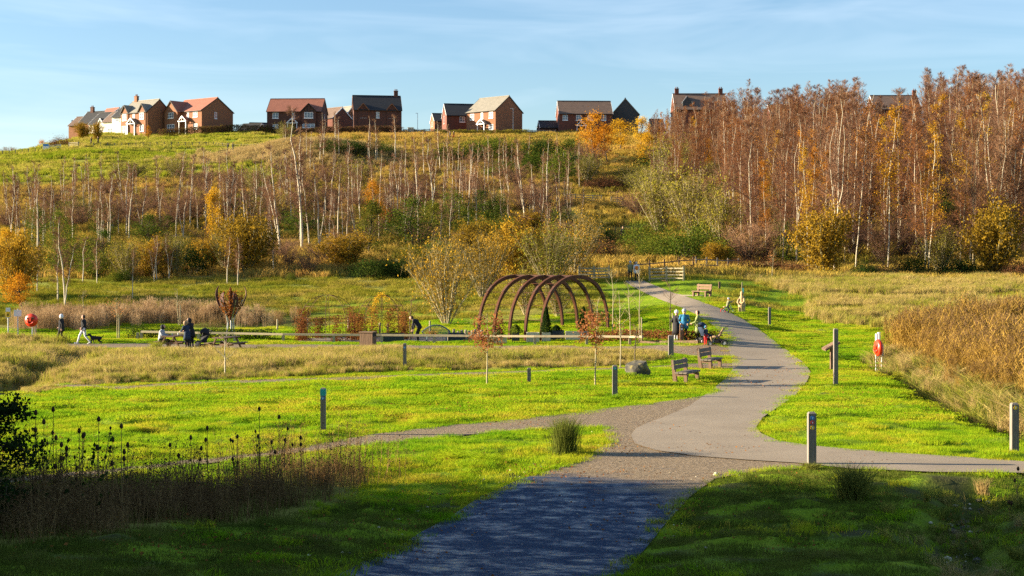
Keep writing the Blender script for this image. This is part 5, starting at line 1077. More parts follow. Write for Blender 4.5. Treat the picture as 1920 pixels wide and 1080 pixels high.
rail_fence('rail_fence', 'short pale rail on the crest path edge below the red roofed house', gxy(484,278), gxy(494,277), 2, 1.2, (1.1,), 'wood_pale', .15, .14)
s = empty('skyline_sign', gxy(86,290), 'blue and white notice board at the left skyline gate', 'sign'); m = MB(); m.box((0,0,1.0),(1.2,.08,1.2),'sign_white'); m.build('panel',None,s); m = MB(); m.box((0,-.06,1.35),(1.1,.03,.4),'mark_blue'); m.build('blue_band',None,s)
for k in (-.5,.5): m = MB(); m.box((k,.08,.6),(.1,.1,1.5),'wood_post'); m.build('post',None,s)
lp = empty('street_lamp', gxy(962,332), 'slim grey street lamp against the dark gable', 'street lamp'); m = MB(); m.tube([(0,0,0),(0,0,1.2),(0,0,6.0)],[.1,.07,.05],8,'galv'); m.build('pole',None,lp); m = MB(); m.box((-.25,0,6.0),(.7,.2,.1),'galv'); m.build('lamp_head',None,lp)
lp = empty('street_lamp', gxy(783,336), 'distant thin lamp post right of the black roofed house', 'street lamp'); m = MB(); m.tube([(0,0,0),(0,0,1.2),(0,0,4.6)],[.09,.06,.05],8,'galv'); m.build('pole',None,lp); m = MB(); m.box((-.2,0,4.6),(.5,.2,.1),'galv'); m.build('lamp_head',None,lp)
o = MB(); o.box((0,0,.75),(1.3,.9,1.5),'stone_pale'); o.box((0,0,1.56),(1.45,1.05,.12),'stone_pale'); tag(o.build('utility_cabinet',None,None,False,gxy(770,331),0,.03),'pale cream box on the crest behind the dark rail fence','cabinet')

# knee rail: posts and rails in one run
kn = [(258,637),(265,637),(372,639.5),(440,640.5),(531,642.5),(626,643.5),(716,644),(814,645),(905,646),(1003,646.8),(1100,647),(1181,648)]
P = [gpix(*p) for p in kn]; e = empty('knee_rail', P[6], 'long low wooden knee rail along the terrace path', 'fence')
for p in P:
    m = MB(); m.box((0,0,.12),(.15,.15,.64),'wood_pale'); m.build('post',None,e,False,p-P[6])
for p, q in list(zip(P[1:-1], P[2:])) + [(P[-1], gpix(1205,648))]:
    m = MB(); m.bar(p-P[6]+Vector((0,-.02,.5)), q-P[6]+Vector((0,-.02,.5)), .14, .12, 'wood_pale'); m.build('rail',None,e)
o = gpix(1200,646); q = gpix(1310,645); m = MB(); m.bar((0,0,.1), q-o+Vector((0,0,.1)), .2, .2, 'wood_brown'); tag(m.build('edging_sleeper',None,None,False,o),'dark timber edging in front of the russet beech hedge','edging')

# ------------------------------------------------------------------ waymark posts
def waypost(label, px, py, h, marks=(), w=.13, mat='wood_post', lean=0, rz=0):
    e = empty('waymark_post', gpix(px, py), label, 'post', rz); m = MB(); m.box((0,0,h/2-.15),(w,w,h+.3),mat); m.box((0,0,h+.02),(w*.98,w*.98,.04),mat,0,.7); m.build('post',None,e)
    for i, (mt, z, side) in enumerate(marks):
        d = MB()
        if side == 'cap': d.box((0,0,h-.09),(w+.012,w+.012,.2),mt); d.build('marker_band',None,e); continue
        d.lathe([(.052,0),(.052,.008)],16,(0,0,0),mt,'Y'); o = d.build('marker_disc',None,e,False,(0,-w/2-.008,z)); 
        a = MB(); a.add([(-.008,-.003,-.03),(.008,-.003,-.03),(.008,-.003,.0),(.022,-.003,.0),(0,-.003,.03),(-.022,-.003,.0),(-.008,-.003,.0)],[(0,1,2,6),(5,6,2,3,4)],'sign_white'); a.build('arrow',None,o)
    return e
waypost('waymark post with blue, red and yellow discs beside the tarmac bend', 1522,872,1.32,[('mark_blue',1.22,'f'),('mark_red',1.1,'f'),('sign_yellow',.97,'f')],.2)
waypost('grey post with one yellow disc at the right edge by the reeds', 1902,853,1.36,[('sign_yellow',1.28,'f')],.19)
waypost('post with green cap and blue plate beside the gravel path', 606,815,1.36,[('mark_green',0,'cap'),('mark_blue',1.1,'f')],.15)
waypost('post with a teal disc in front of the boulder', 1153,745,1.16,[('mark_green',1.09,'f')],.19)
waypost('tiny stub post on the middle of the lawn', 992,720,.62,[],.15)
waypost('post with a blue side mark below the litter bin', 759,694,1.2,[('mark_blue',1.05,'f')],.15)
waypost('stout post on the bank right of the saplings', 1258,673,1.15,[],.25)
waypost('post with blue and white marker beside the chatting people', 1278,642,.98,[('mark_blue',.9,'f'),('sign_white',.74,'f')],.2,'wood_brown')
waypost('thin dark post on the lawn right of the carved statue', 1443,613,1.2,[],.15)
waypost('short dark marker post beyond the far bench', 1349,541,.5,[],.15,'wood_brown')
waypost('tall weathered post beside the reading board', 1567,724,2.3,[],.17)
# reading board on a single leg
e = empty('reading_board', gpix(1558,694), 'wooden reading board on a leaning stand left of the tall post', 'sign', R(-92)); m = MB(); m.box((0,.05,.5),(.22,.16,1.1),'wood_brown'); m.build('leg',None,e)
m = MB(); m.box((0,0,1.12),(.95,.75,.09),'wood_brown',0,1,R(28)); b_ = m.build('board',None,e); m = MB(); m.box((0,-.025,1.175),(.82,.62,.02),'wood_brown',0,1,R(28)); m.build('panel',None,b_)
# lifebuoy stations
def lifebuoy(label, loc, rz, h, r, posts):
    e = empty('lifebuoy_station', loc, label, 'lifebuoy', rz)
    for x, mt, ht, t in posts:
        m = MB(); m.box((x,.12,ht/2-.1),(t,t,ht+.2),mt); m.build('post',None,e)
    m = MB(); m.lathe([(r*.2,.02),(r*.92,.0),(r,-.03),(r*1.0,-.12),(r*.9,-.19),(r*.2,-.2)],24,(0,0,h),'buoy_red','Y'); hs = m.build('housing',None,e,True)
    m = MB(); m.lathe([(r*.30,-.2),(r*.30,-.235),(r*.34,-.235)],20,(0,0,h),'buoy_red','Y')
    ring = [(r*.52*math.cos(a), -.225, h+r*.52*math.sin(a)) for a in [R(200+k*20) for k in range(8)]]; m.tube(ring, r*.13, 8, 'buoy_red'); m.build('ring',None,hs,True)
    m = MB(); m.box((0,-.215,h+r*.32),(r*1.15,.03,r*.26),'rust_dark'); m.build('slot',None,hs)
    m = MB(); m.box((0,-.235,h+r*.12),(r*.34,.03,r*.55),'buoy_red'); m.build('latch',None,hs); return e
lifebuoy('red lifebuoy housing facing the camera on the left shore', gpix(60,641), R(-8), 1.3, .40, [(-.04,'galv',1.3,.08),(.14,'wood_pale',1.1,.12)])
e = lifebuoy('red lifebuoy housing seen edge on beside two grey posts', gpix(1650,706), R(-84), 1.42, .42, [(0,'galv',1.6,.1)])
e = empty('twin_sign_posts', gpix(1646,700), 'pair of grey metal posts with narrow signs beside the red lifebuoy', 'sign', R(62))
for k, (x, hh) in enumerate(((.05,2.05),(-.36,2.0))):
    m = MB(); m.tube([(x,0,-.2),(x,0,hh)],.045,8,'galv'); m.build('post',None,e); m = MB(); m.box((x,-.07,hh-.22),(.26,.03,.46),'sign_white'); m.build('panel',None,e)
e = empty('warning_sign', gpix(15,640), 'narrow white and yellow warning sign at the left edge', 'sign', R(12)); m = MB(); m.tube([(0,.05,-.2),(0,.05,2.0)],.04,8,'galv'); m.build('post',None,e); m = MB(); m.box((0,0,1.72),(.26,.03,.62),'sign_white'); p_ = m.build('panel',None,e)
m = MB(); m.box((0,-.02,1.62),(.22,.02,.34),'sign_yellow'); m.build('yellow_field',None,p_); m = MB(); m.add([(-.07,-.034,1.55),(.07,-.034,1.55),(0,-.034,1.7)],[(0,1,2)],'timber_black'); m.build('triangle',None,p_)
e = empty('notice_sign', gpix(33,640), 'plain white notice sign on a grey pole left of the lifebuoy', 'sign', R(6)); m = MB(); m.tube([(0,.05,-.2),(0,.05,1.95)],.04,8,'galv'); m.build('post',None,e); m = MB(); m.box((0,0,1.7),(.44,.03,.38),'sign_white',0); m.build('panel',None,e)

# ------------------------------------------------------------------ benches, picnic tables, bin
def bench(label, loc, rz, L=1.7, s=1.0, mat='wood_grey'):
    e = empty('bench', loc, label, 'bench', rz, 'rustic benches beside the tarmac path', s)
    for x in (-L/2+.14, L/2-.14):
        m = MB(); m.prism([(-.30,-.1),(-.16,-.1),(-.16,.36),(-.30,.36)], x-.06, x+.06, 'wood_brown', 'X'); m.build('leg',None,e)
        m = MB(); m.prism([(.12,-.1),(.30,-.1),(.40,.95),(.29,.95)], x-.06, x+.06, 'wood_brown', 'X'); m.build('leg',None,e)
        m = MB(); m.box((x,0,.33),(.1,.5,.1),'wood_brown'); m.build('bearer',None,e)
    for y in (-.24,-.06,.12):
        m = MB(); m.box((0,y,.42),(L,.165,.07),mat); m.build('seat_plank',None,e,False,None,0,.008)
    for z in (.64,.84):
        m = MB(); m.box((0,.24+.09*(z-.42),z),(L,.06,.17),mat,0,1,R(-6)); m.build('back_plank',None,e,False,None,0,.008)
    return e
bench('weathered bench nearest the camera beside the tarmac path', gpix(1287,716), R(62), 1.6)
bench('second weathered bench farther along the tarmac path', gpix(1332,690), R(62), 1.6)
bench('brown bench across the path near the far gate', gpix(1316,557), R(-52), 1.5, 1.0, 'wood_brown')
o = MB(); o.box((0,0,.02),(1.6,.7,.06),'stone_pale'); tag(o.build('paving_slab',None,None,False,gpix(1297,554.5),R(-15)),'pale paving slab in front of the far bench','slab')
def picnic(label, loc, rz):
    e = empty('picnic_table', loc, label, 'picnic table', rz, 'picnic tables on the terrace')
    for k in range(5): m = MB(); m.box((0,-.3+.15*k,.75),(1.75,.14,.05),'wood_brown'); m.build('top_plank',None,e)
    for y in (-.72,.72):
        for k in (0,1): m = MB(); m.box((0,y+(k-.5)*.15,.45),(1.75,.14,.05),'wood_brown'); m.build('seat_plank',None,e)
    for x in (-.6,.6):
        for s in (-1,1): m = MB(); m.bar((x,s*.66,-.02),(x,s*.26,.72),.1,.07,'wood_brown'); m.build('leg',None,e)
        m = MB(); m.bar((x+.06,-.78,.38),(x+.06,.78,.38),.05,.1,'wood_brown'); m.build('cross_brace',None,e)
    return e
picnic('brown picnic table with people, left of the other one', gpix(327,655), R(78)); picnic('empty brown picnic table below the flame sculpture', gpix(424,658), R(70))
for k, (dx_, c_) in enumerate(((-.1,'sign_white'),(.18,'sign_white'))):
    p = gpix(327,655)+Vector((dx_,-.1+.25*k,.778)); m = MB(); m.lathe([(.034,0),(.042,.11),(.043,.12)],10,(0,0,0),c_); tag(m.build('paper_cup',None,None,True,p),['white cup on the picnic table, left one','white cup on the picnic table, right one'][k],'cup')
e = empty('litter_bin', gpix(690,654), 'brown slatted litter bin in front of the knee rail', 'bin', R(-18)); m = MB(); m.box((0,0,.45),(.72,.5,.86),'rubber'); m.build('liner',None,e)
for k in range(6): m = MB(); m.box((-.325+.13*k,-.27,.44),(.12,.035,.86),'wood_brown'); m.build('slat',None,e); m = MB(); m.box((-.325+.13*k,.27,.44),(.12,.035,.86),'wood_brown'); m.build('slat',None,e)
for s_ in (-1,1):
    for k in range(3): m = MB(); m.box((s_*.385,-.17+.17*k,.36),(.035,.15,.70),'wood_brown'); m.build('slat',None,e)
m = MB(); m.box((0,0,.93),(.86,.64,.07),'wood_brown'); m.build('lid',None,e,False,None,0,.01)

# ------------------------------------------------------------------ steel pergola of five arches
a1 = gxy(897.5,86.6); a5 = gxy(1015,84.6); ax = (a5-a1)/4; ax.z = 0; sp = Vector((4.35,5.7,0)); base0 = Vector((a1.x,a1.y,hz1(a1.x,a1.y)-.1))
pg = empty('pergola', base0, 'rust brown steel pergola of five tall pointed hoops beside the rail', 'pergola'); TOP = 3.85
def arch_pt(i, t):
    a = math.pi*t; c_ = -math.cos(a); s_ = math.sin(a); q = math.copysign(abs(c_)**.92, c_); hgt = abs(s_)**.74
    return ax*i + sp*(q*.5+.5) + Vector((0,0,TOP*hgt)) + Vector((0,0,.15*(q*.5+.5)))
for i in range(5):
    m = MB(); n = 36; pts = [arch_pt(i, k/n) for k in range(n+1)]; sd = ax.normalized(); vs = []
    for k, p in enumerate(pts):
        d = (pts[min(k+1,n)]-pts[max(k-1,0)]).normalized(); nn = d.cross(sd).normalized()
        for u_, v_ in ((-1,-1),(1,-1),(1,1),(-1,1)): vs.append(p+sd*(u_*.068)+nn*(v_*.11))
    m.add(vs, [(k*4+j, k*4+(j+1)%4, (k+1)*4+(j+1)%4, (k+1)*4+j) for k in range(n) for j in range(4)]+[(0,1,2,3),(n*4+3,n*4+2,n*4+1,n*4)], 'rust'); ho = m.build('hoop',None,pg)
    for t in (.27,.73):
        pl = MB(); p = arch_pt(i,t); d = (arch_pt(i,t+.01)-arch_pt(i,t-.01)).normalized(); pl.bar(p-d*.3,p+d*.3,.15,.235,'rust_dark'); pl.build('joint_plate',None,ho)
for t in (.08,.16,.25,.34,.66,.75,.84,.92):
    m = MB(); m.tube([arch_pt(0,t),arch_pt(2,t),arch_pt(4,t)],.016,6,'rust'); m.build('rail',None,pg)
m = MB(); m.bar(arch_pt(0,.5)+Vector((0,0,.05)),arch_pt(4,.5)+Vector((0,0,.05)),.12,.1,'rust_dark'); m.build('ridge_beam',None,pg)

# planters and blocks round the pergola
def planter(label, px, py, w, d, h, mat, name='planter', plant=None, seed=0, rz=0):
    e = empty(name, gpix(px, py), label, 'planter', rz); m = MB(); t = .05
    if mat == 'planter_dark':
        m.box((0,-d/2+t/2,h/2),(w,t,h),mat); m.box((0,d/2-t/2,h/2),(w,t,h),mat); m.box((-w/2+t/2,0,h/2),(t,d-2*t,h),mat); m.box((w/2-t/2,0,h/2),(t,d-2*t,h),mat); m.build('box',None,e)
    else:
        k = max(1, round(h/.28))
        for j in range(k):
            for s_ in (-1,1): q = MB(); q.box((0,s_*(d/2-.04),h*(j+.5)/k),(w,.07,h/k-.012),mat); q.build('board',None,e)
            for s_ in (-1,1): q = MB(); q.box((s_*(w/2-.04),0,h*(j+.5)/k),(.07,d-.16,h/k-.012),mat); q.build('board',None,e)
    s = MB(); s.box((0,0,h-.1),(w-2*t-.04,d-2*t-.04,.08),'bark_brown'); s.build('soil',None,e)
    if plant:
        lf = NB(); rng = np.random.default_rng(seed); n, lh, lw, mt = plant; f = rng.uniform(0,1,n); r_ = np.minimum(lw*(1-f)**.8+.05, lw); a = rng.uniform(0,6.283,n)
        lf.leaves(np.column_stack([np.cos(a)*r_*rng.uniform(.3,1,n), np.sin(a)*r_*rng.uniform(.3,1,n), h-.05+f*lh]), .07, rng, mt, 0, .6)
        pe = empty('planter_shrub', e.location+Vector((0,0,0)), plant_label(label, mt), 'plant'); link('foliage', lf.mesh('foliage'), pe)
    return e
def plant_label(lab, mt): return {'leaf_dark':'dark conifer','leaf_green':'green shrub','leaf_pinkred':'flowering plant'}[mt]+' growing in the '+' '.join(lab.split()[:9])
planter('pale timber planter between the third and fourth hoops',999,643,.75,.7,.62,'stone_pale')
planter('pale timber planter right of the fifth hoop foot',1024,642,.5,.6,.6,'stone_pale',plant=(3600,1.5,.36,'leaf_dark'),seed=1)
planter('black planter under the pergola right of the fifth hoop',1043,639,.9,.7,.62,'planter_dark',plant=(1200,.35,.4,'leaf_dark'),seed=2)
planter('pale timber planter under the right hoops',1074,640,.85,.7,.58,'stone_pale')
planter('pale timber planter holding the right conifer',1094,636,.6,.6,.5,'stone_pale',plant=(3600,1.5,.34,'leaf_dark'),seed=3)
planter('black planter between the second and third hoops',967,640,.45,.5,.55,'planter_dark',plant=(1400,.5,.5,'leaf_green'),seed=4)
planter('pale timber planter behind the orange leaved sapling',936,645,.9,.6,.4,'stone_pale',plant=(1200,.6,.5,'leaf_dark'),seed=5)
planter('long black planter right of the litter bin',736,641,1.35,.6,.52,'planter_dark',plant=(260,.2,.4,'leaf_green'),seed=6)
planter('long black planter right of the curved bench',855,640,.95,.6,.5,'planter_dark')
planter('small black planter left of the pergola',868,639.5,.5,.5,.45,'planter_dark')
for k, px in enumerate((842,851,859,866,873,879,885,891,897,903)):
    m = MB(); m.lathe([(.085,-.1),(.085,.62+.05*math.sin(k*2.1)),(.06,.66+.05*math.sin(k*2.1))],8,(0,0,0),'wood_pale'); tag(m.build('timber_post',None,None,False,gpix(px,640-1.2*(k%2))),'%s pale round post from the left in the row beside the pergola' % ORD[k],'post','row of pale round posts')
for k, (px, py) in enumerate(((577,622),(653,620),(520,622),(773,632),(806,626),(712,630),(727,631))):
    m = MB(); m.lathe([(.06,-.1),(.06,.8),(.04,.84)],7,(0,0,0),'wood_pale'); tag(m.build('stake',None,None,False,gpix(px,py)),'pale wooden stake '+['left of the first rose arch','between the rose arches','right of the flame sculpture','left of the bending man','right of the bending man','behind the long black planter','right behind the long black planter'][k],'stake')
# curved mesh bench
e = empty('curved_bench', gpix(818,641), 'blue grey steel bench with arched perforated back', 'bench', R(6)); m = MB()
arc = [(-.85+1.7*k/16, .12, .58+.42*math.sin(math.pi*(k/16))**.8) for k in range(17)]; m.tube(arc,.045,6,'steel_blue'); m.bar((-.85,.12,.6),(-.62,.1,.30),.06,.06,'steel_blue'); m.bar((.85,.12,.6),(.62,.1,.30),.06,.06,'steel_blue'); m.bar((-.66,.1,.42),(.66,.1,.42),.05,.05,'steel_blue'); m.build('back_frame',None,e)
m = MB()
for k in range(1,40):
    x_ = -.83+1.66*k/40; t_ = .56+.42*math.sin(math.pi*(x_+.85)/1.7)**.8; m.bar((x_,.12,.43),(x_,.12,t_),.012,.012,'steel_blue')
for z_ in np.arange(.48,.98,.045):
    s_ = (z_-.58)/.42; a_ = 0 if s_ <= 0 else math.asin(min(1,s_**1.25))/math.pi; m.bar((-.83+1.7*a_,.12,z_),(.83-1.7*a_,.12,z_),.012,.012,'steel_blue')
m.build('mesh_back',None,e); m = MB(); m.box((0,-.14,.42),(1.35,.45,.05),'steel_blue'); m.build('seat',None,e)
for x_ in (-.6,.6): m = MB(); m.bar((x_,-.3,0),(x_*.92,-.2,.42),.06,.06,'steel_blue'); m.build('leg',None,e); m = MB(); m.bar((x_,.12,0),(x_*.95,.1,.42),.06,.06,'steel_blue'); m.build('leg',None,e)
nb = NB(); rr_ = np.random.default_rng(9); nb.leaves(rr_.normal(0,1,(240,3))*[.22,.1,.09]+[0,0,.52], .07, rr_, 'leaf_pinkred'); e2 = empty('flower_bunch', gpix(812,641)+Vector((0,-.1,0)), 'bunch of pink flowers laid on the curved bench', 'flowers'); link('blossom', nb.mesh('blossom'), e2)

# ------------------------------------------------------------------ rose arches: wire domes with beech growing up them
def dome(label, px, py, r, h, seed, warm):
    e = empty('rose_arch', gpix(px,py), label, 'arch', R(15)); rng = np.random.default_rng(seed); lf = NB()
    for k in range(4):
        a = math.pi*k/4+.2; m = MB(); pts = [(math.cos(a)*r*math.cos(t)*(-1), math.sin(a)*r*math.cos(t), h*.48+(h*.52)*math.sin(t)) for t in np.linspace(0, math.pi, 17)]
        pts = [(pts[0][0],pts[0][1],0)]+pts+[(pts[-1][0],pts[-1][1],0)]; m.tube(pts,.014,5,'rust_dark'); m.build('hoop',None,e)
    for z in (.5,.75): m = MB(); rr = r*math.cos(math.asin(max(0,(z*h-h*.48)/(h*.52)))) ; m.tube([(rr*math.cos(t),rr*math.sin(t),z*h) for t in np.linspace(0,6.283,25)],.012,4,'rust_dark'); m.build('ring',None,e)
    for k in range(8):
        if k % 4 == 1: continue
        a = math.pi*k/4+.2; n = int(rng.uniform(800,1500)); zz_ = rng.uniform(0,1,n)**1.2*h*rng.uniform(.45,.8)
        lf.leaves(np.column_stack([math.cos(a)*r+rng.normal(0,.22,n), math.sin(a)*r+rng.normal(0,.22,n), zz_]), .085, rng, 'leaf_beech', 0, .7)
    if warm:
        t = rng.normal(1.9,.6,420); a = .2+math.pi/4; lf.leaves(np.column_stack([-math.cos(a)*r*np.cos(t)*-1, math.sin(a)*r*np.cos(t)*-1*-1, h*.48+h*.52*np.abs(np.sin(t))])*1.0+rng.normal(0,.09,(420,3)), .09, rng, 'leaf_gold', 0, .7)
    v_ = link('foliage', lf.mesh('foliage'), e); return e
dome('wire rose arch dome with brown beech at its feet, left of the two', 614,637,1.62,2.75,3,False); dome('wire rose arch dome with golden leaves over its top', 716,635,1.45,2.7,4,True)
# ------------------------------------------------------------------ flame sculpture
e = empty('flame_sculpture', gxy(432,89.5), 'rusty steel flame sculpture with curling horns on slim silver legs', 'sculpture')
for k in range(5):
    a = R(72*k+18); ca, sa = math.cos(a), math.sin(a); prof = [(.30,0),(.22,.5),(.19,.95),(.27,1.35),(.48,1.75),(.66,2.1),(.78,2.4)]
    m = MB(); m.tube([(ca*r_,sa*r_,z_) for r_, z_ in prof],[.05,.048,.045,.045,.04,.035,.03],6,'steel' if k != 1 else 'galv'); m.build('leg',None,e)
    hp = [(.70,1.95),(.86,2.3),(.98,2.65),(.97,2.95),(.90,3.15),(.80,3.27)] if k in (0,2) else [(.60,1.95),(.72,2.25),(.74,2.5),(.66,2.75),(.58,2.85)]
    wd = [.2,.2,.17,.12,.07,.015]; m = MB(); vs = []; tx_, ty_ = -sa, ca
    for (r_, z_), w_ in zip(hp, wd):
        for s_ in (-1,1):
            for q in (-.02,.02): vs.append((ca*(r_+q)+tx_*s_*w_, sa*(r_+q)+ty_*s_*w_, z_))
    n = len(hp); m.add(vs,[(i*4,i*4+2,i*4+6,i*4+4) for i in range(n-1)]+[(i*4+1,i*4+5,i*4+7,i*4+3) for i in range(n-1)]+[(i*4,i*4+4,i*4+5,i*4+1) for i in range(n-1)]+[(i*4+2,i*4+3,i*4+7,i*4+6) for i in range(n-1)]+[(0,1,3,2)],'rust_dark'); m.build('horn',None,e)
rng = np.random.default_rng(8); lf = NB(); n = 1100; t = rng.uniform(0,1,n); a = R(18)+R(72)*rng.integers(0,5,n)+rng.normal(0,.22,n); rad = (.22+.56*np.sin(t*1.9))*rng.uniform(.55,1.05,n)
lf.leaves(np.column_stack([np.cos(a)*rad, np.sin(a)*rad, 1.3+t*1.35+.3*(np.cos(a*2+1)>.4)*t]), .13, rng, 'leaf_rust', 0, .6); t2_ = rng.uniform(0,1,420); lf.leaves(np.column_stack([rng.normal(0,.16,(420,2))*np.sin(t2_*2.9+.2)[:,None], 1.4+t2_*1.75]), .13, rng, 'leaf_rust', 0, .6); link('steel_leaves', lf.mesh('steel_leaves'), e)
m = MB(); m.lathe([(.06,1.1),(.07,1.5),(.09,1.9),(.11,2.3),(.09,2.75),(.06,3.0),(.02,3.2)],10,(0,0,0),'rust'); m.build('flame_core',None,e,True)
# ------------------------------------------------------------------ boulder, statue, stones
rb = random.Random(3)
def boulder(name, label, loc, size, seed, mat='rock', sub=3, cat='boulder'):
    bm = bmesh.new(); bmesh.ops.create_icosphere(bm, subdivisions=sub, radius=1); rc = random.Random(seed); pl_ = [(Vector((rc.gauss(0,1),rc.gauss(0,1),rc.gauss(0,.8))).normalized(), rc.uniform(.62,.88)) for _ in range(13)]
    for v in bm.verts:
        for n_0, d_0 in pl_:
            q0 = v.co.dot(n_0)
            if q0 > d_0: v.co -= n_0*(q0-d_0)
        p = v.co; q = float(fbm(np.array([p.x*1.3+seed+p.z]), np.array([p.y*1.3-p.z*.7]), seed, 3)[0]); f = .82+.4*q; v.co = p*f*1.15; v.co.x *= size[0]; v.co.y *= size[1]; v.co.z *= size[2]
    me = bpy.data.meshes.new(name); bm.to_mesh(me); bm.free(); me.materials.append(M[mat]); o = link(name, me); o.location = loc; tag(o, label, cat); return o
boulder('boulder','big lichen covered boulder on the lawn behind the teal marked post',gpix(1196,707)+Vector((0,.2,.25)),(.58,.46,.47),5,'rock',4)
boulder('stone','small white stone lying on the gravel by the tarmac edge',gpix(1342,892)+Vector((0,0,.03)),(.06,.06,.055),7,'stone_pale',2,'stone')
e = empty('carved_statue', gpix(1391,587), 'carved pale wooden statue beside the path near the child', 'statue', R(-20)); m = MB()
m.lathe([(.20,-.05),(.22,.06),(.21,.35),(.25,.42),(.26,.62),(.2,.75),(.17,.9),(.19,1.0),(.16,1.08),(.10,1.14),(.11,1.22),(.115,1.32),(.09,1.42),(.02,1.47)],14,(0,0,0),'wood_carved','Z',1,1.05); bd = m.build('figure',None,e,True)
m = MB(); m.tube([(-.16,-.1,.98),(-.26,-.16,.72),(-.12,-.27,.6)],[.07,.065,.05],8,'wood_carved'); m.tube([(.15,-.1,.98),(.2,-.2,.75),(.05,-.28,.66)],[.07,.065,.05],8,'wood_carved'); m.build('arms',None,e,True); m = MB(); m.box((-.1,-.15,.2),(.22,.2,.42),'wood_carved',.3,.85); m.build('plinth_block',None,e)
e = empty('tree_guard', gxy(1391.5,108), 'slim stake with pale green tube beyond the carved statue', 'stake'); m = MB(); m.box((0,0,.5),(.07,.07,1.1),'wood_pale'); m.build('stake',None,e); m = MB(); m.lathe([(.055,0),(.055,.6)],8,(.08,0,0),'mark_green'); m.build('tube',None,e)
# loose stones on the track edge and in the small ditch
st = [bpy.data.meshes.new('stone') for _ in range(4)]
for i, me in enumerate(st):
    bm = bmesh.new(); bmesh.ops.create_icosphere(bm, subdivisions=1, radius=1)
    for v in bm.verts: v.co = v.co*rb.uniform(.75,1.15); v.co.z *= .6
    bm.to_mesh(me); bm.free(); me.materials.append(M['stone_pale' if i == 0 else 'rock'])
nx_ = []
for i in range(150):
    t = rb.random(); k = t*(len(_d3)-1); j = min(int(k), len(_d3)-2); f_ = k-j; nx_.append((_d3[j][0]*(1-f_)+_d3[j+1][0]*f_+rb.gauss(0,.22), _d3[j][1]*(1-f_)+_d3[j+1][1]*f_+rb.gauss(0,.25), rb.uniform(.04,.12)))
X_ = np.array(nx_); scatter('ditch_stones','grey broken stones lying in the small shaded ditch','stones',st,X_[:,0],X_[:,1],X_[:,2],np.random.default_rng(3),.02)
ed = [gpix(*p) for p in GR_L+GR_LO[:4]+[(1160,1085),(1202,1040),(1242,990),(1292,935),(1340,899)]]; q_ = []
for i in range(420):
    c = rb.choice(ed); q_.append((c.x+rb.gauss(0,1.0), c.y+rb.gauss(0,.6), rb.uniform(.012,.038)))
X_ = np.array(q_); scatter('loose_stones','small loose stones along the gravel track edges','stones',st,X_[:,0],X_[:,1],X_[:,2],np.random.default_rng(4),.02)
# ------------------------------------------------------------------ young trees, rushes, teasels
def sapling(label, px, py, top, seed, leaf=None, nl=0, lz=(.35,.75), lr=.5, bark='bark_pale', stake=False, nbr=14, r0=.028, lsize=.085, s_up=.6):
    c = gpix(px, py); H = (py-top)*c.y/F; rng = np.random.default_rng(seed); e = empty('sapling', c, label, 'tree'); t = np.linspace(0,1,8); tk = NB(); cr = NB()
    wv = np.cumsum(rng.normal(0,.012*H,(8,2)),0)*t[:,None]; P = np.column_stack([wv, H*t]); P[0,2] = -.15; tk.tubes(P[None],(r0*(1-t)**.7+.006)[None],6,bark)
    h = rng.uniform(.38,.95,nbr); az = rng.uniform(0,6.283,nbr); st_ = np.stack([np.interp(h,t,P[:,i]) for i in range(3)],-1); L = H*.28*(1-h)**.6+.15; d = np.column_stack([np.cos(az)*.75,np.sin(az)*.75,np.full(nbr,s_up)])
    q = np.linspace(0,1,4)[None,:,None]; cr.tubes(st_[:,None]+d[:,None]*L[:,None,None]*q+np.array([0,0,.1])*q**2,np.linspace(1,.3,4)[None].repeat(nbr,0)*.010,4,bark)
    f = rng.uniform(.2,1,(nbr,9)); a0 = (st_[:,None]+d[:,None]*(L[:,None]*f)[...,None]).reshape(-1,3); dd = np.repeat(unit(d),9,0); cr.twigs(a0,a0+unit(dd+rng.normal(0,.5,a0.shape))*rng.uniform(.15,.4,(len(a0),1)),.012,rng,'twig_olive' if bark != 'bark_brown' else 'twig_purple')
    link('trunk',tk.mesh('trunk',True),e); link('crown',cr.mesh('crown'),e)
    if leaf:
        lf = NB(); k = 22; C = np.column_stack([rng.normal(0,lr*.55,(k,2)), rng.uniform(*lz,k)*H]); pts = np.repeat(C,nl//k,0)+rng.normal(0,.13,(k*(nl//k),3)); lf.leaves(pts,lsize,rng,leaf,0,.75); link('foliage',lf.mesh('foliage'),e)
    if stake: m = MB(); m.tube([(.12,-.05,-.1),(.12,-.05,1.5)],.035,6,'wood_pale'); m.build('stake',None,e)
    return e
sapling('young oak with coppery leaves standing on the lawn before the pergola',913,723,592,1,'leaf_pinkred',1100,(.50,.98),.6)
sapling('young oak with coppery leaves and a tall leader right of the pergola',1116,722,560,2,'leaf_pinkred',1000,(.42,.82),.6)
sapling('thin young tree with few leaves behind the boulder',1163,690,545,3,'leaf_pinkred',60,(.45,.55),.4)
sapling('bare straight young tree behind the thin path, right of the pergola',1182,646,530,4,None,0,stake=False,nbr=10)
sapling('pale bare young tree right of the pergola end',1199,645,500,5,None,0,nbr=12,stake=True)
sapling('staked bare young tree beside the black coated person',1257,637,520,6,None,0,stake=True,bark='bark_brown',nbr=16)
sapling('leaning young birch with a white stem on the bank below the picnic tables',422,708,630,7,None,0,bark='bark_birch',nbr=9)
sapling('bare young tree before the tan reeds, left of the flame sculpture',335,612,540,8,None,0,stake=True,nbr=16)
sapling('yellowish forked young tree behind the two walkers',157,612,545,9,'leaf_amber',60,(.3,.9),.7,nbr=14,s_up=.25)
sapling('reddish young tree with a guard left of the box hedge',220,636,560,10,'leaf_pinkred',120,(.6,.95),.5,stake=True)
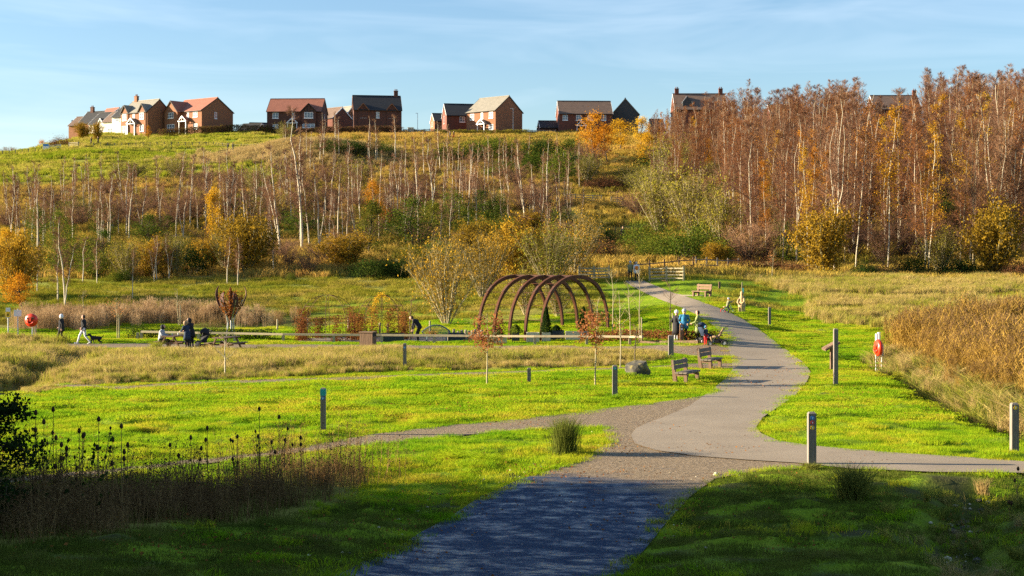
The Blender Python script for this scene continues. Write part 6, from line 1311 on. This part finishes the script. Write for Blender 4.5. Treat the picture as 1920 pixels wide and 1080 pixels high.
sapling('young tree with reddish twigs on the bank right of the saplings',1190,690,610,11,'leaf_beech',40,(.5,.9),.4,bark='bark_brown')
sapling('bare young tree with yellow twigs near the gate path',1148,640,505,12,None,0,nbr=14)
sapling('small red leaved sapling at the wood edge beyond the bench',1447,527,470,13,'leaf_pinkred',160,(.5,1.0),.3)
sapling('slim sapling beside the curved bench',769,640,560,14,None,0,nbr=12,bark='bark_brown')
def clump(name, label, px, py, w, h, seed, mat='rush', n=520, cat='grass tuft', wd=.012):
    c = gpix(px, py); rng = np.random.default_rng(seed); nb = NB(); b = np.column_stack([rng.normal(0,w*.13,(n,2)),np.full(n,-.04)]); L = h*rng.uniform(.55,1.05,n)
    t = b+np.column_stack([rng.normal(0,w*.26,(n,2)),L]); nb.blades(b,t,wd,rng,mat,.15); e = empty(name,c,label,cat); link('blades',nb.mesh('blades'),e); return e
clump('rush_tuft','tall round rush tuft beside the gravel junction',1060,852,.95,1.15,1,'rush',900)
clump('rush_tuft','low spreading rush tuft in front of the three disc post',1598,934,1.1,.85,2,'rush',800)
clump('grass_tuft','tuft of tall grass at the left end of the picnic terrace',292,662,.9,.75,3,'grass_tan',400)
clump('grass_tuft','dark green tuft on the terrace path right of the empty table',490,663,.55,.55,4,'rush',300)
clump('grass_tuft','green tuft round the foot of the post with teal disc',1153,750,.6,.28,5,'grass_lawn',300)
clump('grass_tuft','green tuft round the foot of the three disc post',1524,880,.55,.22,6,'rush',300)
clump('grass_tuft','broad leaved green tuft before the nearest bench',1272,724,.55,.22,7,'grass_lawn',260,'grass tuft',.03)
clump('grass_tuft','green tuft under the nearest bench',1303,722,.7,.22,8,'grass_lawn',260)
clump('grass_tuft','pale dry grass wisp on the right shaded verge',1843,925,.5,.45,9,'grass_dry',160)
clump('grass_tuft','green tussock on the shaded edge of the lawn',905,868,1.2,.3,10,'grass_lawn',420)
clump('grass_tuft','second green tussock on the shaded edge of the lawn',850,862,1.2,.3,11,'grass_lawn',420)
def teasel(label, px, top, Y, seed, heads=4, spread=.25, leafs=0):
    rng = random.Random(seed); c = gxy(px, Y); zt = CAMZ-(top-HOR)/F*Y-c.z; e = empty('teasel', c, label, 'teasel'); m = MB(); hd = []
    tops = [(rng.uniform(-.03,.03),0,zt)]
    for i in range(heads-1): tops.append((rng.uniform(-spread,spread), rng.uniform(-spread,spread)*.5, zt*rng.uniform(.62,.96)))
    for i, (x_, y_, z_) in enumerate(tops):
        z0 = 0 if i == 0 else z_*rng.uniform(.35,.6); x0 = 0; m.tube([(x0,0,z0-.05*(i==0)),(x_*.55,y_*.5,(z0+z_)/2),(x_,y_,z_)],[.009,.007,.005],5,'dead_stem'); hd.append((x_,y_,z_))
    m.build('stem',None,e)
    for i, (x_, y_, z_) in enumerate(hd):
        s_ = 1 if i < 2 else rng.uniform(.6,.9); h = MB(); h.lathe([(.006,0),(.022*s_,.012),(.03*s_,.035*s_),(.029*s_,.06*s_),(.019*s_,.085*s_),(.004,.098*s_)],9,(x_,y_,z_-.01),'dead_head')
        for k in range(5): a = k*1.257; h.tube([(x_,y_,z_),(x_+math.cos(a)*.05*s_,y_+math.sin(a)*.05*s_,z_+.035)],[.003,.0015],3,'dead_head')
        h.build('seed_head',None,e,True)
    if leafs:
        lf = NB(); r_ = np.random.default_rng(seed); lf.leaves(np.column_stack([r_.normal(0,spread*.7,(leafs,2))*[1,.5], r_.uniform(.3,.95,leafs)*zt]), .10, r_, 'leaf_dark', 0, .55); link('leaves',lf.mesh('leaves'),e)
    return e
TE = [(299,772,23.5,3,'tall teasel with one high head, rightmost of the left cluster'),(250,795,23,5,'teasel with two stacked heads in the left cluster'),(200,780,23,2,'thin teasel at the left of the left cluster'),(325,825,24,3,'shorter teasel right of the left cluster'),(228,803,24.5,3,'tall paired teasel standing alone beyond the cluster'),(215,830,25,2,'small teasel left of the paired teasel'),(490,770,27,4,'teasel group before the green capped post'),(530,785,28,3,'thin teasel right of the group before the post'),(392,808,27,2,'slender teasel leaning over the gravel path'),(455,825,28,5,'bunch of small teasels by the gravel path'),(564,822,30,2,'dark teasel beside the gravel path edge'),(600,826,30,2,'last small teasel right of the dark one')]
TE = [(100,772,23.5,3,'tall teasel with one high head in the left cluster'),(83,795,23,5,'teasel with two stacked heads in the left cluster'),(66,778,23,2,'thin teasel next to the overhanging leaves'),(108,825,24,3,'shorter teasel right of the tall one'),(228,803,24,3,'tall paired teasel standing between the weeds'),(213,828,24.5,2,'small teasel left of the paired teasel'),(237,838,24.5,2,'small teasel right of the paired teasel'),(487,770,29,5,'teasel group left of the green capped post'),(523,785,29.5,3,'thin teasel nearer the green capped post'),(391,806,28,2,'slender teasel leaning over the gravel path'),(445,822,29,6,'bunch of small teasels beside the gravel path'),(565,824,31,2,'dark teasel over the gravel path edge'),(532,828,31,3,'little teasel left of the dark one'),(318,838,27,2,'lone short teasel in the middle of the weeds'),(122,845,23.5,5,'stubby teasel cluster at the weed tops'),(360,824,28,3,'thin pair of teasels above the weeds')]
for i, (px, top, Y, nh, lab) in enumerate(TE): teasel(lab, px, top, Y, 40+i, nh, .22)
teasel('brown teasel at the right edge of the picture',1907,882,31,70,3,.12); teasel('short teasel near the right edge',1893,945,29.5,71,2,.1)
for i, (px, top, lab) in enumerate(((150,812,'bare leafy weed with few dark leaves right of the teasel cluster'),(185,790,'bare leafy weed with thin upright stem'))):
    teasel(lab, px, top, 23.5, 80+i, 4, .35, 26)
# --- trees to the left of the view that shade the foreground; the nearest reaches in
SHD = [tree_meshes(400+i, 13, 7.5, 'leaf_dark', 150, 120, .30, low=.06) for i in range(3)]
sp_ = [(-15.5,29.0,.95),(-20,31.5,.8),(-17,25,.9),(-15.5,19,.85),(-21,22,1.0),(-14,13,.9),(-20,15,1.0),(-24,28.5,1.1),(-26,19,1.1),(-13,7,.95),(-20,8,1.0),(-28,11,1.1),(-31,25,1.2),(-14,1,1.0),(-22,0,1.1),(-16,-7,1.0),(-30,4,1.2),(-36,17,1.3),(-38,27.5,1.25),(-12.5,-13,1.0)]
for i, (x_, y_, s_) in enumerate(sp_):
    place('shade_tree', SHD[i % 3], Vector((x_, y_, hz1(x_, y_))), 'dark leafy tree of the belt at the left that shades the foreground', 'tree', s_, i*1.3, 'shade trees left of the view')
rng = np.random.default_rng(90); e = empty('alder_bush', Vector((-8.75,22.6,hz1(-8.75,22.6))), 'dark alder bush with leafy twigs reaching in from the left edge', 'bush'); tk = NB(); lf = NB(); t = np.linspace(0,1,7)
tk.tubes(np.column_stack([.3*t**2, 0*t, 2.3*t-.2])[None], (.06*(1-t)+.015)[None], 7, 'bark_brown'); n = 30; h = rng.uniform(.5,2.2,n); az = rng.uniform(-.7,.7,n)+np.where(rng.random(n) < .35, 3.1, 0); L = rng.uniform(.6,1.35,n); el = rng.uniform(-.25,.3,n); d = np.column_stack([np.cos(az)*np.cos(el),np.sin(az)*np.cos(el),np.sin(el)]); q = np.linspace(0,1,5)[None,:,None]
B = np.column_stack([.3*(h/2.3)**2,0*h,h])[:,None]+d[:,None]*L[:,None,None]*q+rng.normal(0,.06,(n,5,3))*q; tk.tubes(B,np.linspace(1,.2,5)[None].repeat(n,0)*.014,4,'bark_brown')
f = rng.uniform(.3,1,(n,26)); i0 = np.minimum((f*4).astype(int),3); fr = (f*4-i0)[...,None]; bi = np.arange(n)[:,None].repeat(26,1); a0 = (B[bi,i0]*(1-fr)+B[bi,i0+1]*fr).reshape(-1,3); a1 = a0+unit(np.repeat(d,26,0)*.5+rng.normal(0,.6,a0.shape))*rng.uniform(.1,.32,(len(a0),1)); lf.twigs(a0,a1,.008,rng,'bark_brown')
g = rng.uniform(.2,1,(len(a0),5,1)); lf.leaves((a0[:,None]+(a1-a0)[:,None]*g).reshape(-1,3)+rng.normal(0,.03,(len(a0)*5,3)),.06,rng,'leaf_dark',0,.8); link('trunk',tk.mesh('trunk',True),e); link('crown',lf.mesh('crown'),e)

# ------------------------------------------------------------------ people
def capsule(m, a, b, ra, rb, n=10, mat=None):
    a, b = Vector(a), Vector(b); d = b-a; L = d.length; d = d.normalized() if L > 1e-6 else Vector((0,0,1)); pts = []; rd = []
    for k in range(4): t = -math.pi/2+math.pi/2*k/4+.12; pts.append(a+d*(math.sin(t)*ra)); rd.append(math.cos(t)*ra)
    for k in range(5): t = math.pi/2*k/4*.93; pts.append(b+d*(math.sin(t)*rb)); rd.append(max(.002,math.cos(t)*rb))
    m.tube(pts, rd, n, mat)
def person(label, loc, rz, J, C, s=1.0, hat=None, hood=False, hair=None, coat=None, extra=None, group=None, boots='rubber'):
    """J: joints (side L/R), C: cloth for top, legs; the body is one remeshed surface coloured by the limb it came from"""
    e = empty('person', loc, label, 'person', rz, group, s)
    D = dict(pel=(0,0,.95), che=(0,0,1.30), nec=(0,.01,1.46), hea=(0,.03,1.62), shL=(-.185,0,1.40), shR=(.185,0,1.40), elL=(-.25,-.02,1.13), elR=(.25,-.02,1.13), wrL=(-.25,.08,.89), wrR=(.25,.08,.89), hiL=(-.095,0,.92), hiR=(.095,0,.92), knL=(-.1,.02,.5), knR=(.1,.02,.5), anL=(-.1,-.02,.08), anR=(.1,-.02,.08)); D.update(J)
    V = {k: Vector(v) for k, v in D.items()}; top, leg = C; caps = []
    def cp(a, b, ra, rb, mt): caps.append((Vector(a), Vector(b), ra, rb, mt))
    cp(V['pel'],V['che'],.155,.165,top); cp(V['hiL'],V['hiR'],.12,.12,leg if coat is None else top); cp(V['shL'],V['shR'],.088,.088,top); cp(V['che'],(V['shL']+V['shR'])/2,.15,.12,top)
    cp((V['shL']+V['shR'])/2,V['hea'],.062,.058,'skin'); up = (V['hea']-V['nec']).normalized(); cp(V['hea']-up*.04,V['hea']+up*.05,.088,.10,'skin')
    for S in 'LR':
        cp(V['sh'+S],V['el'+S],.072,.058,top); cp(V['el'+S],V['wr'+S],.056,.044,top); hd = (V['wr'+S]-V['el'+S]).normalized(); cp(V['wr'+S],V['wr'+S]+hd*.075,.036,.040,'skin')
        cp(V['hi'+S],V['kn'+S],.098,.07,leg); cp(V['kn'+S],V['an'+S],.066,.048,leg); fw = Vector((0,1,0)); sh = V['kn'+S]-V['an'+S]; sh.normalize(); fw = (fw-sh*fw.dot(sh)*.6).normalized(); cp(V['an'+S]-fw*.03+Vector((0,0,-.025)),V['an'+S]+fw*.16+Vector((0,0,-.035)),.045,.04,boots)
    fwd = Vector((0,1,0)); cp(V['hea']+fwd*.09,V['hea']+fwd*.115-up*.02,.018,.022,'skin')
    for q in (-1,1): cp(V['hea']+Vector((q*.095,0,0)),V['hea']+Vector((q*.1,-.01,.03)),.02,.022,'skin')
    m = MB()
    for a, b, ra, rb_, mt in caps: capsule(m, a, b, ra, rb_, 10)
    me = m.mesh('body_raw'); o = bpy.data.objects.new('body_raw', me); COL.objects.link(o); r = o.modifiers.new('r','REMESH'); r.mode = 'VOXEL'; r.voxel_size = .022; sm = o.modifiers.new('s','SMOOTH'); sm.iterations = 3; sm.factor = .5
    dg = bpy.context.evaluated_depsgraph_get(); bme = bpy.data.meshes.new_from_object(o.evaluated_get(dg)); bpy.data.objects.remove(o); bme.name = 'body'
    n = len(bme.polygons); cen = np.zeros(n*3); bme.polygons.foreach_get('center', cen); cen = cen.reshape(-1,3); best = np.full(n, 1e9); mi = np.zeros(n, int); mats = []
    for a, b, ra, rb_, mt in caps:
        if mt not in mats: mats.append(mt)
        a, b = np.array(a), np.array(b); v = b-a; t = np.clip(((cen-a)@v)/(v@v+1e-9),0,1); dd = np.linalg.norm(cen-a-t[:,None]*v,axis=1)-(ra+(rb_-ra)*t); k = dd < best; best[k] = dd[k]; mi[k] = mats.index(mt)
    bme.materials.clear(); [bme.materials.append(M[k]) for k in mats]; bme.polygons.foreach_set('material_index', mi.astype(np.int32)); bme.polygons.foreach_set('use_smooth',[True]*n)
    bo = link('body', bme, e)
    for S, sg in (('L',-1),('R',1)):                       # five fingers, curled, the thumb from the side of the palm
        hd = (V['wr'+S]-V['el'+S]).normalized(); pal = V['wr'+S]+hd*.095; lat = hd.cross(Vector((1,0,0)) if abs(hd.x) < .8 else Vector((0,0,1))).normalized(); inn = hd.cross(lat).normalized(); h = MB()
        for k, ln in enumerate((.062,.072,.068,.055)):
            b0 = pal+lat*((k-1.5)*.019); b1 = b0+hd*ln*.55+inn*.012; h.tube([b0-hd*.02,b1,b1+hd*ln*.35+inn*.03],[.0095,.009,.007],5,'skin')
        t0 = V['wr'+S]+hd*.04+lat*.034; h.tube([t0,t0+lat*.03+hd*.03,t0+lat*.034+hd*.062+inn*.01],[.012,.011,.008],5,'skin'); h.build('fingers',None,bo,True)
    f = MB(); hc = V['hea']
    for q in (-1,1): f.ball(hc+Vector((q*.035,.096,.012)),(.012,.008,.009),6,'hair_dark')
    f.ball(hc+Vector((0,.088,-.062)),(.026,.012,.007),6,'brick_red'); f.build('face',None,bo,True)
    if coat:                                               # coat skirt below the waist
        mt, z0, wd = coat; k = MB(); pel = V['pel']; prof = [(.175,1.12),(.185,1.0),(.19+wd*.4,(z0+1.0)/2),(.19+wd,z0),(.17+wd,z0+.01)]; k.lathe(prof,14,(pel.x,pel.y,0),mt,'Z',1.12,.88); k.build('coat',None,e,True)
    if hat: h = MB(); h.lathe([(.118,-.015),(.122,.03),(.112,.09),(.075,.135),(.02,.155)],12,V['hea']+Vector((0,-.012,.03)),hat); h.ball(V['hea']+Vector((0,-.012,.195)),.026,8,hat); h.build('hat',None,e,True)
    if hood: h = MB(); h.ball(V['hea']+Vector((0,-.035,.01)),(.135,.125,.155),12,hood); h.build('hood',None,e,True)
    if hair: h = MB(); h.ball(V['hea']+Vector((0,-.022,.03)),(.112,.108,.118),12,hair); h.build('hair',None,e,True)
    if extra: extra(e, V)
    return e
walk = dict(knL=(-.1,.16,.52), anL=(-.1,.30,.10), knR=(.1,.02,.5), anR=(.1,-.28,.12), elL=(-.24,-.12,1.14), wrL=(-.24,-.08,.9), elR=(.24,.06,1.14), wrR=(.22,.22,.97))
wide = dict(knL=(-.1,.22,.52), anL=(-.1,.36,.08), knR=(.1,-.05,.5), anR=(.1,-.36,.12), elL=(-.24,-.10,1.14), wrL=(-.22,.06,.95), elR=(.24,.02,1.14), wrR=(.2,.2,1.0))
person('walker in black coat with white hood, near the lifebuoy', gpix(115,643.5), R(90), walk, ('cloth_black','cloth_black'), .98, hood='cloth_white', coat=('cloth_black',.72,.02))
person('striding walker in black jacket and pale trousers with a dog', gpix(157,645.5), R(88), wide, ('cloth_black','cloth_white'), .98, hair='hair_dark', boots='cloth_white')
sit = dict(pel=(0,0,.55), che=(0,.06,.92), nec=(0,.1,1.08), hea=(0,.14,1.24), shL=(-.18,.07,1.02), shR=(.18,.07,1.02), elL=(-.23,.16,.8), elR=(.23,.16,.8), wrL=(-.12,.4,.8), wrR=(.12,.4,.8), hiL=(-.095,.02,.53), hiR=(.095,.02,.53), knL=(-.1,.42,.52), knR=(.1,.42,.52), anL=(-.1,.4,.1), anR=(.1,.4,.1))
tb = gpix(327,655)
person('seated person in dark clothes with a grey hood at the picnic table', tb+Vector((-.72,-.15,.0)), R(-98), sit, ('cloth_grey','cloth_black'), 1.0, hood='cloth_black')
lean = dict(che=(0,.08,1.29), nec=(0,.14,1.44), hea=(0,.19,1.59), shL=(-.19,.1,1.38), shR=(.19,.1,1.38), elL=(-.24,.22,1.15), elR=(.24,.22,1.15), wrL=(-.14,.42,1.12), wrR=(.14,.42,1.12))
person('standing person in navy coat with tan hood at the picnic table', gpix(351,657), R(55), lean, ('cloth_navy','cloth_black'), .93, hood='cloth_tan', coat=('cloth_navy',.62,.05))
person('standing person in black coat behind the navy coat at the picnic table', gpix(359,655), R(60), lean, ('cloth_black','cloth_black'), 1.0, hood='cloth_black', coat=('cloth_black',.68,.04))
bend = dict(pel=(0,-.12,.93), che=(0,.10,1.24), nec=(0,.26,1.36), hea=(0,.38,1.44), shL=(-.18,.2,1.3), shR=(.18,.2,1.3), elL=(-.22,.24,1.02), elR=(.22,.24,1.02), wrL=(-.2,.30,.78), wrR=(.2,.30,.78), hiL=(-.09,-.12,.9), hiR=(.09,-.12,.9), knL=(-.1,.06,.5), knR=(.1,.0,.5))
person('man in black bending forward between planter and curved bench', gpix(783,642), R(80), bend, ('cloth_black','cloth_black'), 1.0, hair='hair_dark')
def pack(e, V): m = MB(); m.box((0,-.2,1.2),(.28,.16,.36),'cloth_orange'); m.build('backpack',None,e,True,None,0,.05)
person('walker in khaki jacket on the left, going through the gate', gpix(1182,527.5), R(8), walk, ('cloth_khaki','cloth_black'), .98, hat='cloth_grey')
person('walker in white coat with an orange backpack at the gate', gpix(1193.5,527.5), R(0), dict(walk, knL=(-.1,.05,.5), anL=(-.1,.08,.08), knR=(.1,.0,.5), anR=(.1,-.1,.1)), ('cloth_white','cloth_black'), .97, hair='hair_grey', coat=('cloth_white',.72,.05), extra=pack)
pock = dict(elL=(-.29,-.06,1.15), wrL=(-.2,.12,1.0), elR=(.29,-.06,1.15), wrR=(.2,.12,1.0))
person('person in long black padded coat and white bobble hat', gpix(1268,641), R(-50), pock, ('cloth_black','cloth_grey'), .98, hat='cloth_white', coat=('cloth_black',.42,.06), boots='cloth_white')
person('person in blue jacket and pale blue hat facing the camera', gxy(1283,78.5), R(172), pock, ('cloth_blue','cloth_navy'), 1.02, hat='cloth_grey', coat=('cloth_blue',.72,.03))
person('dark haired person in long olive coat beside the pushchair', gpix(1309,641), R(75), dict(elL=(-.24,.12,1.13), wrL=(-.16,.32,1.05), elR=(.24,.12,1.13), wrR=(.16,.32,1.02)), ('cloth_olive','cloth_black'), .98, hair='hair_dark', coat=('cloth_olive',.5,.07))
person('small child in red trousers and dark blue coat beside the pushchair', gpix(1323,647), R(-150), dict(hea=(0,.03,1.68)), ('cloth_navy','cloth_red'), .58, hood='cloth_blue')
person('dark figure walking down the shadowed hill path', gxy(1168,170), R(180), walk, ('cloth_black','cloth_black'), 1.0, hair='hair_dark')
person('dark walker on the crest path, left of the pair', gxy(427,277), R(-80), walk, ('cloth_black','cloth_black'), 1.0, hair='hair_dark', group='walkers on the crest'); person('dark walker on the crest path, right of the pair', gxy(436.5,276), R(-80), walk, ('cloth_black','cloth_navy'), 1.05, hair='hair_dark', group='walkers on the crest')
person('dark walker behind the crest fence, left of two', gxy(171,293), R(80), walk, ('cloth_black','cloth_black'), 1.0, hair='hair_dark', group='walkers on the crest'); person('dark walker behind the crest fence, right of two', gxy(184,293), R(80), walk, ('cloth_black','cloth_black'), 1.0, hair='hair_dark', group='walkers on the crest')
person('walker in red trousers half hidden by gorse on the crest', gxy(851,306), R(90), walk, ('cloth_black','cloth_red'), 1.0, hair='hair_dark'); person('dark walker left of the red trousered one on the crest', gxy(844,306), R(90), walk, ('cloth_navy','cloth_black'), 1.0, hair='hair_dark')
# child astride a balance bike, arm stretched out
cb = gpix(1365,587.5); rzb = R(-82)
ride = dict(pel=(0,-.06,.80), che=(0,.02,1.18), nec=(0,.05,1.36), hea=(0,.07,1.56), shL=(-.17,.03,1.3), shR=(.17,.03,1.3), elL=(-.22,.22,1.18), wrL=(-.16,.42,1.2), elR=(.22,.26,1.3), wrR=(.2,.52,1.34), hiL=(-.1,-.05,.78), hiR=(.1,-.05,.78), knL=(-.14,.16,.45), anL=(-.15,.06,.08), knR=(.14,.1,.44), anR=(.15,-.02,.08))
def helm(e, V): m = MB(); m.lathe([(.135,-.02),(.14,.03),(.125,.1),(.08,.15),(.02,.165)],12,V['hea']+Vector((0,0,.02)),'cloth_grey'); m.build('helmet',None,e,True)
person('child in green padded coat and grey helmet astride a small bike', cb, rzb, ride, ('cloth_khaki','cloth_black'), .60, extra=helm)
e = empty('balance_bike', cb, 'small teal balance bike with one red wheel under the child', 'bike', rzb)
for y_, mt in ((-.34,'cloth_red'),(.34,'rubber')):
    m = MB(); m.tube([(0,y_+.155*math.cos(a),.165+.155*math.sin(a)) for a in np.linspace(0,6.283,19)],.02,6,'rubber' if mt == 'rubber' else mt); w_ = m.build('wheel',None,e,True); m = MB()
    for k in range(6): a = k*1.047; m.tube([(0,y_,.165),(0,y_+.15*math.cos(a),.165+.15*math.sin(a))],.005,4,'galv')
    m.build('spokes',None,w_)
m = MB(); m.tube([(0,-.34,.165),(0,-.12,.36),(0,.2,.42),(0,.34,.165)],.018,6,'bike_teal'); m.tube([(0,-.12,.36),(0,.05,.2),(0,.2,.42)],.016,6,'bike_teal'); m.build('frame',None,e); m = MB(); m.box((0,-.2,.42),(.13,.24,.05),'pink'); m.build('saddle',None,e,True,None,0,.02); m = MB(); m.tube([(0,.2,.42),(0,.17,.58)],.014,6,'galv'); m.tube([(-.18,.15,.6),(0,.18,.58),(.18,.15,.6)],.014,6,'rubber'); m.build('handlebar',None,e)
# pushchairs
def pushchair(label, loc, rz, fab, s=1.0, hood_up=True):
    e = empty('pushchair', loc, label, 'pushchair', rz, None, s)
    for x_ in (-.24,.24):
        for y_, r_ in ((-.36,.14),(.36,.11)):
            m = MB(); m.tube([(x_,y_+r_*math.cos(a),r_+r_*math.sin(a)) for a in np.linspace(0,6.283,17)],.026,6,'rubber'); w_ = m.build('wheel',None,e,True); m = MB(); m.lathe([(r_*.55,-.012),(r_*.55,.012)],10,(x_,y_,r_),'galv','X'); m.build('hub',None,w_)
        m = MB(); m.tube([(x_,.36,.12),(x_,.05,.45),(x_,-.42,.95),(x_,-.52,1.02)],.018,6,'rubber'); m.tube([(x_,-.36,.14),(x_,.12,.55)],.018,6,'rubber'); m.build('side_frame',None,e)
    m = MB(); m.tube([(-.24,-.52,1.02),(0,-.56,1.03),(.24,-.52,1.02)],.02,6,'rubber'); m.build('handle',None,e)
    m = MB(); m.box((0,.06,.46),(.42,.4,.09),fab); m.box((0,-.2,.68),(.42,.1,.5),fab,0,1,R(28)); m.box((0,.3,.34),(.38,.08,.26),fab,0,1,R(-20)); m.build('seat',None,e,True,None,0,.02)
    if hood_up:
        m = MB(); vs = []; 
        for i in range(7):
            a = R(20+i*19)
            for k in range(9): b = math.pi*k/8; vs.append((-.24*math.cos(b), -.22+math.cos(a)*.36*math.sin(b)*.9, .82+math.sin(a)*.36*math.sin(b)))
        m.add(vs,[(i*9+k,i*9+k+1,(i+1)*9+k+1,(i+1)*9+k) for i in range(6) for k in range(8)],fab); m.build('canopy',None,e,True)
    m = MB(); m.box((0,-.08,.24),(.36,.42,.16),'cloth_black',0,1.1); m.build('basket',None,e); return e
pushchair('tan and black pushchair tipped beside the path, handle to the right', gpix(1345,648), R(80), 'cloth_tan', 1.05, False); pushchair('black hooded pushchair behind the child in red', gpix(1322,644), R(-60), 'cloth_navy', 1.0); pushchair('black pushchair with raised hood between the picnic tables', gpix(379,657), R(150), 'cloth_black', 1.05)
# dog
e = empty('dog', gpix(180,645.5), 'small black dog trotting behind the striding walker', 'dog', R(95)); m = MB()
for a, b, ra, rb_ in (((0,-.24,.36),(0,.2,.38),.105,.125),((0,.2,.40),(0,.36,.54),.08,.065),((0,.36,.55),(0,.42,.56),.075,.065),((0,.42,.55),(0,.56,.52),.05,.035),((0,-.28,.4),(0,-.46,.52),.03,.018),((-.05,.35,.6),(-.08,.33,.5),.03,.02),((.05,.35,.6),(.08,.33,.5),.03,.02)): capsule(m,a,b,ra,rb_,8)
for sx_, o_ in ((-1,.05),(1,-.05)):
    x_ = .075*sx_; capsule(m,(x_,.2,.34),(x_,.2+o_,.19),.05,.032,8); capsule(m,(x_,.2+o_,.19),(x_,.2+o_*1.6,.02),.03,.024,8); capsule(m,(x_,-.22,.34),(x_,-.16-o_,.21),.07,.04,8); capsule(m,(x_,-.16-o_,.21),(x_,-.27-o_,.13),.036,.026,8); capsule(m,(x_,-.27-o_,.13),(x_,-.25-o_*1.3,.02),.026,.024,8)
me = m.mesh('raw'); o = bpy.data.objects.new('raw',me); COL.objects.link(o); r = o.modifiers.new('r','REMESH'); r.mode = 'VOXEL'; r.voxel_size = .012; sm = o.modifiers.new('s','SMOOTH'); sm.iterations = 3
bme = bpy.data.meshes.new_from_object(o.evaluated_get(bpy.context.evaluated_depsgraph_get())); bpy.data.objects.remove(o); bme.materials.clear(); bme.materials.append(M['cloth_black']); bme.polygons.foreach_set('use_smooth',[True]*len(bme.polygons)); link('body',bme,e)
